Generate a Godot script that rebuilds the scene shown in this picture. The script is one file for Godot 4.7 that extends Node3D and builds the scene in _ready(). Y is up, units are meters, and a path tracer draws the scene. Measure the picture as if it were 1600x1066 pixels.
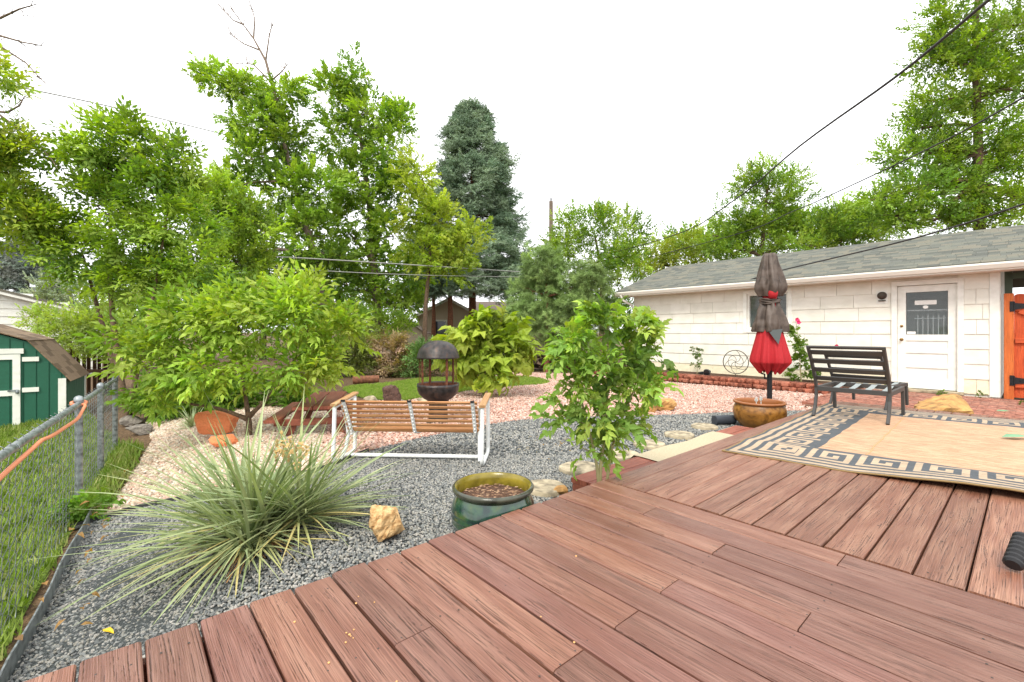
extends Node3D
# Back garden with a wooden deck, gravel beds, a white garage and trees under an overcast sky.
# Units are metres. The camera stands on the deck at (0, 1.25, 0) and looks along -z.

const TURN := -0.8552            # the deck and the garage are turned by this angle about y
var rng := RandomNumberGenerator.new()
var taken := {}
var M := {}

# ------------------------------------------------------------------ mesh collector
class MB:
	var v := PackedVector3Array()
	var n := PackedVector3Array()
	var uv := PackedVector2Array()
	var c := PackedColorArray()
	var tinted := false
	var col := Color.WHITE
	func put(p: Vector3, q: Vector3, t: Vector2) -> void:
		v.push_back(p); n.push_back(q); uv.push_back(t)
		if tinted: c.push_back(col)
	func tri(a: Vector3, b: Vector3, d: Vector3, ua := Vector2.ZERO, ub := Vector2.ZERO, ud := Vector2.ZERO) -> void:
		var q := (b - a).cross(d - a).normalized()
		put(a, q, ua); put(d, q, ud); put(b, q, ub)
	func quad(a: Vector3, b: Vector3, d: Vector3, e: Vector3, u := Rect2(0, 0, 1, 1)) -> void:
		tri(a, b, d, u.position, u.position + Vector2(u.size.x, 0), u.end)
		tri(a, d, e, u.position, u.end, u.position + Vector2(0, u.size.y))
	func quadn(a: Vector3, b: Vector3, d: Vector3, e: Vector3, na: Vector3, nb: Vector3, nd: Vector3, ne: Vector3, ua: Vector2, ub: Vector2, ud: Vector2, ue: Vector2) -> void:
		put(a, na, ua); put(d, nd, ud); put(b, nb, ub)
		put(a, na, ua); put(e, ne, ue); put(d, nd, ud)
	# flat face turned away from the point ctr
	func face(p: Array, ctr: Vector3, uvs: Array = []) -> void:
		var mid := Vector3.ZERO
		for a in p: mid += a
		mid /= p.size()
		var nn: Vector3 = (p[1] - p[0]).cross(p[2] - p[0])
		var flip: bool = nn.dot(mid - ctr) < 0.0
		for i in range(1, p.size() - 1):
			var ua: Vector2 = uvs[0] if uvs else Vector2.ZERO
			var ub: Vector2 = uvs[i] if uvs else Vector2.ZERO
			var uc: Vector2 = uvs[i + 1] if uvs else Vector2.ZERO
			if flip: tri(p[0], p[i + 1], p[i], ua, uc, ub)
			else: tri(p[0], p[i], p[i + 1], ua, ub, uc)
	# profile (y, z) swept along x from x0 to x1
	func prism(prof: Array, x0: float, x1: float, xf := Transform3D.IDENTITY, off := Vector2.ZERO) -> void:
		var mid := Vector2.ZERO
		for q in prof: mid += q
		mid /= prof.size()
		var ctr := xf * Vector3((x0 + x1) / 2, mid.x, mid.y)
		var d := 0.0
		for i in prof.size():
			var a: Vector2 = prof[i]
			var b: Vector2 = prof[(i + 1) % prof.size()]
			var l := a.distance_to(b)
			face([xf * Vector3(x0, a.x, a.y), xf * Vector3(x1, a.x, a.y), xf * Vector3(x1, b.x, b.y), xf * Vector3(x0, b.x, b.y)], ctr,
				[off + Vector2(x0, d), off + Vector2(x1, d), off + Vector2(x1, d + l), off + Vector2(x0, d + l)])
			d += l
		for x in [x0, x1]:
			var pts := []
			var us := []
			for q in prof:
				pts.push_back(xf * Vector3(x, q.x, q.y)); us.push_back(off + Vector2(q.x * 0.1, q.y))
			face(pts, ctr, us)
	func box(ctr: Vector3, size: Vector3, xf := Transform3D.IDENTITY, off := Vector2.ZERO) -> void:
		var h := size / 2
		prism([Vector2(-h.y, -h.z), Vector2(h.y, -h.z), Vector2(h.y, h.z), Vector2(-h.y, h.z)], -h.x, h.x, xf * Transform3D(Basis.IDENTITY, ctr), off)
	# box whose long edges along x are chamfered
	func cbox(ctr: Vector3, size: Vector3, k: float, xf := Transform3D.IDENTITY, off := Vector2.ZERO) -> void:
		var h := size / 2
		prism([Vector2(h.y, -h.z + k), Vector2(h.y, h.z - k), Vector2(h.y - k, h.z), Vector2(-h.y + k, h.z), Vector2(-h.y, h.z - k), Vector2(-h.y, -h.z + k), Vector2(-h.y + k, -h.z), Vector2(h.y - k, -h.z)],
			-h.x, h.x, xf * Transform3D(Basis.IDENTITY, ctr), off)
	func bar(a: Vector3, b: Vector3, w: float, t: float, k := 0.004, up := Vector3.UP) -> void:
		var x := (b - a).normalized()
		var z := x.cross(up).normalized()
		var y := z.cross(x)
		cbox(Vector3.ZERO, Vector3(a.distance_to(b), t, w), k, Transform3D(Basis(x, y, z), (a + b) / 2), Vector2(a.x + b.z, a.z))
	func tube(p: Array, rad, sides := 8, caps := true) -> void:
		var rings := []
		var nrm := []
		var last := Vector3.ZERO
		var run := 0.0
		var runs := []
		for i in p.size():
			var d: Vector3 = (p[mini(i + 1, p.size() - 1)] - p[maxi(i - 1, 0)]).normalized()
			var s: Vector3 = last - d * last.dot(d)
			if s.length() < 0.01: s = d.cross(Vector3.UP if absf(d.y) < 0.9 else Vector3.RIGHT)
			s = s.normalized(); last = s
			var t := d.cross(s)
			var r: float = rad[i] if rad is Array else rad
			var ring := []
			var rn := []
			for k in sides:
				var w := TAU * k / sides
				var q := s * cos(w) + t * sin(w)
				ring.push_back(p[i] + q * r); rn.push_back(q)
			rings.push_back(ring); nrm.push_back(rn)
			if i > 0: run += p[i].distance_to(p[i - 1])
			runs.push_back(run)
		for i in p.size() - 1:
			for k in sides:
				var j := (k + 1) % sides
				var u0 := float(k) / sides
				var u1 := float(k + 1) / sides
				quadn(rings[i][k], rings[i][j], rings[i + 1][j], rings[i + 1][k], nrm[i][k], nrm[i][j], nrm[i + 1][j], nrm[i + 1][k],
					Vector2(runs[i], u0), Vector2(runs[i], u1), Vector2(runs[i + 1], u1), Vector2(runs[i + 1], u0))
		if caps:
			for e in [0, p.size() - 1]:
				var inner: Vector3 = p[1] if e == 0 else p[e - 1]
				face(rings[e], inner)
	# profile of (radius, height) turned about y; wob(angle, height) scales the radius
	func lathe(prof: Array, sides := 32, at := Vector3.ZERO, wob = null) -> void:
		var pos := []
		for q in prof:
			var ring := []
			for k in sides + 1:
				var w := TAU * k / sides
				var r: float = q.x
				if wob != null: r *= wob.call(w, q.y)
				ring.push_back(at + Vector3(cos(w) * r, q.y, sin(w) * r))
			pos.push_back(ring)
		var nr := []
		for i in prof.size():
			var ring := []
			for k in sides + 1:
				var a: Vector3 = pos[mini(i + 1, prof.size() - 1)][k] - pos[maxi(i - 1, 0)][k]
				var k0 := (k - 1 + sides) % sides
				var k1 := (k + 1) % sides
				var b: Vector3 = pos[i][k1] - pos[i][k0]
				var q := a.cross(b)
				if prof[i].x < 0.002:
					var o := i + 1 if i < prof.size() - 1 and prof[mini(i + 1, prof.size() - 1)].x > 0.002 else i - 1
					q = a.cross(pos[o][k1] - pos[o][k0])
					q = Vector3(0, q.y, 0)
				ring.push_back(q.normalized())
			nr.push_back(ring)
		for i in prof.size() - 1:
			for k in sides:
				var u0 := float(k) / sides
				var u1 := float(k + 1) / sides
				quadn(pos[i][k + 1], pos[i][k], pos[i + 1][k], pos[i + 1][k + 1], nr[i][k + 1], nr[i][k], nr[i + 1][k], nr[i + 1][k + 1],
					Vector2(u1, prof[i].y), Vector2(u0, prof[i].y), Vector2(u0, prof[i + 1].y), Vector2(u1, prof[i + 1].y))
	func done() -> ArrayMesh:
		var a := []
		a.resize(Mesh.ARRAY_MAX)
		a[Mesh.ARRAY_VERTEX] = v; a[Mesh.ARRAY_NORMAL] = n; a[Mesh.ARRAY_TEX_UV] = uv
		if tinted: a[Mesh.ARRAY_COLOR] = c
		var m := ArrayMesh.new()
		m.add_surface_from_arrays(Mesh.PRIMITIVE_TRIANGLES, a)
		return m

# ------------------------------------------------------------------ objects
func numbered(called: String, parent: Node) -> String:
	var k := str(parent.get_instance_id()) + called
	var i: int = taken.get(k, 0)
	taken[k] = i + 1
	return called if i == 0 else "%s_%03d" % [called, i]
func tag(o: Node, label: String, category: String, group := "", kind := "") -> Node:
	o.set_meta("label", label)
	if category: o.set_meta("category", category)
	if group: o.set_meta("group", group)
	if kind: o.set_meta("kind", kind)
	return o
func thing(called: String, label: String, category: String, at := Vector3.ZERO, turn := 0.0, group := "", kind := "") -> Node3D:
	var o := Node3D.new()
	o.name = numbered(called, self)
	add_child(o, true)
	o.position = at; o.rotation.y = turn
	tag(o, label, category, group, kind)
	return o
func part(parent: Node, called: String, mesh, mat: Material, xf := Transform3D.IDENTITY) -> MeshInstance3D:
	var o := MeshInstance3D.new()
	o.name = numbered(called, parent)
	o.mesh = mesh.done() if mesh is MB else mesh
	o.material_override = mat
	o.transform = xf
	parent.add_child(o, true)
	return o
func copies(parent: Node, called: String, mesh: Mesh, mat: Material, xfs: Array, cols: Array) -> MultiMeshInstance3D:
	var mm := MultiMesh.new()
	mm.transform_format = MultiMesh.TRANSFORM_3D
	mm.use_colors = true
	mm.mesh = mesh
	mm.instance_count = xfs.size()
	for i in xfs.size():
		mm.set_instance_transform(i, xfs[i])
		mm.set_instance_color(i, cols[i])
	var o := MultiMeshInstance3D.new()
	o.name = numbered(called, parent)
	o.multimesh = mm
	o.material_override = mat
	o.set_meta("kind", "stuff")
	parent.add_child(o, true)
	return o

# ------------------------------------------------------------------ materials and textures
func lin(r: float, g: float, b: float) -> Color:
	return Color(r, g, b).linear_to_srgb()
func noise(seed: int, freq: float, oct := 3) -> FastNoiseLite:
	var f := FastNoiseLite.new()
	f.seed = seed; f.frequency = freq; f.fractal_octaves = oct
	f.noise_type = FastNoiseLite.TYPE_SIMPLEX_SMOOTH
	return f
func ramp_tex(seed: int, freq: float, cols: Array, size := 512, oct := 5) -> ImageTexture:
	var im := noise(seed, freq, oct).get_seamless_image(size, size)
	var out := Image.create(size, size, false, Image.FORMAT_RGB8)
	var g := Gradient.new()
	g.colors = PackedColorArray(cols)
	var offs := PackedFloat32Array()
	for i in cols.size(): offs.push_back(float(i) / (cols.size() - 1))
	g.offsets = offs
	var lut := []
	for i in 256: lut.push_back(g.sample(clampf((i / 255.0 - 0.5) * 1.5 + 0.5, 0, 1)))
	for y in size:
		for x in size:
			out.set_pixel(x, y, lut[int(im.get_pixel(x, y).r * 255)])
	return ImageTexture.create_from_image(out)
func bump_tex(seed: int, freq: float, strength: float, size := 512, oct := 5) -> ImageTexture:
	var im := noise(seed, freq, oct).get_seamless_image(size, size)
	im.convert(Image.FORMAT_RGBA8)
	im.bump_map_to_normal_map(strength)
	return ImageTexture.create_from_image(im)
func mat(color: Color, rough := 0.7, metal := 0.0) -> StandardMaterial3D:
	var m := StandardMaterial3D.new()
	m.albedo_color = color; m.roughness = rough; m.metallic = metal
	m.cull_mode = BaseMaterial3D.CULL_DISABLED
	return m
func tri_mat(color: Color, rough: float, tex: Texture2D, scale: float, bump: Texture2D = null, depth := 1.0, world := true) -> StandardMaterial3D:
	var m := mat(color, rough)
	m.albedo_texture = tex
	m.uv1_triplanar = true; m.uv1_world_triplanar = world
	m.uv1_scale = Vector3.ONE * scale
	if bump:
		m.normal_enabled = true; m.normal_texture = bump; m.normal_scale = depth
	return m
func leaf_mat(rough := 0.5, back := Color(0.95, 1.0, 0.4)) -> StandardMaterial3D:
	var m := mat(Color.WHITE, rough)
	m.vertex_color_use_as_albedo = true
	m.backlight_enabled = true; m.backlight = back
	m.metallic_specular = 0.35
	return m
func tinted_mat(rough: float, tex: Texture2D = null, scale := 1.0) -> StandardMaterial3D:
	var m := mat(Color.WHITE, rough)
	m.vertex_color_use_as_albedo = true
	if tex:
		m.albedo_texture = tex; m.uv1_triplanar = true; m.uv1_scale = Vector3.ONE * scale
	return m
# painted planks whose worn paint shows grey-pink wood and dark cracks; u runs along the grain
func plank_tex(seed: int, paint: Color, worn: Color, crack: Color) -> Array:
	var w := 1024
	var h := 512
	var im := Image.create(w, h, false, Image.FORMAT_RGB8)
	var bm := Image.create(w, h, false, Image.FORMAT_RGBA8)
	var a := noise(seed, 1.0, 3)
	var b := noise(seed + 1, 1.0, 2)
	var e := noise(seed + 2, 1.0, 3)
	for y in h:
		for x in w:
			var u := x / float(w)
			var v := y / float(h)
			# cross-fade at the seams so that the sheet repeats
			var fu := clampf((u - 0.9) / 0.1, 0, 1)
			var u2 := u - 1.0
			var warp := 0.02 * e.get_noise_2d(u * 2.0, v * 3.0)
			var g := lerpf(a.get_noise_2d(u * 3.0, (v + warp) * 95.0), a.get_noise_2d(u2 * 3.0, (v + warp) * 95.0), fu)
			var f := lerpf(b.get_noise_2d(u * 7.0, (v + warp) * 230.0), b.get_noise_2d(u2 * 7.0, (v + warp) * 230.0), fu)
			var p := lerpf(e.get_noise_2d(u * 4.0, v * 7.0), e.get_noise_2d(u2 * 4.0, v * 7.0), fu)
			var k := smoothstep(-0.6, 0.7, p * 0.9 + g * 0.3 + f * 0.35)
			var c := paint.lerp(worn, k)
			c = c * (1.0 + 0.08 * g + 0.14 * f)
			var cr := smoothstep(0.34, 0.50, -g * 0.5 - f * 0.62 + p * 0.22)
			c = c.lerp(crack, cr * 0.5)
			im.set_pixel(x, y, c)
			var hh := clampf(0.6 + 0.2 * g + 0.15 * f - 0.5 * cr, 0, 1)
			bm.set_pixel(x, y, Color(hh, hh, hh))
	bm.bump_map_to_normal_map(5.0)
	return [ImageTexture.create_from_image(im), ImageTexture.create_from_image(bm)]
func plank_mat(t: Array, tint: Color, rough: float, us := 0.45, vs := 1.6) -> StandardMaterial3D:
	var m := mat(tint, rough)
	m.albedo_texture = t[0]
	m.normal_enabled = true; m.normal_texture = t[1]; m.normal_scale = 0.8
	m.uv1_scale = Vector3(us, vs, 1)
	return m

# ------------------------------------------------------------------ the lie of the land
const FP := Vector2(-3.553, -3.70)      # a point of the boundary fence
const FD := Vector2(-0.586, -0.81)      # its direction
const FN := Vector2(0.81, -0.586)       # towards the garden
func gh(x: float, z: float) -> float:
	var e := (Vector2(x, z) - FP).dot(FN)
	return -0.24 * smoothstep(0.0, 1.0, (1.6 - e) / 1.6) - 0.21 * smoothstep(0.0, 1.0, -e / 3.0)
func on(x: float, z: float, lift := 0.0) -> Vector3:
	return Vector3(x, gh(x, z) + lift, z)
# deck axes: s runs from the deck's corner towards the garage, t along the lower boards
func dk(s: float, t: float, y := 0.0) -> Vector3:
	return Vector3(0.596 + 0.755 * s + 0.656 * t, y, -2.90 - 0.656 * s + 0.755 * t)
func sheet(parent: Node, called: String, poly: PackedVector2Array, lift: float, m: Material, cell := 0.5) -> MeshInstance3D:
	var mb := MB.new()
	var lo := poly[0]
	var hi := poly[0]
	for p in poly:
		lo = lo.min(p); hi = hi.max(p)
	var x := floorf(lo.x / cell) * cell
	while x < hi.x:
		var z := floorf(lo.y / cell) * cell
		while z < hi.y:
			var sq := PackedVector2Array([Vector2(x, z), Vector2(x + cell, z), Vector2(x + cell, z + cell), Vector2(x, z + cell)])
			for piece in Geometry2D.intersect_polygons(sq, poly):
				var ix := Geometry2D.triangulate_polygon(piece)
				for i in range(0, ix.size(), 3):
					var q := []
					for j in 3:
						var w: Vector2 = piece[ix[i + j]]
						q.push_back(on(w.x, w.y, lift))
					if (q[1] - q[0]).cross(q[2] - q[0]).y < 0: q = [q[0], q[2], q[1]]
					mb.tri(q[0], q[1], q[2])
			z += cell
		x += cell
	return part(parent, called, mb, m)
func smooth_ring(p: Array, steps := 6) -> PackedVector2Array:
	var out := PackedVector2Array()
	for i in p.size():
		for k in steps:
			out.push_back(p[i].cubic_interpolate(p[(i + 1) % p.size()], p[i - 1], p[(i + 2) % p.size()], float(k) / steps))
	return out
func pebble(seed: int, flat: float) -> ArrayMesh:
	rng.seed = seed
	var g := (1.0 + sqrt(5.0)) / 2
	var vs := []
	for q in [[-1, g, 0], [1, g, 0], [-1, -g, 0], [1, -g, 0], [0, -1, g], [0, 1, g], [0, -1, -g], [0, 1, -g], [g, 0, -1], [g, 0, 1], [-g, 0, -1], [-g, 0, 1]]:
		var p := Vector3(q[0], q[1], q[2]).normalized() * rng.randf_range(0.72, 1.15)
		vs.push_back(Vector3(p.x * 1.15, p.y * flat, p.z * 0.85))
	var mb := MB.new()
	for f in [[0, 11, 5], [0, 5, 1], [0, 1, 7], [0, 7, 10], [0, 10, 11], [1, 5, 9], [5, 11, 4], [11, 10, 2], [10, 7, 6], [7, 1, 8], [3, 9, 4], [3, 4, 2], [3, 2, 6], [3, 6, 8], [3, 8, 9], [4, 9, 5], [2, 4, 11], [6, 2, 10], [8, 6, 7], [9, 8, 1]]:
		mb.face([vs[f[0]], vs[f[1]], vs[f[2]]], Vector3.ZERO)
	return mb.done()
func strew(parent: Node, called: String, poly: PackedVector2Array, count: int, mesh: Mesh, m: Material, size: Array, cols: Array, lift: float, avoid = null, tilt := 0.5) -> void:
	var lo := poly[0]
	var hi := poly[0]
	for p in poly:
		lo = lo.min(p); hi = hi.max(p)
	var xfs := []
	var cs := []
	var tries := 0
	while xfs.size() < count and tries < count * 8:
		tries += 1
		var p := Vector2(rng.randf_range(lo.x, hi.x), rng.randf_range(lo.y, hi.y))
		if not Geometry2D.is_point_in_polygon(p, poly): continue
		if avoid != null and avoid.call(p): continue
		var s: float = rng.randf_range(size[0], size[1])
		var b := Basis.from_euler(Vector3(rng.randfn(0, tilt), rng.randf() * TAU, rng.randfn(0, tilt))).scaled(Vector3.ONE * s)
		xfs.push_back(Transform3D(b, on(p.x, p.y, lift + rng.randf_range(-0.15, 0.35) * s)))
		var c: Color = cols[rng.randi() % cols.size()]
		cs.push_back(c * rng.randf_range(0.8, 1.2))
	copies(parent, called, mesh, m, xfs, cs)

# ------------------------------------------------------------------ rocks
func rock_mesh(seed: int, size: Vector3, cuts: int, rough: float, detail := 3) -> MB:
	rng.seed = seed
	var fl := noise(seed, 1.3, 4)
	var planes := []
	for i in cuts:
		var d := Vector3(rng.randfn(), rng.randfn() * 0.9, rng.randfn()).normalized()
		planes.push_back([d, rng.randf_range(0.55, 0.85)])
	if cuts >= 16:        # blocky stone: six main faces
		for q in [Vector3.RIGHT, Vector3.LEFT, Vector3.UP, Vector3.DOWN, Vector3.FORWARD, Vector3.BACK]:
			planes.push_back([(q + Vector3(rng.randfn(), rng.randfn(), rng.randfn()) * 0.16).normalized(), rng.randf_range(0.60, 0.72)])
	var mb := MB.new()
	var k := 6 * detail
	var rings := []
	for i in k + 1:
		var ring := []
		var th := PI * i / k
		for j in 2 * k:
			var ph := TAU * j / (2 * k)
			var d := Vector3(sin(th) * cos(ph), cos(th), sin(th) * sin(ph))
			var r := 1.0
			for q in planes:
				var x: float = d.dot(q[0])
				if x > 0.05: r = minf(r, q[1] / x)
			r *= 1.0 + rough * fl.get_noise_3dv(d * 1.6) + rough * 0.35 * fl.get_noise_3dv(d * 6.0)
			ring.push_back(d * r * size * 0.5)
		rings.push_back(ring)
	for i in k:
		for j in 2 * k:
			var j1 := (j + 1) % (2 * k)
			if i > 0: mb.face([rings[i][j], rings[i][j1], rings[i + 1][j1]], Vector3.ZERO)
			if i < k - 1: mb.face([rings[i][j], rings[i + 1][j1], rings[i + 1][j]], Vector3.ZERO)
	return mb
func rock(called: String, label: String, at: Vector3, size: Vector3, m: Material, seed: int, cuts := 14, rough := 0.16, turn := 0.0, group := "") -> void:
	var o := part(self, called, rock_mesh(seed, size, cuts, rough), m)
	o.position = at + Vector3(0, size.y * 0.38, 0); o.rotation.y = turn
	tag(o, label, "rock", group)

# ------------------------------------------------------------------ foliage
# a leaf in the xy plane growing along d from p; w is its half width
func leaf(mb: MB, p: Vector3, d: Vector3, nrm: Vector3, l: float, w: float, droop := 0.15, fold := 0.25, lobed := false) -> void:
	var x := d.cross(nrm).normalized()
	nrm = x.cross(d).normalized()
	var mid := p + d * l * 0.42 + nrm * l * 0.06
	var tip := p + d * l - nrm * l * droop
	if lobed:
		var pts := [p, p + d * l * 0.12 + x * w * 0.8 + nrm * w * fold, p + d * l * 0.38 + x * w * 1.15, p + d * l * 0.5 + x * w * 0.45 + nrm * w * fold, p + d * l * 0.7 + x * w * 0.55, tip]
		var pts2 := [p, p + d * l * 0.12 - x * w * 0.8 + nrm * w * fold, p + d * l * 0.38 - x * w * 1.15, p + d * l * 0.5 - x * w * 0.45 + nrm * w * fold, p + d * l * 0.7 - x * w * 0.55, tip]
		for i in range(1, 6):
			if i < 5:
				mb.tri(mid, pts[i], pts[i + 1]); mb.tri(mid, pts2[i + 1], pts2[i])
		mb.tri(p, pts[1], mid); mb.tri(p, mid, pts2[1])
		return
	var a := p + d * l * 0.36 + x * w + nrm * w * fold
	var b := p + d * l * 0.36 - x * w + nrm * w * fold
	var a2 := p + d * l * 0.72 + x * w * 0.62 + nrm * (w * fold - l * droop * 0.4)
	var b2 := p + d * l * 0.72 - x * w * 0.62 + nrm * (w * fold - l * droop * 0.4)
	mb.tri(p, a, mid); mb.tri(p, mid, b)
	mb.tri(mid, a, a2); mb.tri(mid, b2, b)
	mb.tri(mid, a2, tip); mb.tri(mid, tip, b2)
# a twig of leaves that grows along +y with its upper side to +z
func sprig(seed: int, n: int, twig: float, l: float, w: float, angle := 0.9, droop := 0.15, lobed := false, jit := 0.35) -> ArrayMesh:
	rng.seed = seed
	var mb := MB.new()
	mb.tinted = true
	for i in n:
		var f := (i + 0.5) / n
		var side := 1.0 if i % 2 == 0 else -1.0
		var a := angle * side * (1.0 - 0.55 * f) + rng.randfn(0, jit * 0.5)
		if i == n - 1: a *= 0.2
		var d := Vector3(sin(a), cos(a), rng.randfn(0, jit * 0.6)).normalized()
		var up := Vector3(rng.randfn(0, jit), rng.randfn(0, jit), 1).normalized()
		var s := rng.randf_range(0.7, 1.15)
		var k := rng.randf_range(0.8, 1.22)
		mb.col = Color(k * rng.randf_range(0.92, 1.12), k, k * rng.randf_range(0.8, 1.1))
		leaf(mb, Vector3(rng.randfn(0, twig * 0.05), f * twig, rng.randfn(0, twig * 0.09)), d, up, l * s, w * s, droop, 0.3, lobed)
	mb.col = Color(0.9, 0.55, 0.5)
	mb.tri(Vector3(-0.0035, 0, 0), Vector3(0.0035, 0, 0), Vector3(0, twig, 0.004))
	return mb.done()
# a spray of needles along +y
func needle_spray(seed: int, twig: float, n: int, l: float, w: float, side_twigs: int) -> ArrayMesh:
	rng.seed = seed
	var mb := MB.new()
	mb.tinted = true
	for t in side_twigs + 1:
		var o := Vector3.ZERO
		var d := Vector3(0, 1, 0)
		var len := twig
		if t > 0:
			o = Vector3(0, twig * (0.15 + 0.6 * t / side_twigs), 0)
			d = Vector3(0.8 if t % 2 == 0 else -0.8, 0.75, rng.randfn(0, 0.25)).normalized()
			len = twig * (0.62 - 0.3 * t / side_twigs)
		for i in n:
			var f := rng.randf()
			var a := rng.randf() * TAU
			var x := d.cross(Vector3(0.3, 0.1, 1)).normalized()
			var q := (d * 0.75 + (x * cos(a) + d.cross(x) * sin(a)) * 0.8).normalized()
			var b := o + d * len * f
			var s := q.cross(Vector3(rng.randfn(), rng.randfn(), rng.randfn())).normalized() * w
			var k := rng.randf_range(0.75, 1.25)
			mb.col = Color(k, k, k)
			mb.tri(b - s, b + s, b + q * l * rng.randf_range(0.7, 1.1))
	return mb.done()
func facing(dir: Vector3, roll: float, s: float) -> Basis:
	var y := dir.normalized()
	var up := Vector3.UP if absf(y.y) < 0.97 else Vector3.RIGHT
	var z := (up - y * up.dot(y)).normalized()
	return Basis(y, roll) * Basis(y.cross(z), y, z) * Basis.from_scale(Vector3.ONE * s)
func branch(mb: MB, a: Vector3, b: Vector3, r0: float, r1: float, bow := 0.12, sides := 6) -> void:
	var l := a.distance_to(b)
	var m1 := a.lerp(b, 0.35) + Vector3(rng.randfn(0, bow * l * 0.4), bow * l * 0.5, rng.randfn(0, bow * l * 0.4))
	var m2 := a.lerp(b, 0.7) + Vector3(rng.randfn(0, bow * l * 0.3), bow * l * 0.4, rng.randfn(0, bow * l * 0.3))
	mb.tube([a, m1, m2, b], [r0, lerpf(r0, r1, 0.35), lerpf(r0, r1, 0.7), r1], sides, false)
# Puts trunk and crown under o. stems: list of [points, radius at foot]; lobes: list of [centre, radii, clumps]; all in world metres.
func grow(o: Node3D, stems: Array, lobes: Array, spr: Mesh, m: Material, bark: Material, cols: Array, clump_r: float, per: int, size: Array, seed: int, lift := 0.35, inner := 0.35) -> void:
	rng.seed = seed
	var wood := MB.new()
	var nodes := []
	for st in stems:
		var pts: Array = st[0]
		var path := []
		for i in pts.size() - 1:
			for k in 3:
				path.push_back(pts[i].cubic_interpolate(pts[i + 1], pts[maxi(i - 1, 0)], pts[mini(i + 2, pts.size() - 1)], k / 3.0) - o.position)
		path.push_back(pts[-1] - o.position)
		var rad := []
		for i in path.size():
			var f := float(i) / (path.size() - 1)
			rad.push_back(st[1] * lerpf(1.0, 0.25, f) * (1.0 + 0.35 * exp(-f * 14.0)))
			if f > 0.3: nodes.push_back([path[i], rad[-1]])
		wood.tube(path, rad, 9, false)
	var xfs := []
	var cs := []
	for lo in lobes:
		var c: Vector3 = lo[0] - o.position
		var best = nodes[0]
		for q in nodes:
			if q[0].distance_to(c) + 0.4 * maxf(0.0, q[0].y - c.y) < best[0].distance_to(c) + 0.4 * maxf(0.0, best[0].y - c.y): best = q
		branch(wood, best[0], c, best[1] * 0.6, best[1] * 0.3)
		var tone := rng.randf_range(0.85, 1.15)
		var reach := Vector3(maxf(lo[1].x - clump_r * 0.45, lo[1].x * 0.4), maxf(lo[1].y - clump_r * 0.4, lo[1].y * 0.4), maxf(lo[1].z - clump_r * 0.45, lo[1].z * 0.4))
		for i in lo[2]:
			var d := Vector3(rng.randfn(), rng.randfn(), rng.randfn()).normalized()
			var p: Vector3 = c + d * reach * lerpf(inner, 1.0, sqrt(rng.randf()))
			if i % 3 == 0: branch(wood, c, p, best[1] * 0.22, 0.004, 0.1, 4)
			var ct: Color = cols[rng.randi() % cols.size()] * tone * rng.randf_range(0.78, 1.2)
			var cr := clump_r * rng.randf_range(0.65, 1.25)
			for k in per:
				var q := Vector3(rng.randfn(), rng.randfn() * 0.7, rng.randfn())
				q = q.normalized() * cr * pow(rng.randf(), 0.45)
				var dir := (q / cr + d * 0.7 + Vector3(0, lift, 0) + Vector3(rng.randfn(), rng.randfn(), rng.randfn()) * 0.35)
				xfs.push_back(Transform3D(facing(dir, rng.randfn(0, 0.7), rng.randf_range(size[0] * 0.75, size[1] * 1.08)), p + q))
				cs.push_back(ct * rng.randf_range(0.78, 1.25))
	part(o, "trunk", wood, bark)
	copies(o, "crown", spr, m, xfs, cs)

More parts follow.
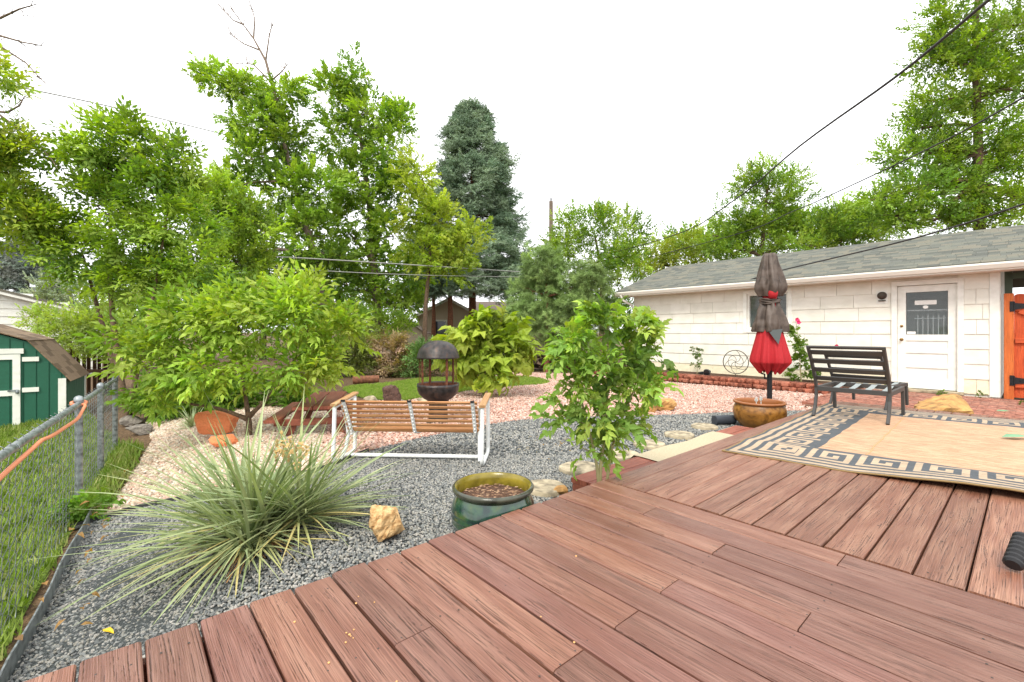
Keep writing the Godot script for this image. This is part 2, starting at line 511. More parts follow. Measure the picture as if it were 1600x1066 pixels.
func make_materials() -> void:
	M.speck = ramp_tex(3, 0.02, [Color(0.93, 0.93, 0.92), Color(0.97, 0.97, 0.965), Color(1, 1, 1)])
	M.blotch = ramp_tex(5, 0.008, [Color(0.6, 0.6, 0.6), Color(0.85, 0.85, 0.85), Color(1, 1, 1)])
	M.bump = bump_tex(7, 0.03, 6.0)
	M.fine = bump_tex(9, 0.09, 5.0)
	var deck_t := plank_tex(21, Color(0.445, 0.295, 0.235), Color(0.52, 0.38, 0.315), Color(0.19, 0.11, 0.08))
	var deck_u := plank_tex(41, Color(0.465, 0.30, 0.235), Color(0.55, 0.40, 0.33), Color(0.20, 0.11, 0.08))
	var raw_t := plank_tex(61, Color(0.72, 0.50, 0.30), Color(0.80, 0.60, 0.40), Color(0.45, 0.28, 0.15))
	M.deck = []
	for k in [1.0, 0.93, 1.06, 0.90, 0.97]: M.deck.push_back(plank_mat(deck_t, Color(k, k * rng.randf_range(0.985, 1.01), k * rng.randf_range(1.0, 1.05)), 0.42))
	M.deck_up = []
	for k in [0.98, 0.92, 1.04, 0.95]: M.deck_up.push_back(plank_mat(deck_u, Color(k, k, k * 0.98), 0.44))
	M.step = plank_mat(deck_u, Color(1.05, 0.82, 0.74), 0.55)
	M.redwood = plank_mat(deck_u, Color(1.0, 0.80, 0.72), 0.55)
	M.gate = plank_mat(raw_t, Color(0.98, 0.58, 0.42), 0.65)
	M.gate_post = plank_mat(raw_t, Color(1.0, 0.72, 0.5), 0.65)
	M.slat = plank_mat(raw_t, Color(0.92, 0.90, 0.88), 0.6)
	M.arm = plank_mat(raw_t, Color(0.88, 0.94, 1.0), 0.6)
	M.old_wood = plank_mat(raw_t, Color(0.42, 0.40, 0.38), 0.85)
	M.bark = tri_mat(Color(0.47, 0.38, 0.30), 0.9, M.blotch, 3.0, M.bump, 1.5)
	M.bark_grey = tri_mat(Color(0.55, 0.48, 0.42), 0.9, M.blotch, 3.0, M.bump, 1.5)
	M.bark_red = tri_mat(Color(0.55, 0.36, 0.26), 0.9, M.blotch, 3.0, M.bump, 1.5)
	M.stem_green = mat(Color(0.55, 0.52, 0.36), 0.7)
	M.leaf = leaf_mat()
	M.leaf_dull = leaf_mat(0.65, Color(0.7, 0.75, 0.35))
	M.needle = leaf_mat(0.7, Color(0.6, 0.6, 0.4))
	M.grass = leaf_mat(0.6, Color(0.8, 0.9, 0.3))
	M.stone = tinted_mat(0.85)
	M.grey_shade_sheet = tri_mat(Color(0.36, 0.38, 0.38), 0.95, ramp_tex(11, 0.12, [Color(0.25, 0.25, 0.26), Color(0.75, 0.77, 0.77), Color(1, 1, 1)]), 2.2, M.fine, 1.5)  # dark base colour paints in the shade between the grey stones
	M.pink_sheet = tri_mat(Color(0.80, 0.62, 0.55), 0.95, ramp_tex(12, 0.12, [Color(0.55, 0.45, 0.42), Color(0.9, 0.85, 0.8), Color(1, 1, 1)]), 1.3, M.fine, 1.5)
	M.cream_sheet = tri_mat(Color(0.78, 0.68, 0.56), 0.95, ramp_tex(13, 0.12, [Color(0.5, 0.45, 0.4), Color(0.9, 0.87, 0.8), Color(1, 1, 1)]), 1.6, M.fine, 1.5)
	M.earth = tri_mat(Color(0.50, 0.40, 0.30), 0.95, ramp_tex(14, 0.05, [Color(0.45, 0.42, 0.4), Color(0.8, 0.78, 0.7), Color(1, 1, 1)]), 0.8, M.fine, 1.5)
	M.lawn_sheet = tri_mat(Color(0.40, 0.48, 0.17), 0.95, ramp_tex(15, 0.06, [Color(0.55, 0.55, 0.4), Color(0.85, 0.9, 0.7), Color(1, 1, 0.9)]), 0.9, M.fine, 1.2)
	M.white = tri_mat(Color(0.925, 0.90, 0.86), 0.55, M.speck, 0.7)
	M.white_trim = tri_mat(Color(0.925, 0.925, 0.895), 0.5, M.speck, 0.6)
	M.siding = []
	for k in [Color(0.915, 0.905, 0.86), Color(0.905, 0.895, 0.848), Color(0.923, 0.913, 0.87)]: M.siding.push_back(tri_mat(k, 0.6, M.speck, 0.35))
	M.siding_low = tri_mat(Color(0.91, 0.87, 0.76), 0.65, M.speck, 0.6, M.fine, 0.25)
	M.dark = mat(Color(0.10, 0.09, 0.085), 0.9)
	M.glass = mat(Color(0.6, 0.65, 0.65, 0.12), 0.03)
	M.glass.metallic_specular = 0.35
	M.glass.transparency = BaseMaterial3D.TRANSPARENCY_ALPHA
	M.paper = mat(Color(0.9, 0.9, 0.88), 0.8)
	M.brass = mat(Color(0.55, 0.43, 0.24), 0.35, 0.9)
	M.black_metal = mat(Color(0.11, 0.11, 0.12), 0.5, 0.3)
	M.iron = mat(Color(0.30, 0.27, 0.24), 0.6, 0.4)
	M.galv = tri_mat(Color(0.62, 0.65, 0.66), 0.45, M.blotch, 4.0)
	M.galv.metallic = 0.55
	M.chair = mat(Color(0.25, 0.245, 0.24), 0.5, 0.15)
	M.strap = mat(Color(0.55, 0.58, 0.58), 0.6)
	M.tube = tri_mat(Color(0.90, 0.91, 0.91), 0.4, M.speck, 3.0)
	M.cord = mat(Color(0.83, 0.52, 0.37), 0.6)
	M.wire = mat(Color(0.16, 0.15, 0.15), 0.7)
	M.wire_pale = mat(Color(0.58, 0.58, 0.56), 0.7)
	M.shingle = []
	for k in [Color(0.42, 0.43, 0.395), Color(0.47, 0.475, 0.43), Color(0.37, 0.38, 0.355), Color(0.50, 0.485, 0.43), Color(0.43, 0.44, 0.41)]: M.shingle.push_back(tri_mat(k, 0.95, ramp_tex(17, 0.2, [Color(0.7, 0.7, 0.7), Color(1, 1, 1)], 128), 3.0) if M.shingle.is_empty() else recolour(M.shingle[0], k))
	M.shed_roof = recolour(M.shingle[0], Color(0.62, 0.52, 0.42))
	M.shed_roof_dark = recolour(M.shingle[0], Color(0.50, 0.41, 0.32))
	M.shed = tri_mat(Color(0.09, 0.36, 0.27), 0.6, M.speck, 1.5)
	M.brick = []
	for k in [Color(0.70, 0.46, 0.38), Color(0.62, 0.40, 0.34), Color(0.74, 0.52, 0.44), Color(0.68, 0.50, 0.43)]: M.brick.push_back(tri_mat(k, 0.9, M.blotch, 2.5, M.fine, 0.8))
	M.block = []
	for k in [Color(0.74, 0.45, 0.35), Color(0.68, 0.40, 0.31), Color(0.79, 0.50, 0.40)]: M.block.push_back(tri_mat(k, 0.9, M.blotch, 2.2, M.bump, 1.6))
	M.tan_rock = tri_mat(Color(0.80, 0.69, 0.51), 0.85, ramp_tex(23, 0.012, [Color(0.7, 0.58, 0.45), Color(0.95, 0.9, 0.85), Color(1, 1, 1)]), 4.0, M.bump, 1.6)
	M.orange_rock = tri_mat(Color(0.92, 0.54, 0.35), 0.85, M.speck, 2.5, M.bump, 1.3)
	M.ochre_rock = tri_mat(Color(0.80, 0.61, 0.36), 0.8, M.blotch, 1.5, M.bump, 0.8)
	M.brown_rock = tri_mat(Color(0.42, 0.31, 0.27), 0.9, M.blotch, 4.0, M.bump, 2.0)
	M.grey_rock = tri_mat(Color(0.56, 0.53, 0.49), 0.9, M.blotch, 3.0, M.bump, 1.5)
	M.paver = tri_mat(Color(0.74, 0.685, 0.575), 0.9, M.blotch, 1.8, M.fine, 0.8)
	M.mat_cream = tri_mat(Color(0.74, 0.69, 0.58), 0.95, M.speck, 5.0, M.fine, 1.2)
	M.tan_wall = mat(Color(0.76, 0.70, 0.61), 0.8)
	M.brown_roof = mat(Color(0.50, 0.44, 0.40), 0.95)
	M.red_cloth = tri_mat(Color(0.68, 0.085, 0.125), 0.75, M.speck, 2.0)
	M.red_cloth.backlight_enabled = true; M.red_cloth.backlight = Color(0.3, 0.12, 0.12)
	M.cover = tri_mat(Color(0.36, 0.315, 0.285), 0.6, ramp_tex(27, 0.008, [Color(0.62, 0.58, 0.55), Color(0.9, 0.87, 0.84), Color(1, 1, 1)]), 1.2, M.bump, 0.25)
	M.cover_in = mat(Color(0.30, 0.32, 0.32), 0.8)
	M.amber = tri_mat(Color(0.62, 0.44, 0.20), 0.35, ramp_tex(31, 0.01, [Color(0.55, 0.5, 0.42), Color(0.9, 0.85, 0.75), Color(1, 1, 1)]), 2.2, M.fine, 0.3, false)
	M.green_glaze = tri_mat(Color(1, 1, 1), 0.14, ramp_tex(33, 0.014, [Color(0.06, 0.14, 0.15), Color(0.10, 0.23, 0.20), Color(0.20, 0.32, 0.20), Color(0.32, 0.34, 0.15)]), 1.4, null, 1.0, false)
	M.green_glaze.clearcoat_enabled = true; M.green_glaze.clearcoat = 0.6; M.green_glaze.clearcoat_roughness = 0.08
	M.olive_glaze = tri_mat(Color(0.56, 0.50, 0.17), 0.25, M.blotch, 2.0, null, 1.0, false)
	M.rim_glaze = tri_mat(Color(0.30, 0.31, 0.26), 0.2, M.blotch, 3.0, null, 1.0, false)
	M.soil = tri_mat(Color(0.42, 0.30, 0.22), 0.95, ramp_tex(35, 0.07, [Color(0.3, 0.28, 0.25), Color(0.8, 0.75, 0.7), Color(1, 1, 1)]), 4.0, M.fine, 2.0)
	M.rusty = tri_mat(Color(1, 1, 1), 0.42, ramp_tex(37, 0.012, [Color(0.12, 0.11, 0.11), Color(0.20, 0.19, 0.19), Color(0.26, 0.24, 0.235), Color(0.34, 0.25, 0.20)]), 1.6, M.fine, 0.4)
	M.rusty.metallic = 0.45
	M.rust = tri_mat(Color(0.50, 0.29, 0.19), 0.8, M.blotch, 3.0, M.fine, 0.8)
	M.debris = tinted_mat(0.85)
func recolour(m: StandardMaterial3D, c: Color) -> StandardMaterial3D:
	var r: StandardMaterial3D = m.duplicate()
	r.albedo_color = c
	return r

# ------------------------------------------------------------------ deck
func build_deck() -> void:
	rng.seed = 100
	var o := thing("wooden_deck", "large weathered red-brown plank deck with boards laid in two directions", "deck", dk(0, 0), TURN)
	var joints := {0: [1.28], 1: [0.47], 2: [0.90], 4: [1.31], 5: [0.91], 7: [0.92], 9: [0.92], 11: [0.53], 3: [2.1], 6: [2.5], 8: [1.7], 10: [2.1], 12: [1.3], 13: [0.9], 15: [1.7], 16: [0.5], 18: [1.3]}
	var pitch := 0.1432
	for i in 27:
		var cuts := [0.0 + rng.randf_range(-0.012, 0.006)]
		if joints.has(i): cuts.append_array(joints[i])
		cuts.push_back(4.9)
		for k in cuts.size() - 1:
			var mb := MB.new()
			var off := Vector2(rng.randf() * 5, rng.randf() * 5)
			mb.cbox(Vector3((cuts[k] + cuts[k + 1]) / 2, -0.019, 0), Vector3(cuts[k + 1] - cuts[k] - 0.004, 0.038, pitch - rng.randf_range(0.005, 0.012)), 0.005, Transform3D.IDENTITY, off)
			part(o, "board", mb, M.deck[rng.randi() % 5], Transform3D(Basis(Vector3(1, 0, 0), rng.randfn(0, 0.006)), Vector3(0, 0.3 + rng.randfn(0, 0.0012), 0.008 + (i + 0.5) * pitch)))
	for i in 33:
		var mb := MB.new()
		var off := Vector2(rng.randf() * 5, rng.randf() * 5)
		mb.cbox(Vector3(0, -0.019, 0), Vector3(5.1, 0.038, 0.15 - rng.randf_range(0.006, 0.011)), 0.005, Transform3D.IDENTITY, off)
		part(o, "board", mb, M.deck_up[rng.randi() % 4], Transform3D(Basis(Vector3.UP, PI / 2) * Basis(Vector3(1, 0, 0), rng.randfn(0, 0.006)), Vector3((i + 0.5) * 0.15 - 0.01, 0.3 + rng.randfn(0, 0.0012), -5.1 / 2 - rng.randf_range(0.0, 0.006))))
	# nail heads, two a board on every joist
	var nail := MB.new(); nail.lathe([Vector2(0.0035, 0.0), Vector2(0.003, 0.0012), Vector2(0.0, 0.0015)], 7)
	var xfs := []
	var cs := []
	for i in 27:
		for j in 12:
			for e in [-0.035, 0.035]:
				xfs.push_back(Transform3D(Basis.IDENTITY, Vector3(0.10 + j * 0.405 + rng.randfn(0, 0.008), 0.2995, 0.008 + (i + 0.5) * pitch + e + rng.randfn(0, 0.004)))); cs.push_back(Color(0.05, 0.04, 0.035))
	for i in 33:
		for j in 12:
			for e in [-0.035, 0.035]:
				xfs.push_back(Transform3D(Basis.IDENTITY, Vector3((i + 0.5) * 0.15 - 0.01 + e + rng.randfn(0, 0.004), 0.2995, -0.06 - j * 0.405 + rng.randfn(0, 0.008)))); cs.push_back(Color(0.05, 0.04, 0.035))
	copies(o, "nail_heads", nail.done(), M.debris, xfs, cs)
	var rim := MB.new()
	rim.box(Vector3(0.03, 0.11, -0.6), Vector3(0.036, 0.28, 9.0))
	rim.box(Vector3(2.45, 0.11, -5.06), Vector3(4.7, 0.28, 0.036))
	part(o, "rim_joist", rim, M.redwood)
	var st := thing("wooden_step", "low red-brown box step running along the deck edge under a cream mat", "step", dk(0, 0), TURN)
	for k in 3:
		var mb := MB.new()
		mb.cbox(Vector3(0, -0.019, 0), Vector3(2.9, 0.038, 0.158), 0.004, Transform3D.IDENTITY, Vector2(k * 1.7, k * 0.9))
		part(st, "board", mb, M.step, Transform3D(Basis(Vector3.UP, PI / 2), Vector3(-0.085 - k * 0.163, 0.15, -1.68)))
	for e in [[Vector3(-0.25, 0.063, -0.25), Vector3(0.46, 0.13, 0.03)], [Vector3(-0.25, 0.063, -3.1), Vector3(0.46, 0.13, 0.03)]]:
		var mb := MB.new(); mb.box(e[0], e[1]); part(st, "end_panel", mb, M.redwood)
	var fp := MB.new(); fp.box(Vector3(-0.475, 0.063, -1.68), Vector3(0.03, 0.13, 2.8)); part(st, "front_panel", fp, M.redwood)
	# cream mat lying over the step, drooping over its outer edge
	var cm := MB.new()
	for i in 24:
		for j in 6:
			var q := []
			for a in [[0, 0], [1, 0], [1, 1], [0, 1]]:
				var s: float = lerpf(1.05, 2.55, (i + a[0]) / 24.0)
				var f: float = (j + a[1]) / 6.0
				var t := lerpf(-0.02, -0.60, f)
				var y := 0.158 + 0.004 * sin(s * 9.0) + (0.0 if t > -0.5 else -(absf(t) - 0.5) * 0.9)
				q.push_back(Vector3(t + 0.02 * sin(s * 4), y, -s - 0.06 * f))
			cm.quad(q[0], q[3], q[2], q[1])
	var cmo := part(self, "step_mat", cm, M.mat_cream)
	cmo.position = dk(0, 0); cmo.rotation.y = TURN
	tag(cmo, "thin cream mat spread over the low wooden step", "mat")

func rug_texture() -> ImageTexture:
	# 220 x 280 cells of about 1.25 cm: navy frame with a cream key pattern, straw-coloured field
	var W := 1024
	var H := 1024
	var navy := Color(0.285, 0.30, 0.315)
	var cream := Color(0.65, 0.57, 0.48)
	var straw := Color(0.66, 0.51, 0.39)
	var im := Image.create(W, H, false, Image.FORMAT_RGB8)
	im.fill(navy)
	var nz := noise(71, 1.0, 3)
	var bw := 172                         # border width in pixels
	# outer bands
	for k in [[10, 14], [36, 14]]:
		for e in 4:
			var r := Rect2i(k[0], k[0], W - 2 * k[0], k[1])
			if e == 1: r = Rect2i(k[0], H - k[0] - k[1], W - 2 * k[0], k[1])
			if e == 2: r = Rect2i(k[0], k[0], k[1], H - 2 * k[0])
			if e == 3: r = Rect2i(W - k[0] - k[1], k[0], k[1], H - 2 * k[0])
			im.fill_rect(r, cream)
	im.fill_rect(Rect2i(bw, bw, W - 2 * bw, H - 2 * bw), straw)
	# key motif, 7 x 7 grid of squares; # is cream
	var key := ["#######", "#.....#", "#.###.#", "#.#.#.#", "#.#...#", "#.#####", "#......"]
	var u := 13
	var y0 := 62
	var step := 8 * u
	for side in 4:
		var n := (W - 2 * 64) / step
		for m in n + 1:
			for a in 7:
				for b in 7:
					if key[a][b] != "#": continue
					var along := 64 + m * step + b * u
					if along + u > W - 64: continue
					var across := y0 + a * u
					var r := Rect2i(along, across, u, u)
					if side == 1: r = Rect2i(along, H - across - u, u, u)
					if side == 2: r = Rect2i(across, along, u, u)
					if side == 3: r = Rect2i(W - across - u, along, u, u)
					im.fill_rect(r, cream)
	for y in H:
		for x in W:
			var c := im.get_pixel(x, y)
			var g := nz.get_noise_2d(x * 0.012, y * 0.35)
			var h := nz.get_noise_2d(x * 0.6, y * 0.6 + 400)
			var p := nz.get_noise_2d(x * 0.006 + 90, y * 0.012)
			var k := 1.0 + 0.16 * g + 0.10 * h + 0.06 * p
			if absf(c.r - straw.r) < 0.01: c = c.lerp(Color(0.735, 0.61, 0.50), clampf(0.45 + g * 2.2, 0, 1) * 0.85)
			im.set_pixel(x, y, Color(c.r * k, c.g * k, c.b * k))
	return ImageTexture.create_from_image(im)
func build_rug() -> void:
	var m := mat(Color.WHITE, 0.9)
	m.albedo_texture = rug_texture()
	m.normal_enabled = true; m.normal_texture = M.fine; m.normal_scale = 0.35
	var o := thing("outdoor_rug", "straw-coloured woven outdoor rug with a navy and cream key border", "rug", dk(0, 0), TURN)
	var nz := noise(77, 1.0, 2)
	var N := 70
	var LS := 3.42
	var LT := 3.0
	var pos := func(a: float, b: float) -> Vector3:
		var s := 1.27 + a * LS + b * LT * 0.13
		var t := 0.19 - a * LS * 0.045 + b * LT
		var y := 0.308 + 0.004 * nz.get_noise_2d(s * 3, t * 3)
		# rucked fold by the chair and a lifted hem
		y += 0.028 * exp(-pow((s - 4.15 - 0.5 * (t - 0.3)) / 0.10, 2)) * smoothstep(1.0, 0.2, t)
		y += 0.014 * exp(-pow((s - 1.75 - 0.09 * t) / 0.10, 2))
		y += 0.05 * smoothstep(0.9, 1.7, t) * smoothstep(2.2, 1.4, s)
		t += 0.012 * nz.get_noise_2d(s * 2, 5.0)
		return Vector3(t, y, -s)
	var mb := MB.new()
	for i in N:
		for j in N:
			var p := []
			var us := []
			for q in [[0, 0], [1, 0], [1, 1], [0, 1]]:
				var a: float = (i + q[0]) / float(N)
				var b: float = (j + q[1]) / float(N)
				p.push_back(pos.call(a, b)); us.push_back(Vector2(b, a))
			var nn := []
			for q in [[0, 0], [1, 0], [1, 1], [0, 1]]:
				var a: float = (i + q[0]) / float(N)
				var b: float = (j + q[1]) / float(N)
				var d1: Vector3 = pos.call(a + 0.005, b) - pos.call(a - 0.005, b)
				var d2: Vector3 = pos.call(a, b + 0.005) - pos.call(a, b - 0.005)
				var w := d1.cross(d2).normalized()
				nn.push_back(w if w.y > 0 else -w)
			mb.quadn(p[0], p[3], p[2], p[1], nn[0], nn[3], nn[2], nn[1], us[0], us[3], us[2], us[1])
	part(o, "woven_field", mb, m)
	var hem := MB.new()
	for e in 2:
		var path := []
		for i in 61:
			var f := i / 60.0
			path.push_back((pos.call(0.0, f) if e == 0 else pos.call(f, 0.0)) - Vector3(0, 0.003, 0))
		hem.tube(path, 0.007, 5)
	part(o, "hem", hem, mat(Color(0.52, 0.43, 0.28), 0.9))
	var seam := MB.new()
	var sp := []
	for i in 40: sp.push_back(pos.call(lerpf(0.165, 0.83, i / 39.0), 0.27) + Vector3(0, 0.001, 0))
	seam.tube(sp, 0.004, 5)
	part(o, "seam", seam, mat(Color(0.72, 0.57, 0.40), 0.9))

# ------------------------------------------------------------------ garage
# local axes: x along the wall (0 at the corner by the gate, negative towards the far end), z towards the garden
func build_garage() -> void:
	rng.seed = 200
	var o := thing("garage", "long white panel-sided garage with a grey shingle roof and half-glazed door", "garage", Vector3(8.72, 0, -8.07), TURN)
	var L := 7.6
	var holes := [Rect2(-1.41, 0.13, 0.88, 2.05), Rect2(-4.30, 1.32, 0.92, 0.88)]
	var wall := MB.new()
	# front wall in pieces round the openings
	var xs := [-L, -4.30, -3.38, -1.41, -0.53, 0.0]
	for k in 5:
		var spans := [[0.0, 2.5]]
		if k == 1: spans = [[0.0, 1.32], [2.20, 2.5]]
		if k == 3: spans = [[0.0, 0.13], [2.18, 2.5]]
		for s in spans:
			wall.box(Vector3((xs[k] + xs[k + 1]) / 2, (s[0] + s[1]) / 2, -0.08), Vector3(xs[k + 1] - xs[k], s[1] - s[0], 0.16))
	wall.box(Vector3(-L + 0.08, 1.25, -2.7), Vector3(0.16, 2.5, 5.08))
	wall.box(Vector3(-0.08, 1.25, -2.7), Vector3(0.16, 2.5, 5.08))
	wall.box(Vector3(-L / 2, 1.25, -5.32), Vector3(L, 2.5, 0.16))
	for gx in [-L + 0.08, -0.08]:
		wall.prism([Vector2(2.5, 0), Vector2(2.5, -5.4), Vector2(3.42, -2.7)], gx - 0.08, gx + 0.08)
	part(o, "wall", wall, M.white)
	var fl := MB.new(); fl.box(Vector3(-L / 2, 0.03, -2.7), Vector3(L - 0.4, 0.06, 5.0)); part(o, "floor_slab", fl, M.paver)
	# siding panels in lapped rows
	var rh := 0.276
	for r in 9:
		var y0 := 0.11 + r * rh
		var y1 := minf(y0 + rh + 0.012, 2.47)
		var x := -L - (0.0 if r % 2 == 0 else 0.305) - rng.randf_range(0, 0.05)
		if r % 3 == 2: x -= 0.2
		while x < -0.005:
			var a := maxf(x, -L)
			var b := minf(x + 0.61, -0.12)
			x += 0.61
			if b - a < 0.02: continue
			var segs := [[a, b]]
			for h in holes:
				if y1 - 0.14 < h.position.y or y0 + 0.1 > h.end.y: continue
				var nx := []
				for s in segs:
					if s[1] <= h.position.x or s[0] >= h.end.x: nx.push_back(s); continue
					if s[0] < h.position.x: nx.push_back([s[0], h.position.x])
					if s[1] > h.end.x: nx.push_back([h.end.x, s[1]])
				segs = nx
			for s in segs:
				if s[1] - s[0] < 0.015: continue
				var mb := MB.new()
				mb.prism([Vector2(y0, 0.002), Vector2(y0, 0.024), Vector2(y1, 0.008), Vector2(y1, 0.002)], s[0] + 0.003, s[1] - 0.003)
				part(o, "siding_panel", mb, M.siding_low if r == 0 else M.siding[rng.randi() % 3])
	var cb := MB.new()
	cb.box(Vector3(-0.058, 1.29, 0.016), Vector3(0.124, 2.42, 0.032)); cb.box(Vector3(0.006, 1.29, -0.06), Vector3(0.02, 2.42, 0.12))
	part(o, "corner_board", cb, M.white_trim)
	# window
	var w := part(o, "window", frame_mb(Rect2(-4.30, 1.32, 0.92, 0.88), 0.045, -0.10, -0.02), M.white_trim)
	part(w, "casing", frame_mb(Rect2(-4.385, 1.235, 1.09, 1.05), 0.085, 0.0, 0.036), M.white_trim)
	var g := MB.new(); g.box(Vector3(-3.84, 1.76, -0.06), Vector3(0.84, 0.80, 0.005)); part(w, "pane", g, M.glass)
	var bl := MB.new()
	for i in 9: bl.box(Vector3(-3.86, 1.86 + i * 0.036, -0.13 - 0.01 * sin(i * 1.3)), Vector3(0.80, 0.004, 0.03), Transform3D(Basis(Vector3(0, 0, 1), 0.0), Vector3.ZERO))
	part(w, "blind", bl, mat(Color(0.62, 0.56, 0.46), 0.8))
	# door
	var d := MB.new()
	var dx := -1.405
	for r in [Rect2(dx, 0.14, 0.13, 2.03), Rect2(dx + 0.74, 0.14, 0.13, 2.03)]: d.box(Vector3(r.get_center().x, r.get_center().y, -0.045), Vector3(r.size.x, r.size.y, 0.045))
	for r in [[0.14, 0.20], [0.545, 0.10], [0.835, 0.10], [1.08, 0.12], [2.04, 0.13]]: d.box(Vector3(dx + 0.435, r[0] + r[1] / 2, -0.045), Vector3(0.61, r[1], 0.0446))
	var dn := part(o, "door", d, M.white_trim)
	for r in [[0.33, 0.23], [0.64, 0.20], [0.93, 0.16]]:
		var p := MB.new(); p.cbox(Vector3(dx + 0.435, r[0] + r[1] / 2, -0.055), Vector3(0.61, r[1], 0.03), 0.008); part(dn, "door_panel", p, M.white_trim)
	var gp := MB.new(); gp.box(Vector3(dx + 0.435, 1.62, -0.05), Vector3(0.60, 0.85, 0.005)); part(dn, "pane", gp, M.glass)
	var note := MB.new(); note.box(Vector3(dx + 0.42, 1.83, -0.044), Vector3(0.32, 0.085, 0.003)); part(dn, "paper_notice", note, M.paper); note = MB.new(); note.box(Vector3(dx + 0.21, 1.235, -0.044), Vector3(0.13, 0.05, 0.003)); part(dn, "paper_notice", note, M.paper)
	var ov := MB.new(); ov.lathe([Vector2(0, 0), Vector2(0.03, 0.001), Vector2(0.032, 0)], 16); part(dn, "oval_sticker", ov, M.paper, Transform3D(Basis(Vector3(1.3, 0, 0), Vector3(0, 0, 1), Vector3(0, 1, 0)), Vector3(dx + 0.42, 1.74, -0.0455)))
	var gr := MB.new()
	for i in 6: gr.box(Vector3(dx + 0.30 + i * 0.075, 1.38, -0.10), Vector3(0.012, 0.42 - 0.04 * (i % 2), 0.012))
	gr.box(Vector3(dx + 0.435, 1.68, -0.10), Vector3(0.60, 0.025, 0.012)); gr.box(Vector3(dx + 0.48, 1.52, -0.10), Vector3(0.46, 0.015, 0.012))
	part(dn, "grille", gr, M.strap)
	var kn := MB.new(); kn.lathe([Vector2(0, 0.06), Vector2(0.02, 0.058), Vector2(0.029, 0.045), Vector2(0.02, 0.03), Vector2(0.011, 0.02), Vector2(0.011, 0.004), Vector2(0.03, 0.003), Vector2(0.03, 0)], 16)
	part(dn, "knob", kn, M.brass, Transform3D(Basis(Vector3(1, 0, 0), Vector3(0, 0, 1), Vector3(0, -1, 0)), Vector3(dx + 0.065, 1.10, -0.022)))
	var lk := MB.new(); lk.lathe([Vector2(0, 0.02), Vector2(0.02, 0.018), Vector2(0.026, 0)], 16)
	part(dn, "lock", lk, M.brass, Transform3D(Basis(Vector3(1, 0, 0), Vector3(0, 0, 1), Vector3(0, -1, 0)), Vector3(dx + 0.065, 1.37, -0.022)))
	var cs := MB.new()
	for r in [Rect2(-1.49, 0.11, 0.085, 2.155), Rect2(-0.532, 0.11, 0.085, 2.155), Rect2(-1.404, 2.176, 0.871, 0.089)]: cs.box(Vector3(r.get_center().x, r.get_center().y, 0.02), Vector3(r.size.x, r.size.y, 0.04))
	part(o, "door_casing", cs, M.white_trim)
	var th := MB.new(); th.cbox(Vector3(-0.97, 0.10, 0.04), Vector3(1.05, 0.06, 0.18), 0.01); part(o, "threshold", th, M.paver)
	# lamp by the door: a grey bulkhead fitting, unlit
	var lm := MB.new(); lm.lathe([Vector2(0, 0.09), Vector2(0.05, 0.085), Vector2(0.075, 0.05), Vector2(0.08, 0.0)], 20)
	var ln := part(o, "wall_fitting", lm, M.iron, Transform3D(Basis(Vector3(1, 0, 0), Vector3(0, 0, 1), Vector3(0, -1, 0)), Vector3(-1.64, 2.0, 0.03)))
	var lb := MB.new(); lb.box(Vector3(-1.64, 1.97, 0.024), Vector3(0.19, 0.27, 0.015)); part(o, "backplate", lb, M.white_trim)
	var lh := MB.new(); lh.box(Vector3(-1.64, 1.895, 0.05), Vector3(0.12, 0.018, 0.05)); part(o, "drip_hood", lh, M.iron)
	# roof
	var rx0 := -8.0
	var rx1 := 3.2
	var ey := 2.47
	var ez := 0.42
	var ry := 3.53
	var rz := -2.7
	var deckm := MB.new()
	deckm.prism([Vector2(ey, ez), Vector2(ey - 0.06, ez), Vector2(ry - 0.06, rz), Vector2(ry, rz)], rx0, rx1)
	deckm.prism([Vector2(ey, -5.82), Vector2(ey - 0.06, -5.82), Vector2(ry - 0.06, rz), Vector2(ry, rz)], rx0, rx1)
	var roof := part(o, "roof", deckm, M.shingle[2])
	var slope := Vector3(0, ry - ey, rz - ez)
	var sl := slope.length()
	var rows := 26
	var sd := slope / sl
	var up := Vector3(0, -sd.z, sd.y)
	if up.y < 0: up = -up
	var unit := MB.new(); unit.box(Vector3.ZERO, Vector3.ONE)
	var um := unit.done()
	var tabs := []
	for r in rows:
		var x := rx0 - rng.randf() * 0.3
		while x < rx1:
			var ww := rng.randf_range(0.12, 0.34)
			var a := maxf(x, rx0)
			var b := minf(x + ww, rx1)
			x += ww
			if b - a < 0.03: continue
			tabs.push_back([a, b, r, rng.randi() % 5])
	tabs.sort_custom(func(p, q): return (4.5 - p[1]) + p[2] * 0.12 < (4.5 - q[1]) + q[2] * 0.12)
	var rest := MB.new(); rest.tinted = true
	var vis := 0
	for t in tabs:
		var f: float = (t[2] + 0.55) / rows
		var p: Vector3 = Vector3((t[0] + t[1]) / 2, ey, ez) + slope * f + up * (0.007 + 0.003 * ((t[3] + t[2]) % 2))
		var bs := Basis(Vector3(1, 0, 0), up, Vector3(1, 0, 0).cross(up)) * Basis(Vector3(1, 0, 0), 0.03)
		var size := Vector3(t[1] - t[0] - 0.004, 0.010, sl / rows * 1.12)
		var in_view: bool = t[0] < 0.9
		if in_view and vis < 300:
			vis += 1
			part(roof, "shingle", um, M.shingle[t[3]], Transform3D(bs * Basis.from_scale(size), p))
		else:
			rest.col = M.shingle[t[3]].albedo_color.srgb_to_linear()
			rest.box(Vector3.ZERO, size, Transform3D(bs, p))
	var rm := tinted_mat(0.95, M.shingle[0].albedo_texture, 3.0)
	part(roof, "far_shingles", rest, rm).set_meta("kind", "stuff")
	var fa := MB.new()
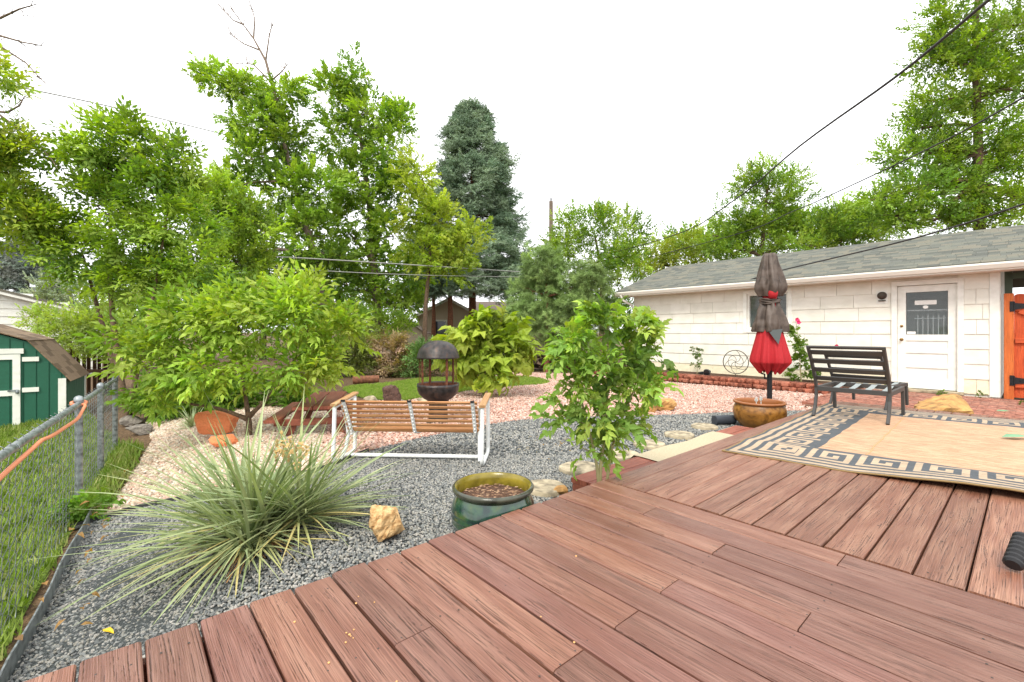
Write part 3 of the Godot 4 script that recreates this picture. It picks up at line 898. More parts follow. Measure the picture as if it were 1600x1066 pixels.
	fa.box(Vector3((rx0 + rx1) / 2, ey - 0.085, ez + 0.012), Vector3(rx1 - rx0, 0.13, 0.024))
	fa.prism([Vector2(ey - 0.02, ez), Vector2(ey - 0.15, ez), Vector2(ry - 0.15, rz), Vector2(ry - 0.02, rz)], rx0 - 0.03, rx0 - 0.002)
	part(o, "fascia", fa, M.white_trim)
	var gu := MB.new()
	gu.prism([Vector2(ey - 0.02, ez + 0.026), Vector2(ey - 0.11, ez + 0.026), Vector2(ey - 0.12, ez + 0.07), Vector2(ey - 0.05, ez + 0.11), Vector2(ey - 0.02, ez + 0.11)], rx0, rx1)
	part(o, "gutter", gu, mat(Color(0.93, 0.92, 0.88), 0.5))
	var so := MB.new(); so.box(Vector3((rx0 + rx1) / 2, ey - 0.135, 0.20), Vector3(rx1 - rx0, 0.02, 0.42)); part(o, "soffit", so, M.white)
	var ds := MB.new()
	ds.tube([Vector3(-7.75, 2.36, 0.47), Vector3(-7.72, 2.22, 0.44), Vector3(-7.62, 2.08, 0.12), Vector3(-7.55, 1.95, 0.06), Vector3(-7.55, 0.2, 0.06)], 0.035, 8)
	part(o, "downspout", ds, M.white_trim)
	# roof beam and side room beyond the gate
	var br := MB.new()
	br.box(Vector3(2.2, 1.2, -2.2), Vector3(1.9, 2.4, 0.12)); br.box(Vector3(0.10, 1.2, -0.5), Vector3(0.10, 2.38, 0.10)); br.box(Vector3(1.6, 2.28, -0.5), Vector3(3.0, 0.10, 0.10))
	part(o, "side_porch_frame", br, mat(Color(0.38, 0.44, 0.38), 0.8))
	var gt := thing("wooden_gate", "orange-stained board gate with black strap hinges beside the white garage", "gate", Vector3(8.72, 0, -8.07), TURN)
	var po := MB.new(); po.cbox(Vector3.ZERO, Vector3(1.86, 0.12, 0.12), 0.008); part(gt, "post", po, M.gate_post, Transform3D(Basis(Vector3(0, 0, 1), PI / 2), Vector3(0.115, 1.0, 0.0)))
	for i in 7:
		var bm := MB.new()
		var hw := 0.07
		var yb := 0.10
		var yt := 1.92 + 0.015 * sin(i * 2.1)
		bm.prism([Vector2(-hw, -0.01), Vector2(-hw, 0.01), Vector2(hw, 0.01), Vector2(hw, -0.01)], yb, yt - 0.03, Transform3D(Basis(Vector3(0, 1, 0), Vector3(-1, 0, 0), Vector3(0, 0, 1)), Vector3.ZERO), Vector2(i * 0.7, i * 1.1))
		var arc := []
		for k in 7: arc.push_back(Vector2(-hw + hw * 2 * k / 6.0, 0))
		for k in 6:
			var xa := -hw + hw * 2 * k / 6.0
			var xb := -hw + hw * 2 * (k + 1) / 6.0
			var ya := yt - 0.03 + 0.03 * sqrt(maxf(0.0, 1 - pow(xa / hw, 2)))
			var yb2 := yt - 0.03 + 0.03 * sqrt(maxf(0.0, 1 - pow(xb / hw, 2)))
			bm.face([Vector3(xa, yt - 0.03, 0.01), Vector3(xb, yt - 0.03, 0.01), Vector3(xb, yb2, 0.01), Vector3(xa, ya, 0.01)], Vector3(0, yt - 0.03, -1))
			bm.face([Vector3(xa, yt - 0.03, -0.01), Vector3(xb, yt - 0.03, -0.01), Vector3(xb, yb2, -0.01), Vector3(xa, ya, -0.01)], Vector3(0, yt - 0.03, 1))
			bm.face([Vector3(xa, ya, 0.01), Vector3(xb, yb2, 0.01), Vector3(xb, yb2, -0.01), Vector3(xa, ya, -0.01)], Vector3(0, 0, 0))
		part(gt, "board", bm, M.gate, Transform3D(Basis.IDENTITY, Vector3(0.2465 + i * 0.144, 0, 0.0)))
	for y in [0.32, 1.10, 1.66]:
		var rl := MB.new(); rl.cbox(Vector3(0.69, y, 0.032), Vector3(1.0, 0.085, 0.04), 0.004, Transform3D.IDENTITY, Vector2(y, y)); part(gt, "rail", rl, M.gate)
	var brc := MB.new(); brc.bar(Vector3(0.24, 1.62, 0.034), Vector3(1.15, 1.16, 0.034), 0.03, 0.085, 0.004, Vector3(0, 1, 0)); part(gt, "brace", brc, M.gate)
	for y in [0.40, 1.70]:
		var hg := MB.new()
		hg.box(Vector3(0.15, y, 0.066), Vector3(0.05, 0.18, 0.008))
		hg.face([Vector3(0.175, y + 0.06, 0.068), Vector3(0.175, y - 0.06, 0.068), Vector3(0.50, y - 0.018, 0.068), Vector3(0.50, y + 0.018, 0.068)], Vector3(0.3, y, 0))
		hg.face([Vector3(0.175, y + 0.06, 0.060), Vector3(0.175, y - 0.06, 0.060), Vector3(0.50, y - 0.018, 0.060), Vector3(0.50, y + 0.018, 0.060)], Vector3(0.3, y, 1))
		hg.tube([Vector3(0.178, y - 0.08, 0.066), Vector3(0.178, y + 0.08, 0.066)], 0.012, 8)
		for q in [Vector3(0.14, y + 0.05, 0.072), Vector3(0.14, y - 0.05, 0.072), Vector3(0.25, y, 0.070)]: hg.lathe([Vector2(0, 0.008), Vector2(0.012, 0)], 8, q)
		part(gt, "strap_hinge", hg, M.black_metal)
func frame_mb(r: Rect2, w: float, z0: float, z1: float) -> MB:
	var mb := MB.new()
	var zc := (z0 + z1) / 2
	var d := z1 - z0
	mb.box(Vector3(r.position.x + w / 2, r.get_center().y, zc), Vector3(w, r.size.y, d))
	mb.box(Vector3(r.end.x - w / 2, r.get_center().y, zc), Vector3(w, r.size.y, d))
	mb.box(Vector3(r.get_center().x, r.position.y + w / 2, zc), Vector3(r.size.x - 2 * w, w, d))
	mb.box(Vector3(r.get_center().x, r.end.y - w / 2, zc), Vector3(r.size.x - 2 * w, w, d))
	return mb
# a point given in the garage's own axes
func ga(x: float, y: float, z: float) -> Vector3:
	return Vector3(8.72 + 0.656 * x - 0.755 * z, y, -8.07 + 0.755 * x + 0.656 * z)

# ------------------------------------------------------------------ garden beds
func v2(a: Array) -> Array:
	var out := []
	for p in a: out.push_back(Vector2(p[0], p[1]))
	return out
func in_deck(p: Vector2) -> bool:
	var d := p - Vector2(0.596, -2.90)
	var s := d.dot(Vector2(0.755, -0.656))
	var t := d.dot(Vector2(0.656, 0.755))
	return (t > 0.06 and s < 5.0) or (t > -0.47 and s > 0.25 and s < 3.08)
func build_ground() -> void:
	rng.seed = 300
	var far := MB.new()
	var gx := [-600.0, -120, -50, -26, -18]
	var x := -14.0
	while x < 14.1: gx.push_back(x); x += 0.7
	gx.append_array([18.0, 26, 50, 120, 600])
	var gz := [-900.0, -200, -80, -45, -32, -26]
	x = -22.0
	while x < 3.1: gz.push_back(x); x += 0.7
	gz.append_array([8.0, 20, 60, 300])
	for i in gx.size() - 1:
		for j in gz.size() - 1:
			far.quad(on(gx[i], gz[j], -0.02), on(gx[i], gz[j + 1], -0.02), on(gx[i + 1], gz[j + 1], -0.02), on(gx[i + 1], gz[j], -0.02))
	tag(part(self, "ground", far, M.earth), "bare brown earth and mulch under the beds and trees", "ground", "", "structure")
	# boundary of the grey bed, from the fence round to the brick path
	var edge := [[-3.34, -3.40], [-3.13, -3.67], [-2.85, -3.74], [-2.1, -3.78], [-1.72, -4.1], [-1.5, -4.72], [-1.15, -5.22], [-0.9, -5.50], [-0.17, -6.2], [0.56, -6.55], [1.91, -6.73], [2.61, -6.83], [3.63, -7.05], [4.7, -7.15]]
	var curve := PackedVector2Array()
	for i in edge.size() - 1:
		var a := Vector2(edge[i][0], edge[i][1])
		var b := Vector2(edge[i + 1][0], edge[i + 1][1])
		var p0: Array = edge[maxi(i - 1, 0)]
		var p3: Array = edge[mini(i + 2, edge.size() - 1)]
		for k in 4: curve.push_back(a.cubic_interpolate(b, Vector2(p0[0], p0[1]), Vector2(p3[0], p3[1]), k / 4.0))
	curve.push_back(Vector2(4.7, -7.15))
	var grey := curve.duplicate()
	grey.append_array(PackedVector2Array([Vector2(5.0, -6.6), Vector2(0.8, -2.6), Vector2(-1.7, 0.1), Vector2(-2.1, -0.6), FP - FD * 3.2 + FN * 0.10, FP - FD * 0.2 + FN * 0.10]))
	var gb := thing("grey_gravel_bed", "blue-grey crushed stone gravel beside the deck", "gravel", Vector3.ZERO, 0, "", "stuff")
	sheet(gb, "gravel_base", grey, 0.0, M.grey_shade_sheet)
	var peb := pebble(5, 0.6)
	var greys := [Color(0.12, 0.13, 0.13), Color(0.185, 0.195, 0.19), Color(0.245, 0.25, 0.235), Color(0.34, 0.325, 0.295), Color(0.145, 0.15, 0.15), Color(0.27, 0.26, 0.225)]
	var near := PackedVector2Array([Vector2(-3.6, -4.4), Vector2(1.6, -4.6), Vector2(3.0, -4.6), Vector2(0.7, -2.7), Vector2(-2.2, 0)])
	var near_part := Geometry2D.intersect_polygons(grey, near)
	for q in near_part: strew(gb, "pebbles", q, 60000 if q.size() > 8 else 2000, peb, M.stone, [0.0055, 0.0105], greys, 0.004, in_deck)
	for q in Geometry2D.clip_polygons(grey, near): strew(gb, "pebbles", q, 24000, peb, M.stone, [0.0075, 0.0145], greys, 0.005, in_deck)
	# pink gravel
	var pink := curve.slice(16)
	pink.append_array(PackedVector2Array([Vector2(6.2, -8.1), Vector2(7.0, -8.6), Vector2(5.3, -9.8), Vector2(2.6, -12.6), Vector2(2.2, -13.6), Vector2(0.3, -13.9), Vector2(-1.2, -13.2), Vector2(0.7, -12.3), Vector2(0.9, -11.2), Vector2(-0.3, -10.3), Vector2(-1.1, -9.4), Vector2(-1.9, -8.2), Vector2(-2.5, -8.2), Vector2(-3.1, -7.6), Vector2(-2.6, -6.4), Vector2(-2.1, -5.0)]))
	var pb := thing("pink_gravel_bed", "pale pink crushed stone gravel between the lawn and the garage", "gravel", Vector3.ZERO, 0, "", "stuff")
	sheet(pb, "gravel_base", pink, -0.004, M.pink_sheet)
	strew(pb, "pebbles", pink, 42000, pebble(6, 0.6), M.stone, [0.012, 0.023], [Color(0.50, 0.31, 0.24), Color(0.56, 0.38, 0.31), Color(0.42, 0.235, 0.18), Color(0.60, 0.48, 0.41), Color(0.52, 0.345, 0.275), Color(0.36, 0.25, 0.21)], 0.004)
	var cream := curve.slice(2, 21)
	cream.append_array(PackedVector2Array([Vector2(-2.1, -5.0), Vector2(-2.6, -6.4), Vector2(-3.1, -7.6), Vector2(-3.9, -7.5), Vector2(-5.2, -7.5), Vector2(-6.0, -7.4), FP + FD * 2.6 + FN * 0.35, FP + FD * 1.0 + FN * 0.25, FP - FD * 0.2 + FN * 0.2]))
	var cb := thing("cream_gravel_bed", "cream and beige river gravel along the chain link fence", "gravel", Vector3.ZERO, 0, "", "stuff")
	sheet(cb, "gravel_base", cream, -0.008, M.cream_sheet)
	strew(cb, "pebbles", cream, 24000, pebble(7, 0.65), M.stone, [0.011, 0.023], [Color(0.52, 0.42, 0.31), Color(0.60, 0.51, 0.40), Color(0.43, 0.31, 0.22), Color(0.63, 0.56, 0.47), Color(0.33, 0.27, 0.21), Color(0.54, 0.37, 0.28)], 0.0)
	# plastic edging between the beds
	var em := MB.new()
	for i in 20:
		var a := curve[i]
		var b := curve[i + 1]
		em.bar(on(a.x, a.y, 0.012), on(b.x, b.y, 0.012), 0.012, 0.05, 0.003)
	tag(part(self, "bed_edging", em, mat(Color(0.22, 0.22, 0.23), 0.6)), "black plastic edging strip between grey and cream gravel", "edging")
	var st := MB.new()
	for i in 10:
		var a := FP - FD * (3.2 - i * 0.32) + FN * (0.10 + 0.008 * sin(i * 1.7))
		var b := FP - FD * (3.2 - (i + 1) * 0.32) + FN * (0.10 + 0.008 * sin((i + 1) * 1.7))
		st.bar(on(a.x, a.y, 0.03), on(b.x, b.y, 0.03), 0.010, 0.12, 0.002)
	tag(part(self, "steel_edging", st, M.galv), "thin galvanised steel edging strip at the foot of the fence", "edging")
	# lawn and the grass next door
	var lawn := smooth_ring(v2([[-3.74, -10.1], [-2.97, -8.75], [-2.36, -8.3], [-1.93, -8.24], [-1.08, -9.3], [-0.29, -10.1], [0.9, -11.0], [0.4, -12.5], [-1.06, -12.4], [-2.4, -12.05], [-2.97, -11.0]]))
	var lw := thing("lawn", "small bright green lawn patch behind the fire pit", "lawn", Vector3.ZERO, 0, "", "stuff")
	sheet(lw, "turf", lawn, 0.0, M.lawn_sheet)
	var tuft := MB.new(); tuft.tinted = true
	rng.seed = 31
	for i in 9:
		var a := rng.randf() * TAU
		var b := Vector3(rng.randfn(0, 0.25), 0, rng.randfn(0, 0.25))
		var h := rng.randf_range(0.6, 1.1)
		var q := b + Vector3(cos(a) * 0.4, h, sin(a) * 0.4)
		var w := Vector3(-sin(a), 0, cos(a)) * 0.07
		var k := rng.randf_range(0.8, 1.2)
		tuft.col = Color(k, k, k)
		tuft.tri(b - w, b + w, q)
	var tm := tuft.done()
	var greens := [Color(0.25, 0.36, 0.05), Color(0.30, 0.41, 0.07), Color(0.21, 0.32, 0.05), Color(0.36, 0.42, 0.11)]
	strew(lw, "grass", lawn, 22000, tm, M.grass, [0.035, 0.06], greens, 0.0, null, 0.1)
	var nb := PackedVector2Array([FP - FD * 4.0 + FN * 0.02, FP + FD * 2.6 + FN * 0.02, FP + FD * 7.5 - FN * 1.0, FP + FD * 7.5 - FN * 7.0, FP - FD * 4 - FN * 7.0])
	var nl := thing("neighbouring_grass", "rough green grass beyond the chain link fence", "grass", Vector3.ZERO, 0, "", "stuff")
	sheet(nl, "turf", nb, 0.0, M.lawn_sheet)
	strew(nl, "grass", nb, 34000, tm, M.grass, [0.05, 0.11], [Color(0.22, 0.31, 0.05), Color(0.27, 0.36, 0.07), Color(0.34, 0.37, 0.12), Color(0.17, 0.25, 0.04)], 0.0, null, 0.15)
	var wd := PackedVector2Array([FP - FD * 0.3 + FN * 0.02, FP + FD * 2.3 + FN * 0.02, FP + FD * 2.3 + FN * 0.25, FP + FD * 0.5 + FN * 0.20, FP - FD * 0.3 + FN * 0.08])
	var wn := thing("fence_weeds", "tall green weeds growing along the foot of the chain link fence", "weeds", Vector3.ZERO, 0, "", "stuff")
	strew(wn, "weeds", wd, 420, tm, M.grass, [0.06, 0.17], [Color(0.17, 0.27, 0.04), Color(0.24, 0.32, 0.07), Color(0.32, 0.33, 0.12)], 0.0, null, 0.2)
	# litter of dry leaves on the grey bed
	rng.seed = 33
	var dl := MB.new()
	leaf(dl, Vector3.ZERO, Vector3(1, 0, 0), Vector3(0, 1, 0), 0.06, 0.012, 0.3, 0.6)
	var dlm := dl.done()
	var dm := leaf_mat(0.8)
	var near_fence := PackedVector2Array([FP - FD * 2.4 + FN * 0.13, FP - FD * 0.3 + FN * 0.13, FP - FD * 0.3 + FN * 0.4, FP - FD * 2.4 + FN * 0.35])
	var lt := thing("dry_leaf_litter", "scattered brown dry leaves on the grey gravel", "leaves", Vector3.ZERO, 0, "", "stuff")
	strew(lt, "leaves", near_fence, 46, dlm, dm, [0.5, 1.2], [Color(0.40, 0.22, 0.09), Color(0.48, 0.28, 0.12), Color(0.30, 0.18, 0.09)], 0.016, null, 0.25)
	strew(lt, "leaves", PackedVector2Array([Vector2(0.05, -4.2), Vector2(0.7, -4.4), Vector2(0.75, -5.0), Vector2(0.1, -4.9)]), 30, dlm, dm, [0.3, 0.8], [Color(0.40, 0.24, 0.10), Color(0.45, 0.32, 0.15)], 0.016, null, 0.25)
	var yl := MB.new()
	leaf(yl, Vector3.ZERO, Vector3(0.96, 0, 0.25).normalized(), Vector3(0, 1, 0), 0.075, 0.016, 0.1, 0.4)
	var y1 := part(self, "fallen_leaf", yl, mat(Color(0.88, 0.74, 0.16), 0.6)); y1.position = on(-1.97, -2.17, 0.024)
	tag(y1, "single bright yellow leaf lying on the grey gravel", "leaf")
	var peb_on := MB.new(); peb_on.lathe([Vector2(0, 0.005), Vector2(0.005, 0.003), Vector2(0.004, 0)], 6)
	var pm := peb_on.done()
	var gritm := mat(Color(0.80, 0.62, 0.40), 0.8)
	var gt := thing("spilled_grit", "few tan grains of grit scattered on the deck boards", "grit", Vector3.ZERO, 0, "", "stuff")
	for q in [[-0.504, -1.437], [-0.503, -1.407], [-0.522, -1.422], [-0.509, -1.413], [-0.508, -1.378], [-0.492, -1.398], [-0.711, -1.475], [-0.483, -1.583], [-0.551, -1.618], [-0.545, -1.576], [0.190, -1.378], [-0.313, -1.224], [-0.525, -1.293], [0.096, -1.502], [0.271, -1.908]]:
		part(gt, "grain", pm, gritm, Transform3D(Basis.from_scale(Vector3.ONE * rng.randf_range(0.5, 0.9)), Vector3(q[0], 0.301, q[1])))

func build_paving() -> void:
	rng.seed = 400
	# brick paving in a basket of rows, garage axes: z is the distance from the wall
	var o := thing("brick_path", "red brick paving in front of the garage door", "path", Vector3(8.72, 0, -8.07), TURN, "", "structure")
	var bed := MB.new(); bed.box(Vector3(0.2, 0.02, 1.65), Vector3(4.6, 0.04, 3.2)); part(o, "sand_joints", bed, tri_mat(Color(0.48, 0.38, 0.32), 0.95, M.speck, 3.0))
	var unit := MB.new(); unit.cbox(Vector3.ZERO, Vector3(0.195, 0.05, 0.094), 0.005)
	var um := unit.done()
	var rest := MB.new()
	var n := 0
	var r := 0
	var z := 0.12
	while z < 3.2:
		var x := -2.1 - (0.1 if r % 2 else 0.0)
		while x < 2.5:
			var p := Vector3(x + 0.1, 0.045 + rng.randfn(0, 0.0025), z)
			if x < 0.75 + z * 0.25 and n < 300:
				n += 1
				part(o, "brick", um, M.brick[rng.randi() % 4], Transform3D(Basis(Vector3.UP, rng.randfn(0, 0.012)), p))
			else:
				rest.box(p, Vector3(0.195, 0.05, 0.094))
			x += 0.202
		z += 0.101; r += 1
	part(o, "far_bricks", rest, M.brick[0]).set_meta("kind", "stuff")
	# planter wall of split-faced blocks
	var pl := thing("block_planter", "low red split-faced block border, two courses high, along the garage", "planter", Vector3(8.72, 0, -8.07), TURN)
	var shapes := []
	for k in 4:
		var mb := rock_mesh(50 + k, Vector3(0.36, 0.13, 0.26), 0, 0.07, 2)
		for i in mb.v.size():
			var p := mb.v[i]
			# squared-off block with a rough face
			var q := Vector3(clampf(p.x * 1.35, -0.142, 0.142), clampf(p.y * 1.5, -0.0485, 0.0485), clampf(p.z * 1.2, -0.1, 0.2))
			mb.v[i] = q + Vector3(0, 0, 0.01 * sin(i * 1.7 + k))
		for i in range(0, mb.v.size(), 3):
			var nn := -(mb.v[i + 1] - mb.v[i]).cross(mb.v[i + 2] - mb.v[i]).normalized()
			for j in 3: mb.n[i + j] = nn
		shapes.push_back(mb.done())
	for c in 2:
		for k in 21:
			var x := -8.2 + k * 0.292 + (0.146 if c else 0.0)
			part(pl, "block", shapes[rng.randi() % 4], M.block[rng.randi() % 3], Transform3D(Basis(Vector3.UP, rng.randfn(0, 0.03)), Vector3(x, 0.05 + c * 0.099, 1.2 - 0.02 * c + rng.randfn(0, 0.006))))
	var soil := MB.new(); soil.box(Vector3(-5.1, 0.08, 0.55), Vector3(6.3, 0.16, 1.1)); part(pl, "soil", soil, M.soil)
	# round stepping stones
	rng.seed = 410
	for p in [[0.62, -4.06, 0.19], [1.10, -4.50, 0.17], [1.50, -4.93, 0.17], [2.0, -5.38, 0.17], [2.5, -5.86, 0.16], [0.26, -3.56, 0.16]]:
		var mb := MB.new()
		var r0: float = p[2]
		var a := rng.randf() * 6
		mb.lathe([Vector2(0, 0.038), Vector2(r0 * 0.93, 0.038), Vector2(r0, 0.030), Vector2(r0 * 1.01, 0.0)], 26, Vector3.ZERO, func(w: float, _y: float) -> float: return 1.0 + 0.035 * sin(w * 3 + a) + 0.02 * sin(w * 5 + a * 2))
		var o2 := part(self, "stepping_stone", mb, M.paver); o2.position = Vector3(p[0], 0.004, p[1])
		tag(o2, "round cream stepping stone on the grey gravel beside the wooden step", "stepping stone", "stepping stones beside the step")

# ------------------------------------------------------------------ garden furniture
func build_chairs() -> void:
	for k in 2:
		var o := thing("patio_chair", ["armless dark grey slatted metal chair without cushion standing on the rug", "second dark grey slatted metal chair, mostly hidden behind the one on the rug"][k], "chair", dk(3.57, 0.52, 0.312) if k == 0 else dk(4.70, 0.36, 0.302), TURN + (PI if k == 0 else PI * 0.96))
		if k == 1: o.scale = Vector3.ONE * 0.9
		# local: x across, z forward (the way a sitter looks)
		var w := 0.69
		for sx in [-1, 1]:
			var x: float = sx * (w / 2 - 0.02)
			var rear := MB.new()
			var pts := [Vector3(x, 0, -0.05), Vector3(x, 0.10, 0.015), Vector3(x, 0.22, 0.055), Vector3(x, 0.31, 0.06), Vector3(x, 0.42, 0.02), Vector3(x, 0.60, -0.10), Vector3(x, 0.77, -0.23)]
			for i in pts.size() - 1: rear.bar(pts[i], pts[i + 1] + (pts[i + 1] - pts[i]).normalized() * 0.008, 0.028, 0.042, 0.004, Vector3(0, 0.3, 1))
			part(o, "rear_leg", rear, M.chair)
			var fr := MB.new(); fr.bar(Vector3(x, 0.0, 0.80), Vector3(x, 0.31, 0.76), 0.03, 0.05, 0.004, Vector3(0, 0, 1)); part(o, "front_leg", fr, M.chair)
		for i in 4:
			var y := 0.425 + i * 0.098
			var zz := lerpf(0.018, -0.22, (y - 0.42) / 0.34)
			var sl := MB.new()
			for j in 6:
				var xa := lerpf(-0.325, 0.325, j / 6.0)
				var xb := lerpf(-0.325, 0.325, (j + 1) / 6.0)
				var za := zz - 0.03 * (1 - pow(xa / 0.325, 2)) * 0.8
				var zb := zz - 0.03 * (1 - pow(xb / 0.325, 2)) * 0.8
				sl.bar(Vector3(xa, y, za), Vector3(xb, y, zb), 0.014, 0.058, 0.003, Vector3(0, 1, -0.7))
			part(o, "back_slat", sl, M.chair)
		var top := MB.new(); top.bar(Vector3(-0.34, 0.775, -0.235), Vector3(0.34, 0.775, -0.235), 0.022, 0.035, 0.005, Vector3(0, 1, -0.7)); part(o, "top_rail", top, M.chair)
		var sf := MB.new()
		for sx in [-1, 1]: sf.bar(Vector3(sx * 0.325, 0.30, 0.04), Vector3(sx * 0.325, 0.30, 0.78), 0.03, 0.05)
		sf.bar(Vector3(-0.31, 0.30, 0.06), Vector3(0.31, 0.30, 0.06), 0.03, 0.05); sf.bar(Vector3(-0.31, 0.30, 0.765), Vector3(0.31, 0.30, 0.765), 0.03, 0.05)
		part(o, "seat_frame", sf, M.chair)
		for i in 4:
			var x := -0.225 + i * 0.15
			var sb := MB.new()
			for j in 6:
				var za := lerpf(0.07, 0.75, j / 6.0)
				var zb := lerpf(0.07, 0.75, (j + 1) / 6.0)
				var s := func(q: float) -> float: return 0.318 - 0.03 * sin(PI * (q - 0.07) / 0.68)
				sb.bar(Vector3(x, s.call(za), za), Vector3(x, s.call(zb), zb), 0.055, 0.004, 0.001)
			part(o, "seat_strap", sb, M.strap)

func build_umbrella() -> void:
	var o := thing("patio_umbrella", "closed red patio umbrella half wrapped in a brown storage cover", "umbrella", Vector3(4.34, 0, -7.6))
	var pole := MB.new(); pole.tube([Vector3(0, 0.0, 0), Vector3(0, 2.45, 0)], 0.024, 12); part(o, "pole", pole, M.black_metal)
	var sl := MB.new(); sl.tube([Vector3(0, 0.02, 0), Vector3(0, 0.62, 0)], 0.04, 12); part(o, "base_tube", sl, M.black_metal)
	var bs := MB.new(); bs.lathe([Vector2(0, 0.07), Vector2(0.06, 0.07), Vector2(0.09, 0.055), Vector2(0.23, 0.035), Vector2(0.25, 0.0)], 28); part(o, "base", bs, M.black_metal)
	var ck := MB.new(); ck.tube([Vector3(-0.03, 0.47, 0.02), Vector3(-0.10, 0.47, 0.03), Vector3(-0.10, 0.54, 0.03), Vector3(-0.16, 0.56, 0.04)], 0.014, 8); part(o, "crank", ck, M.black_metal)
	var fold := func(w: float, y: float) -> float:
		var k := clampf((1.5 - y) / 0.9, 0.1, 1.0)
		return 1.0 + k * (0.10 * cos(8 * w + 0.6) + 0.07 * cos(17 * w + 1.0 + y) + 0.04 * cos(29 * w))
	var can := MB.new()
	can.lathe([Vector2(0.03, 2.0), Vector2(0.10, 1.9), Vector2(0.11, 1.75), Vector2(0.12, 1.6), Vector2(0.16, 1.4), Vector2(0.20, 1.2), Vector2(0.24, 1.0), Vector2(0.268, 0.86), Vector2(0.28, 0.78), Vector2(0.275, 0.74)], 96, Vector3.ZERO, fold)
	# scalloped hem with the tips of the ribs
	var hem := []
	for k in 97:
		var w := TAU * k / 96
		var r: float = 0.275 * fold.call(w, 0.74)
		hem.push_back(Vector3(cos(w) * r, 0.74, sin(w) * r))
	for k in 96:
		var w0 := TAU * k / 96
		var w1 := TAU * (k + 1) / 96
		var a: Vector3 = hem[k]
		var b: Vector3 = hem[k + 1]
		var d := func(w: float) -> float: return 0.17 + 0.03 * cos(8 * w + 0.6) - 0.02 * absf(sin(4 * w))
		var c0 := a * Vector3(0.52, 0, 0.52) + Vector3(0, 0.74 - d.call(w0), 0)
		var c1 := b * Vector3(0.52, 0, 0.52) + Vector3(0, 0.74 - d.call(w1), 0)
		can.quad(b, a, c0, c1)
	part(o, "canopy", can, M.red_cloth)
	var cf := func(w: float, y: float) -> float:
		return 1.0 + 0.15 * cos(5 * w + y * 2.0) + 0.10 * cos(9 * w - y * 5.0) + 0.05 * cos(14 * w + y * 11.0)
	var cov := MB.new()
	cov.lathe([Vector2(0.02, 2.58), Vector2(0.085, 2.57), Vector2(0.11, 2.52), Vector2(0.125, 2.42), Vector2(0.15, 2.28), Vector2(0.185, 2.14), Vector2(0.215, 2.04), Vector2(0.21, 1.95), Vector2(0.16, 1.85)], 64, Vector3.ZERO, cf)
	cov.lathe([Vector2(0.145, 1.80), Vector2(0.125, 1.75), Vector2(0.14, 1.70), Vector2(0.175, 1.62), Vector2(0.205, 1.50), Vector2(0.225, 1.38), Vector2(0.235, 1.27), Vector2(0.22, 1.25)], 64, Vector3.ZERO, cf)
	part(o, "storage_cover", cov, M.cover)
	# ties, turned-back hem and red cloth bulging out between them
	var tie := MB.new()
	for k in 3:
		var ring := []
		for i in 25:
			var w := TAU * i / 24
			ring.push_back(Vector3(cos(w) * 0.145, 1.74 + 0.025 * k + 0.018 * sin(2 * w + k), sin(w) * 0.145))
		tie.tube(ring, 0.016, 6, false)
	part(o, "tie_strap", tie, M.cover)
	var bul := MB.new(); bul.lathe([Vector2(0.001, 1.98), Vector2(0.055, 1.96), Vector2(0.075, 1.89), Vector2(0.06, 1.82), Vector2(0.001, 1.79)], 18, Vector3(-0.03, 0, 0.15)); part(o, "canopy_bulge", bul, M.red_cloth)
	var fl := MB.new()
	fl.face([Vector3(-0.16, 1.28, 0.235), Vector3(0.06, 1.30, 0.265), Vector3(-0.02, 1.05, 0.29)], Vector3.ZERO)
	fl.face([Vector3(-0.16, 1.28, 0.229), Vector3(0.06, 1.30, 0.259), Vector3(-0.02, 1.05, 0.284)], Vector3(0, 1.2, 1))
	part(o, "cover_flap", fl, M.cover_in)

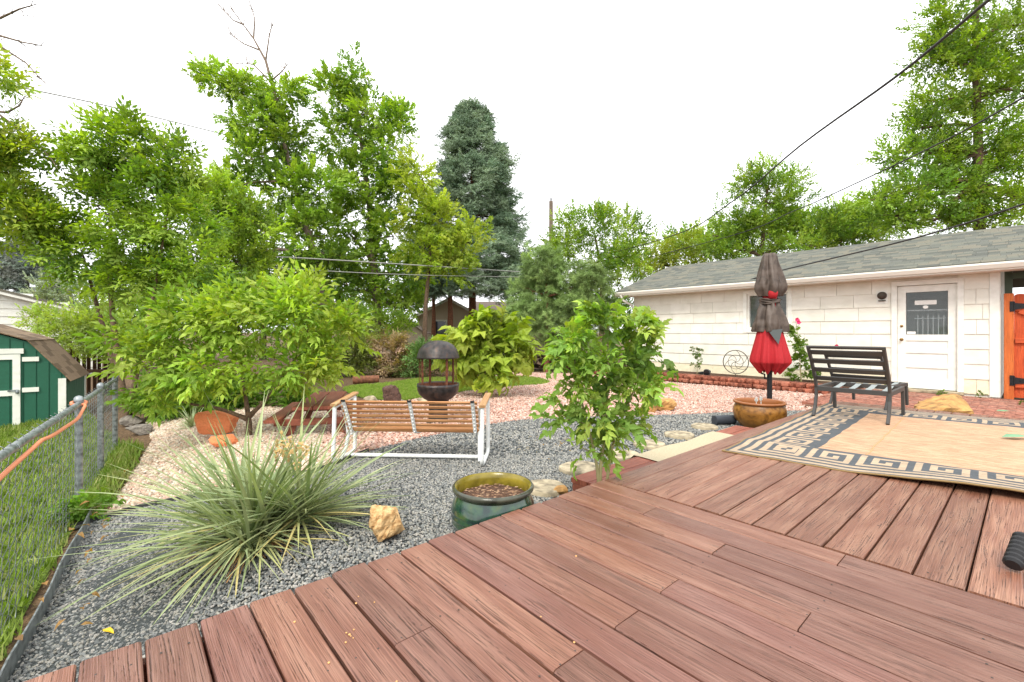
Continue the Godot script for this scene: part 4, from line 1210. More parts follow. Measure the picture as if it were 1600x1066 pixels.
func build_pots() -> void:
	var g := thing("green_planter", "glazed green ribbed pot with an olive interior, holding only soil", "planter", Vector3(-0.11, 0.0, -2.63))
	var body := MB.new()
	body.lathe([Vector2(0.15, 0.0), Vector2(0.175, 0.03), Vector2(0.205, 0.08), Vector2(0.224, 0.125), Vector2(0.230, 0.133), Vector2(0.227, 0.141), Vector2(0.234, 0.16), Vector2(0.240, 0.168), Vector2(0.235, 0.176), Vector2(0.239, 0.195), Vector2(0.245, 0.203), Vector2(0.239, 0.211), Vector2(0.240, 0.228), Vector2(0.245, 0.236), Vector2(0.239, 0.244), Vector2(0.237, 0.268), Vector2(0.222, 0.300), Vector2(0.214, 0.318)], 64)
	part(g, "body", body, M.green_glaze)
	var rim := MB.new(); rim.lathe([Vector2(0.214, 0.318), Vector2(0.226, 0.330), Vector2(0.236, 0.342), Vector2(0.238, 0.354), Vector2(0.231, 0.363), Vector2(0.222, 0.364)], 64); part(g, "rim", rim, M.rim_glaze)
	var inn := MB.new(); inn.lathe([Vector2(0.222, 0.364), Vector2(0.211, 0.355), Vector2(0.203, 0.330), Vector2(0.205, 0.29), Vector2(0.205, 0.26)], 64); part(g, "inner_wall", inn, M.olive_glaze)
	var so := MB.new()
	so.lathe([Vector2(0.205, 0.290), Vector2(0.15, 0.298), Vector2(0.08, 0.303), Vector2(0.001, 0.305)], 40, Vector3.ZERO, func(w: float, y: float) -> float: return 1.0); part(g, "soil", so, M.soil)
	rng.seed = 63
	var xfs := []
	var cs := []
	for i in 260:
		var a := rng.randf() * TAU
		var r := 0.195 * sqrt(rng.randf())
		xfs.push_back(Transform3D(Basis.from_euler(Vector3(rng.randf() * 6, rng.randf() * 6, rng.randf() * 6)).scaled(Vector3(1.8, 0.5, 0.7) * rng.randf_range(0.004, 0.008)), Vector3(cos(a) * r, 0.299 + 0.006 * (1 - r / 0.2), sin(a) * r)))
		cs.push_back([Color(0.22, 0.12, 0.07), Color(0.32, 0.19, 0.11), Color(0.12, 0.07, 0.05), Color(0.42, 0.28, 0.17)][rng.randi() % 4])
	copies(g, "bark_chips", pebble(9, 0.7), M.debris, xfs, cs)
	var a := thing("amber_pot", "wide amber-brown glazed pot standing in the gravel beside the umbrella", "planter", Vector3(3.24, 0.0, -5.91))
	var ab := MB.new()
	ab.lathe([Vector2(0.19, 0.0), Vector2(0.235, 0.04), Vector2(0.29, 0.11), Vector2(0.315, 0.19), Vector2(0.308, 0.26), Vector2(0.285, 0.31)], 56); part(a, "body", ab, M.amber)
	var ar := MB.new(); ar.lathe([Vector2(0.285, 0.31), Vector2(0.305, 0.322), Vector2(0.313, 0.335), Vector2(0.305, 0.348), Vector2(0.288, 0.35), Vector2(0.272, 0.338), Vector2(0.265, 0.30), Vector2(0.265, 0.24)], 56); part(a, "rim", ar, mat(Color(0.55, 0.33, 0.16), 0.4))
	var asl := MB.new(); asl.lathe([Vector2(0.268, 0.265), Vector2(0.001, 0.275)], 32); part(a, "soil", asl, M.soil)
	for k in 2:
		var tp := MB.new()
		for i in 4:
			var w := TAU * i / 4 + 0.4
			var d := Vector3(cos(w), 0, sin(w))
			leaf(tp, Vector3(0, 0.06, 0), (Vector3.UP + d * 0.4).normalized(), -d, 0.075, 0.022, -0.15, 0.4)
		tp.tube([Vector3(0, 0, 0), Vector3(0, 0.06, 0)], 0.006, 6)
		part(a, "garden_ornament", tp, mat(Color(0.80, 0.80, 0.78), 0.4), Transform3D(Basis(Vector3.UP, k * 0.5), Vector3(-0.05 + k * 0.10, 0.27, 0.02 - 0.07 * k)))
	# short piece of black drain hose by the amber pot
	var h := MB.new()
	var hp := []
	var hr := []
	for i in 25:
		hp.push_back(Vector3(-0.13 + i * 0.012, 0, 0)); hr.push_back(0.058 if i % 2 else 0.066)
	h.tube(hp, hr, 14)
	var ho := part(self, "drain_pipe", h, mat(Color(0.20, 0.22, 0.25), 0.5)); ho.position = Vector3(2.83, 0.07, -6.05); ho.rotation.y = 0.2
	tag(ho, "short black corrugated drain pipe between step and amber pot", "pipe")
	var f := MB.new()
	hp = []; hr = []
	for i in 22:
		hp.push_back(Vector3(i * 0.0085, 0.0 + 0.022 * i / 22.0, 0)); hr.push_back(0.022 if i % 3 == 0 else 0.031)
	f.tube(hp, hr, 14)
	var fo := part(self, "downspout_hose", f, mat(Color(0.09, 0.09, 0.10), 0.55)); fo.position = dk(0.30, 1.75, 0.332); fo.rotation = Vector3(0, 0.55, 0.30)
	tag(fo, "end of a black ribbed hose lying on the bare deck boards", "hose")
	for k in 2:
		var lf := MB.new()
		leaf(lf, Vector3.ZERO, Vector3(1, 0.03, 0), Vector3(0, 1, 0.1), 0.30, 0.045, 0.05, 0.2)
		var lo := part(self, "leaf_ornament", lf, mat(Color(0.42, 0.58, 0.44), 0.6)); lo.position = [Vector3(4.291, 0.330, -3.955), Vector3(7.246, 0.060, -6.766)][k]; lo.rotation.y = 0.1
		tag(lo, ["pale green leaf-shaped ornament lying on the rug", "pale green leaf-shaped ornament lying on the brick paving"][k], "ornament")

func build_glider() -> void:
	var o := thing("garden_glider", "white tube-framed garden glider with brown slatted seat, seen from behind", "glider bench", Vector3(-0.96, 0, -4.43), -0.06)
	# local: x along the seat, z towards the deck (the back of the seat)
	for sx in [-1, 1]:
		var x: float = sx * 0.70
		var fr := MB.new()
		fr.tube([Vector3(x, 0.54, 0.22), Vector3(x, 0.30, 0.235), Vector3(x, 0.08, 0.25), Vector3(x, 0.03, 0.23), Vector3(x, 0.02, 0.15), Vector3(x, 0.02, -0.15), Vector3(x, 0.03, -0.23), Vector3(x, 0.08, -0.25), Vector3(x, 0.30, -0.245), Vector3(x, 0.585, -0.24)], 0.019, 10)
		fr.tube([Vector3(x, 0.54, 0.22), Vector3(x, 0.585, -0.24)], 0.016, 8)
		part(o, "end_frame", fr, M.tube)
		var sw := MB.new()
		sw.tube([Vector3(x - sx * 0.04, 0.545, 0.14), Vector3(x - sx * 0.04, 0.46, 0.09), Vector3(x - sx * 0.045, 0.36, 0.045), Vector3(x - sx * 0.05, 0.24, 0.03), Vector3(x - sx * 0.045, 0.12, 0.08), Vector3(x - sx * 0.03, 0.035, 0.16)], 0.017, 10)
		sw.tube([Vector3(x - sx * 0.04, 0.575, -0.16), Vector3(x - sx * 0.04, 0.30, -0.10), Vector3(x - sx * 0.045, 0.22, -0.06)], 0.015, 8)
		part(o, "swing_arm", sw, M.tube)
		var ar := MB.new(); ar.bar(Vector3(x, 0.565, 0.25), Vector3(x, 0.612, -0.27), 0.065, 0.024, 0.006); part(o, "armrest", ar, M.arm)
	var bb := MB.new()
	bb.tube([Vector3(-0.70, 0.035, 0.0), Vector3(0.70, 0.035, 0.0)], 0.019, 10)
	part(o, "base_bar", bb, M.tube)
	var prof := func(f: float) -> Vector2:       # height and depth of the seat curve, from the top of the back to the front of the seat
		if f < 0.62:
			var k := f / 0.62
			return Vector2(lerpf(0.60, 0.27, k), lerpf(0.24, 0.045, pow(k, 0.9)))
		var k2 := (f - 0.62) / 0.38
		return Vector2(0.27 - 0.045 * sin(k2 * PI * 0.6), lerpf(0.045, -0.40, k2))
	for sx in [-0.61, 0.02, 0.61]:
		var st := MB.new()
		var pts := []
		for i in 15: pts.push_back(Vector3(sx, prof.call(i / 14.0).x, prof.call(i / 14.0).y))
		for i in 14: st.bar(pts[i], pts[i + 1], 0.034, 0.012, 0.003, Vector3(0, 1, 0.8))
		for i in 9:
			var q: Vector2 = prof.call(0.04 + i * 0.07)
			st.lathe([Vector2(0, 0.012), Vector2(0.007, 0.010), Vector2(0.009, 0.0)], 7, Vector3(sx, q.x, q.y + 0.008))
		part(o, "seat_strap", st, M.tube)
	for i in 13:
		var f := 0.035 + i * 0.0885 if i < 7 else 0.66 + (i - 7) * 0.062
		var q: Vector2 = prof.call(f)
		var q2: Vector2 = prof.call(f + 0.01)
		var d := Vector3(0, q2.x - q.x, q2.y - q.y).normalized()
		var n := Vector3(1, 0, 0).cross(d).normalized()
		var c := Vector3(0, q.x, q.y) + (n if n.y < 0 else -n) * -0.016
		var sl := MB.new()
		sl.cbox(Vector3.ZERO, Vector3(1.30, 0.018, 0.030), 0.004, Transform3D(Basis(Vector3(1, 0, 0), n, Vector3(1, 0, 0).cross(n)), c), Vector2(i * 0.37, i * 0.61))
		part(o, "slat", sl, M.slat)
	for sx in [-0.61, 0.02, 0.61]:
		var cp := MB.new(); cp.box(Vector3(sx, 0.607, 0.245), Vector3(0.036, 0.018, 0.02)); part(o, "end_cap", cp, M.black_metal)

func build_fire_pit() -> void:
	var o := thing("fire_pit", "rusty dark steel fire pit with a domed lid and open mesh sides", "fire pit", Vector3(-1.03, 0, -6.29))
	var dome := MB.new()
	dome.lathe([Vector2(0.001, 1.135), Vector2(0.05, 1.133), Vector2(0.14, 1.112), Vector2(0.21, 1.07), Vector2(0.26, 1.01), Vector2(0.285, 0.94), Vector2(0.293, 0.905), Vector2(0.298, 0.90), Vector2(0.292, 0.888)], 48); part(o, "lid", dome, M.rusty)
	var bowl := MB.new()
	bowl.lathe([Vector2(0.265, 0.52), Vector2(0.290, 0.535), Vector2(0.293, 0.50), Vector2(0.286, 0.49), Vector2(0.286, 0.45), Vector2(0.26, 0.39), Vector2(0.20, 0.33), Vector2(0.15, 0.305)], 48)
	part(o, "bowl", bowl, M.rusty)
	var inn := MB.new(); inn.lathe([Vector2(0.265, 0.52), Vector2(0.25, 0.45), Vector2(0.18, 0.38), Vector2(0.001, 0.36)], 40); part(o, "fire_bowl_lining", inn, M.rust)
	for k in 4:
		var w := PI / 4 + k * PI / 2 + 0.12
		var ps := MB.new(); ps.bar(Vector3(cos(w) * 0.24, 0.50, sin(w) * 0.24), Vector3(cos(w) * 0.24, 0.905, sin(w) * 0.24), 0.03, 0.02, 0.003, Vector3(cos(w), 0, sin(w))); part(o, "post", ps, M.rust)
	var me := MB.new()
	for k in 44:
		var w := TAU * k / 44
		me.tube([Vector3(cos(w) * 0.262, 0.52, sin(w) * 0.262), Vector3(cos(w + 0.25) * 0.262, 0.71, sin(w + 0.25) * 0.262), Vector3(cos(w + 0.5) * 0.262, 0.90, sin(w + 0.5) * 0.262)], 0.0008, 3, false)
		me.tube([Vector3(cos(w) * 0.262, 0.52, sin(w) * 0.262), Vector3(cos(w - 0.25) * 0.262, 0.71, sin(w - 0.25) * 0.262), Vector3(cos(w - 0.5) * 0.262, 0.90, sin(w - 0.5) * 0.262)], 0.0008, 3, false)
	part(o, "mesh_screen", me, M.rust)
	var st := MB.new()
	st.lathe([Vector2(0.15, 0.305), Vector2(0.15, 0.26), Vector2(0.13, 0.25), Vector2(0.135, 0.03), Vector2(0.17, 0.0)], 24)
	part(o, "stand", st, M.rusty)

func build_bench() -> void:
	var o := thing("picnic_table", "low red-brown plank picnic table partly hidden behind the glider", "table", Vector3(-2.52, 0, -6.0), 0.24)
	# local: -z runs away from the deck
	for k in 2:
		var b := MB.new(); b.cbox(Vector3.ZERO, Vector3(1.40, 0.036, 0.215), 0.005, Transform3D.IDENTITY, Vector2(k, k * 2.0)); part(o, "top_plank", b, M.redwood, Transform3D(Basis(Vector3.UP, PI / 2), Vector3(-0.115 + k * 0.23, 0.35, 0)))
	for z in [-0.5, 0.52]:
		for s in [-1, 1]:
			var l := MB.new(); l.bar(Vector3(s * 0.16, 0.33, z), Vector3(s * 0.30, 0.0, z), 0.036, 0.08, 0.004, Vector3(1, 0, 0)); part(o, "leg", l, M.redwood)
		var c := MB.new(); c.bar(Vector3(-0.45, 0.17, z + 0.04), Vector3(0.45, 0.17, z + 0.04), 0.036, 0.08); part(o, "cross_beam", c, M.redwood)
	for s in [-1, 1]:
		var b := MB.new(); b.cbox(Vector3.ZERO, Vector3(1.40, 0.036, 0.16), 0.005, Transform3D.IDENTITY, Vector2(s, 3.0)); part(o, "seat_plank", b, M.redwood, Transform3D(Basis(Vector3.UP, PI / 2), Vector3(s * 0.42, 0.228, 0.1)))

# ------------------------------------------------------------------ boundary
func fpt(k: float, y: float, out := 0.0) -> Vector3:
	var p := FP + FD * k + FN * out
	return Vector3(p.x, y, p.y)
func build_fence() -> void:
	var o := thing("chain_link_fence", "galvanised chain link fence with an orange cord along its top rail", "fence", fpt(0, -0.24))
	var b := fpt(0, -0.24)
	var rail := MB.new()
	rail.tube([fpt(-3.2, 0.66) - b, fpt(-1.4, 0.663) - b, fpt(0, 0.66) - b], 0.0215, 12)
	rail.tube([fpt(0, 0.66) - b, fpt(2.35, 0.66) - b], 0.020, 12)
	part(o, "top_rail", rail, M.galv)
	for k in [0.0, 1.18, 2.35]:
		var ps := MB.new()
		ps.tube([fpt(k, -0.3) - b, fpt(k, 0.63) - b], 0.027, 12); ps.tube([fpt(k, 0.63) - b, fpt(k, 0.70) - b], 0.031, 12)
		ps.lathe([Vector2(0.034, 0.0), Vector2(0.032, 0.02), Vector2(0.018, 0.035), Vector2(0.001, 0.04)], 12, fpt(k, 0.69) - b)
		part(o, "post", ps, M.galv)
	var net := MB.new()
	var p := 0.055
	var n := int(5.4 / p)
	for i in n:
		var k0 := -3.1 + i * p
		var pts := []
		var y := 0.64
		var j := 0
		while y > -0.22:
			pts.push_back(fpt(k0 + (p * 1.08 if (j + i) % 2 else 0.0), y, 0.004 if j % 2 else -0.004) - b)
			y -= p * 0.62; j += 1
		net.tube(pts, 0.0017, 4, false)
		# twisted ends above the rail
		net.tube([pts[0], pts[0] + Vector3(0.006, 0.055, 0.0), pts[0] + Vector3(-0.006, 0.062, 0.006)], 0.0017, 3, false)
	part(o, "wire_mesh", net, M.galv).set_meta("kind", "stuff")
	var ties := MB.new()
	for k in [-2.6, -2.2, -1.75, -1.3, -0.85, -0.4, 0.5, 0.9, 1.5]:
		var ring := []
		for i in 13:
			var w := TAU * i / 12
			var q := Vector3(FN.x, 0, FN.y) * cos(w) * 0.025 + Vector3(0, sin(w) * 0.025, 0)
			ring.push_back(fpt(k + 0.0016 * i, 0.66) - b + q)
		ties.tube(ring, 0.002, 4, false)
	part(o, "tie_wires", ties, M.galv)
	var c := MB.new()
	var cp := []
	for i in 40:
		var f := i / 39.0
		var k := lerpf(-3.0, -0.06, f)
		cp.push_back(fpt(k, 0.655 - 0.055 * sin(PI * fmod(f * 1.6 + 0.15, 1.0)) - 0.02 + 0.05 * smoothstep(0.9, 1.0, f), 0.036 + 0.01 * sin(f * 14)))
	for i in 14:
		var w := TAU * i / 9.0 + 1.0
		cp.push_back(fpt(0.012 * cos(w) * 2.0, 0.668 + 0.012 * sin(i * 0.8), 0) + (Vector3(FN.x, 0, FN.y) * cos(w) + Vector3(FD.x, 0, FD.y) * sin(w)) * 0.042)
	c.tube(cp, 0.0115, 8)
	tag(part(self, "orange_cord", c, M.cord), "faded orange cord wound along the chain link top rail", "cord")
	# dark plank fence at the back, beyond the shed
	var wf := thing("plank_fence", "dark weathered vertical plank fence behind the shed", "fence", Vector3(-10.603, 0.581, -11.500))
	for i in 12:
		var pl := MB.new(); pl.cbox(Vector3.ZERO, Vector3(1.45, 0.02, 0.10), 0.003, Transform3D.IDENTITY, Vector2(i * 1.1, i * 0.7))
		part(wf, "plank", pl, M.old_wood, Transform3D(Basis(Vector3(0, 0, 1), PI / 2), Vector3(-1.0 + i * 0.135, -0.55, -0.02 * (i % 2))))
	for y in [0.16, -0.32, -1.0]:
		var r := MB.new(); r.cbox(Vector3(-0.25, y, 0.05), Vector3(1.9, 0.09, 0.05), 0.004); part(wf, "rail", r, M.old_wood)
	var xr := MB.new(); xr.tube([Vector3(-1.2, -0.36, 0.6), Vector3(0.75, -0.34, 0.6)], 0.02, 8); part(wf, "pipe_rail", xr, M.galv)

func build_shed() -> void:
	# local: x along the front (to the right as one faces the door), z out of the front; origin at the front's right corner
	var o := thing("garden_shed", "small dark green barn-roofed shed with white trim and brown shingles", "shed", Vector3(-7.85, -0.45, -7.94), 0.62)
	var W := 2.3
	var D := 1.65
	var ev := 0.92
	var prof := [Vector2(0, 0), Vector2(ev, 0), Vector2(1.53, -0.46), Vector2(1.80, -W / 2), Vector2(1.53, -W + 0.46), Vector2(ev, -W), Vector2(0, -W)]
	# prism sweeps along x, so turn it: its x becomes -z, its z becomes x
	var tr := Transform3D(Basis(Vector3(0, 0, -1), Vector3(0, 1, 0), Vector3(1, 0, 0)), Vector3.ZERO)
	var body := MB.new(); body.prism(prof, 0.0, D, tr); part(o, "wall", body, M.shed)
	# vertical battens make the grooved boards
	for i in 15:
		var x := -0.06 - i * 0.155
		if x < -W: continue
		var d := absf(x + W / 2)
		var top := 1.80 - 0.27 * d / (W / 2 - 0.46) if d < W / 2 - 0.46 else lerpf(1.53, ev, (d - (W / 2 - 0.46)) / 0.46)
		var bt := MB.new(); bt.box(Vector3(x - 0.068, (top - 0.02) / 2, 0.006), Vector3(0.138, top - 0.03, 0.012)); part(o, "board", bt, M.shed)
	for i in 10:
		var bt := MB.new(); bt.box(Vector3(0.006, ev / 2, -0.09 - i * 0.162), Vector3(0.012, ev - 0.02, 0.146)); part(o, "board", bt, M.shed)
	var tm := MB.new()
	tm.box(Vector3(-0.045, 0.45, 0.022), Vector3(0.10, 0.88, 0.02)); tm.box(Vector3(0.022, 0.45, -D + 0.03), Vector3(0.02, 0.86, 0.06))
	tm.box(Vector3(-1.15, 1.38, 0.030), Vector3(1.28, 0.085, 0.03))
	part(o, "trim", tm, M.white_trim)
	for s in [0, 1]:
		var door := MB.new()
		var x0: float = -0.55 - s * 0.60
		var x1: float = x0 - 0.595
		for r in [[x0, x0 - 0.09, 0.02, 1.33], [x1 + 0.09, x1, 0.02, 1.33]]: door.box(Vector3((r[0] + r[1]) / 2, (r[2] + r[3]) / 2, 0.026), Vector3(r[0] - r[1], r[3] - r[2], 0.024))
		for y in [0.065, 0.68, 1.285]: door.box(Vector3((x0 + x1) / 2, y, 0.026), Vector3(0.415, 0.09, 0.0236))
		part(o, "door_frame", door, M.white_trim)
	var st := MB.new()
	for y in [1.24, 0.72, 0.09]: st.box(Vector3(-0.43, y, 0.024), Vector3(0.20, 0.075, 0.02))
	part(o, "hinge_board", st, M.white_trim)
	var hs := MB.new(); hs.box(Vector3(-0.63, 0.72, 0.045), Vector3(0.13, 0.03, 0.012)); hs.lathe([Vector2(0, 0.02), Vector2(0.022, 0.018), Vector2(0.022, -0.03), Vector2(0, -0.032)], 8, Vector3(-0.58, 0.70, 0.06)); part(o, "hasp", hs, M.galv)
	# shingled roof: two slopes a side, rows of tabs
	var runs := [[Vector2(0.06, ev - 0.08), Vector2(-0.47, 1.555)], [Vector2(-0.45, 1.55), Vector2(-W / 2, 1.83)], [Vector2(-W + 0.45, 1.55), Vector2(-W / 2, 1.83)], [Vector2(-W - 0.06, ev - 0.08), Vector2(-W + 0.47, 1.555)]]
	rng.seed = 510
	for k in 4:
		var a: Vector2 = runs[k][0]
		var c: Vector2 = runs[k][1]
		var l := a.distance_to(c)
		var rows := int(round(l / 0.135))
		var d := (c - a) / l
		var nn := Vector2(-d.y, d.x)
		if nn.y < 0: nn = -nn
		for r in rows:
			var p := a.lerp(c, (r + 0.5) / rows) + nn * (0.008 + 0.002 * (r % 2))
			var z := 0.05
			while z > -D - 0.04:
				var zl := minf(0.15 if z > 0.04 and r % 2 else 0.30, z + D + 0.06)
				if k > 1: zl = z + D + 0.06
				var sh := MB.new()
				sh.box(Vector3.ZERO, Vector3(zl - 0.005, 0.016, l / rows * 1.15))
				var ax := Vector3(0, 0, 1)
				var up := Vector3(nn.x, nn.y, 0)
				part(o, "shingle", sh, M.shed_roof if rng.randf() < 0.6 else M.shed_roof_dark, Transform3D(Basis(ax, up, ax.cross(up)), Vector3(p.x, p.y, z - zl / 2)))
				z -= zl
				if zl < 0.02: break
	# neighbour's white garage further back
	var w := thing("white_neighbour_garage", "white lap-sided neighbouring garage with a low gable behind the shed", "garage", Vector3(-17.5, -0.45, -14.5), 0.80)
	var body2 := MB.new()
	body2.prism([Vector2(0, -3.2), Vector2(0, 3.2), Vector2(2.35, 3.2), Vector2(3.3, 0), Vector2(2.35, -3.2)], -6, 0, Transform3D(Basis(Vector3(0, 0, 1), Vector3(0, 1, 0), Vector3(-1, 0, 0)), Vector3.ZERO))
	part(w, "wall", body2, M.white)
	for i in 11:
		var y := 0.15 + i * 0.26
		var hw := 3.2 if y < 2.2 else 3.2 * (3.3 - y - 0.12) / 0.95
		var cl := MB.new(); cl.prism([Vector2(y, 0.002), Vector2(y, 0.03), Vector2(y + 0.262, 0.006), Vector2(y + 0.262, 0.002)], -hw, hw); part(w, "clapboard", cl, M.white_trim)
	var rf := MB.new()
	for s in [-1, 1]:
		rf.face([Vector3(s * 3.5, 2.27, 0.25), Vector3(0, 3.34, 0.25), Vector3(0, 3.34, -6.2), Vector3(s * 3.5, 2.27, -6.2)], Vector3(0, -5, -3))
		rf.face([Vector3(s * 3.5, 2.20, 0.25), Vector3(0, 3.26, 0.25), Vector3(0, 3.34, 0.25), Vector3(s * 3.5, 2.28, 0.25)], Vector3(0, 2, -3))
	part(w, "roof", rf, M.shingle[3])
	var fa := MB.new()
	for s in [-1, 1]: fa.bar(Vector3(s * 3.5, 2.17, 0.22), Vector3(0, 3.22, 0.22), 0.03, 0.12, 0.003)
	part(w, "fascia", fa, M.white_trim)

# ------------------------------------------------------------------ background houses and wires
func build_houses() -> void:
	var o := thing("tan_house", "tan lap-sided house with a brown roof glimpsed between the tree trunks", "house", Vector3(-1.872, 1.897, -24.000) * Vector3(1, 0, 1), 0.15)
	var b := MB.new()
	b.prism([Vector2(0, -1.6), Vector2(0, 1.6), Vector2(2.2, 1.6), Vector2(3.0, 0), Vector2(2.2, -1.6)], 0, 6, Transform3D(Basis(Vector3(0, 0, -1), Vector3(0, 1, 0), Vector3(1, 0, 0)), Vector3(-1.5, 0, 0)))
	b.box(Vector3(2.0, 1.05, -3.0), Vector3(4.4, 2.1, 4.0))
	part(o, "wall", b, M.tan_wall)
	for i in 15:
		var y := 0.2 + i * 0.18
		var hw := 1.6 if y < 2.1 else 1.6 * (3.0 - y - 0.1) / 0.8
		if hw < 0.1: continue
		var c := MB.new(); c.prism([Vector2(y, 0.002), Vector2(y, 0.025), Vector2(y + 0.182, 0.006), Vector2(y + 0.182, 0.002)], -1.5 - hw, -1.5 + hw); part(o, "clapboard", c, M.tan_wall)
	for x in [-1.9, 1.2]:
		var w := part(o, "window", frame_mb(Rect2(x - 0.35, 0.9 if x < 0 else 1.0, 0.7, 1.0), 0.09, 0.0 if x < 0 else -0.99, 0.04 if x < 0 else -0.94), M.white_trim)
		var g := MB.new(); g.box(Vector3(x, 1.4, 0.03 if x < 0 else -0.965), Vector3(0.53, 0.82, 0.01)); part(w, "pane", g, mat(Color(0.16, 0.19, 0.22), 0.08))
	var r := MB.new()
	for s in [-1, 1]: r.prism([Vector2(2.12, 0.2), Vector2(2.20, 0.2), Vector2(2.20, -6.2), Vector2(2.12, -6.2)], 0.0, 1.95, Transform3D(Basis(Vector3(-s * 0.894, 0.447, 0), Vector3(s * 0.447, 0.894, 0), Vector3(0, 0, 1)), Vector3(-1.5 + s * 0.85, 0.15, 0)))
	r.prism([Vector2(2.05, -0.75), Vector2(2.12, -0.75), Vector2(3.1, -3.2), Vector2(3.0, -3.2)], -0.2, 4.6)
	part(o, "roof", r, M.brown_roof)
	var t := MB.new(); t.bar(Vector3(0.25, 2.05, 0.22), Vector3(-1.5, 2.98, 0.22), 0.03, 0.14, 0.003); t.bar(Vector3(-3.25, 2.05, 0.22), Vector3(-1.5, 2.98, 0.22), 0.03, 0.14, 0.003); t.box(Vector3(2.3, 2.0, -0.72), Vector3(4.4, 0.14, 0.04))
	part(o, "fascia", t, M.white_trim)
	var s := thing("tan_shed", "small tan lap-sided outbuilding behind the flowering hedge", "shed", Vector3(-4.270, 1.225, -17.500) * Vector3(1, 0, 1), 0.1)
	var sb := MB.new(); sb.prism([Vector2(0, -0.8), Vector2(0, 0.8), Vector2(1.25, 0.8), Vector2(1.75, 0), Vector2(1.25, -0.8)], 0, 2, Transform3D(Basis(Vector3(0, 0, -1), Vector3(0, 1, 0), Vector3(1, 0, 0)), Vector3.ZERO)); part(s, "wall", sb, M.tan_wall)
	for i in 8:
		var c := MB.new(); c.box(Vector3(0, 0.15 + i * 0.16, 0.008), Vector3(1.6 if i < 7 else 1.3, 0.15, 0.016)); part(s, "clapboard", c, M.tan_wall)
	var sr := MB.new()
	for k in [-1, 1]: sr.bar(Vector3(k * 0.95, 1.18, -1.0), Vector3(0, 1.80, -1.0), 2.2, 0.05, 0.004)
	part(s, "roof", sr, M.brown_roof)
	# utility pole
	var p := thing("utility_pole", "weathered wooden utility pole with a crossarm behind the round tree", "pole", Vector3(2.163, 1.924, -25.000) * Vector3(1, 0, 1))
	var pm := MB.new(); pm.tube([Vector3(0, 0, 0), Vector3(0, 8.5, 0)], [0.15, 0.11], 10); part(p, "pole", pm, M.bark_grey)
	var ca := MB.new(); ca.bar(Vector3(-1.3, 5.8, 0.15), Vector3(1.0, 6.15, 0.15), 0.10, 0.12, 0.01); part(p, "crossarm", ca, M.bark_grey)
	var ins := MB.new()
	for x in [-1.1, -0.5, 0.5, 0.9]: ins.lathe([Vector2(0.001, 0.16), Vector2(0.04, 0.13), Vector2(0.05, 0.05), Vector2(0.03, 0.0)], 8, Vector3(x, 5.98 + x * 0.15, 0.15))
	ins.lathe([Vector2(0.001, 0.2), Vector2(0.05, 0.15), Vector2(0.03, 0.0)], 8, Vector3(0, 8.5, 0))
	part(p, "insulator", ins, M.dark)
	var runs := [
		["thick black service cable running from above the deck to the utility pole", [Vector3(3.631, 3.796, -3.200), Vector3(3.804, 3.900, -3.600), Vector3(4.255, 4.080, -5.000), Vector3(4.596, 4.222, -7.200), Vector3(5.064, 4.244, -10.500), Vector3(5.106, 4.378, -15.000), Vector3(2.199, 4.761, -25.000)], 0.014, "wire"],
		["black service cable crossing the sky before the tall tree behind the garage", [Vector3(6.099, 4.094, -5.000), Vector3(6.355, 4.165, -5.600), Vector3(6.752, 4.239, -7.000), Vector3(7.142, 4.336, -9.500), Vector3(7.177, 4.333, -11.500), Vector3(6.809, 4.314, -15.000), Vector3(2.199, 4.051, -25.000)], 0.012, "wire"],
		["black cable slanting down over the garage roof to its eave", [Vector3(6.709, 2.959, -5.500), Vector3(6.695, 2.924, -5.900), Vector3(6.752, 2.861, -6.800), Vector3(6.723, 2.808, -7.900), Vector3(6.525, 2.751, -9.200), Vector3(6.122, 2.651, -10.400), Vector3(5.719, 2.505, -11.200), Vector3(4.936, 2.407, -12.000), Vector3(4.026, 2.439, -12.900)], 0.014, "wire"],
		["thin grey wire crossing the sky above the slender fence-line ash", [Vector3(-10.979, 6.369, -9.000), Vector3(-10.851, 6.668, -10.000), Vector3(-10.638, 7.385, -12.500), Vector3(-9.887, 8.460, -17.000)], 0.016, "wire_pale"],
		["upper pale cable of the pair strung before the maple trunks", [Vector3(-8.191, 3.201, -10.500), Vector3(-7.489, 3.185, -11.000), Vector3(-5.319, 3.271, -12.500), Vector3(-2.879, 3.389, -14.500), Vector3(0.362, 3.517, -17.000)], 0.018, "wire_pale"],
		["lower thin cable of the pair strung before the maple trunks", [Vector3(-8.191, 2.993, -10.500), Vector3(-7.489, 2.951, -11.000), Vector3(-5.319, 2.952, -12.500), Vector3(-2.879, 3.080, -14.500), Vector3(0.362, 3.324, -17.000)], 0.012, "wire_pale"],
		["thin wire from the utility pole towards the blue-green spruce", [Vector3(-3.121, 8.552, -22.000), Vector3(0.000, 8.450, -23.500), Vector3(2.163, 8.449, -25.000)], 0.008, "wire_pale"],
		["thin wire sloping from the utility pole down to the garage trees", [Vector3(2.163, 8.449, -25.000), Vector3(4.241, 6.992, -23.000), Vector3(5.957, 5.420, -20.000)], 0.008, "wire_pale"],
		["short pale wire below the sky wire at the garden's far edge", [Vector3(-12.199, 4.683, -10.000), Vector3(-12.596, 5.165, -12.000), Vector3(-12.355, 5.344, -13.000)], 0.008, "wire_pale"],
		["dark wire passing low in front of the distant conifer", [Vector3(-12.199, 3.222, -10.000), Vector3(-13.645, 3.610, -13.000), Vector3(-14.298, 3.951, -16.000)], 0.010, "wire"],
	]
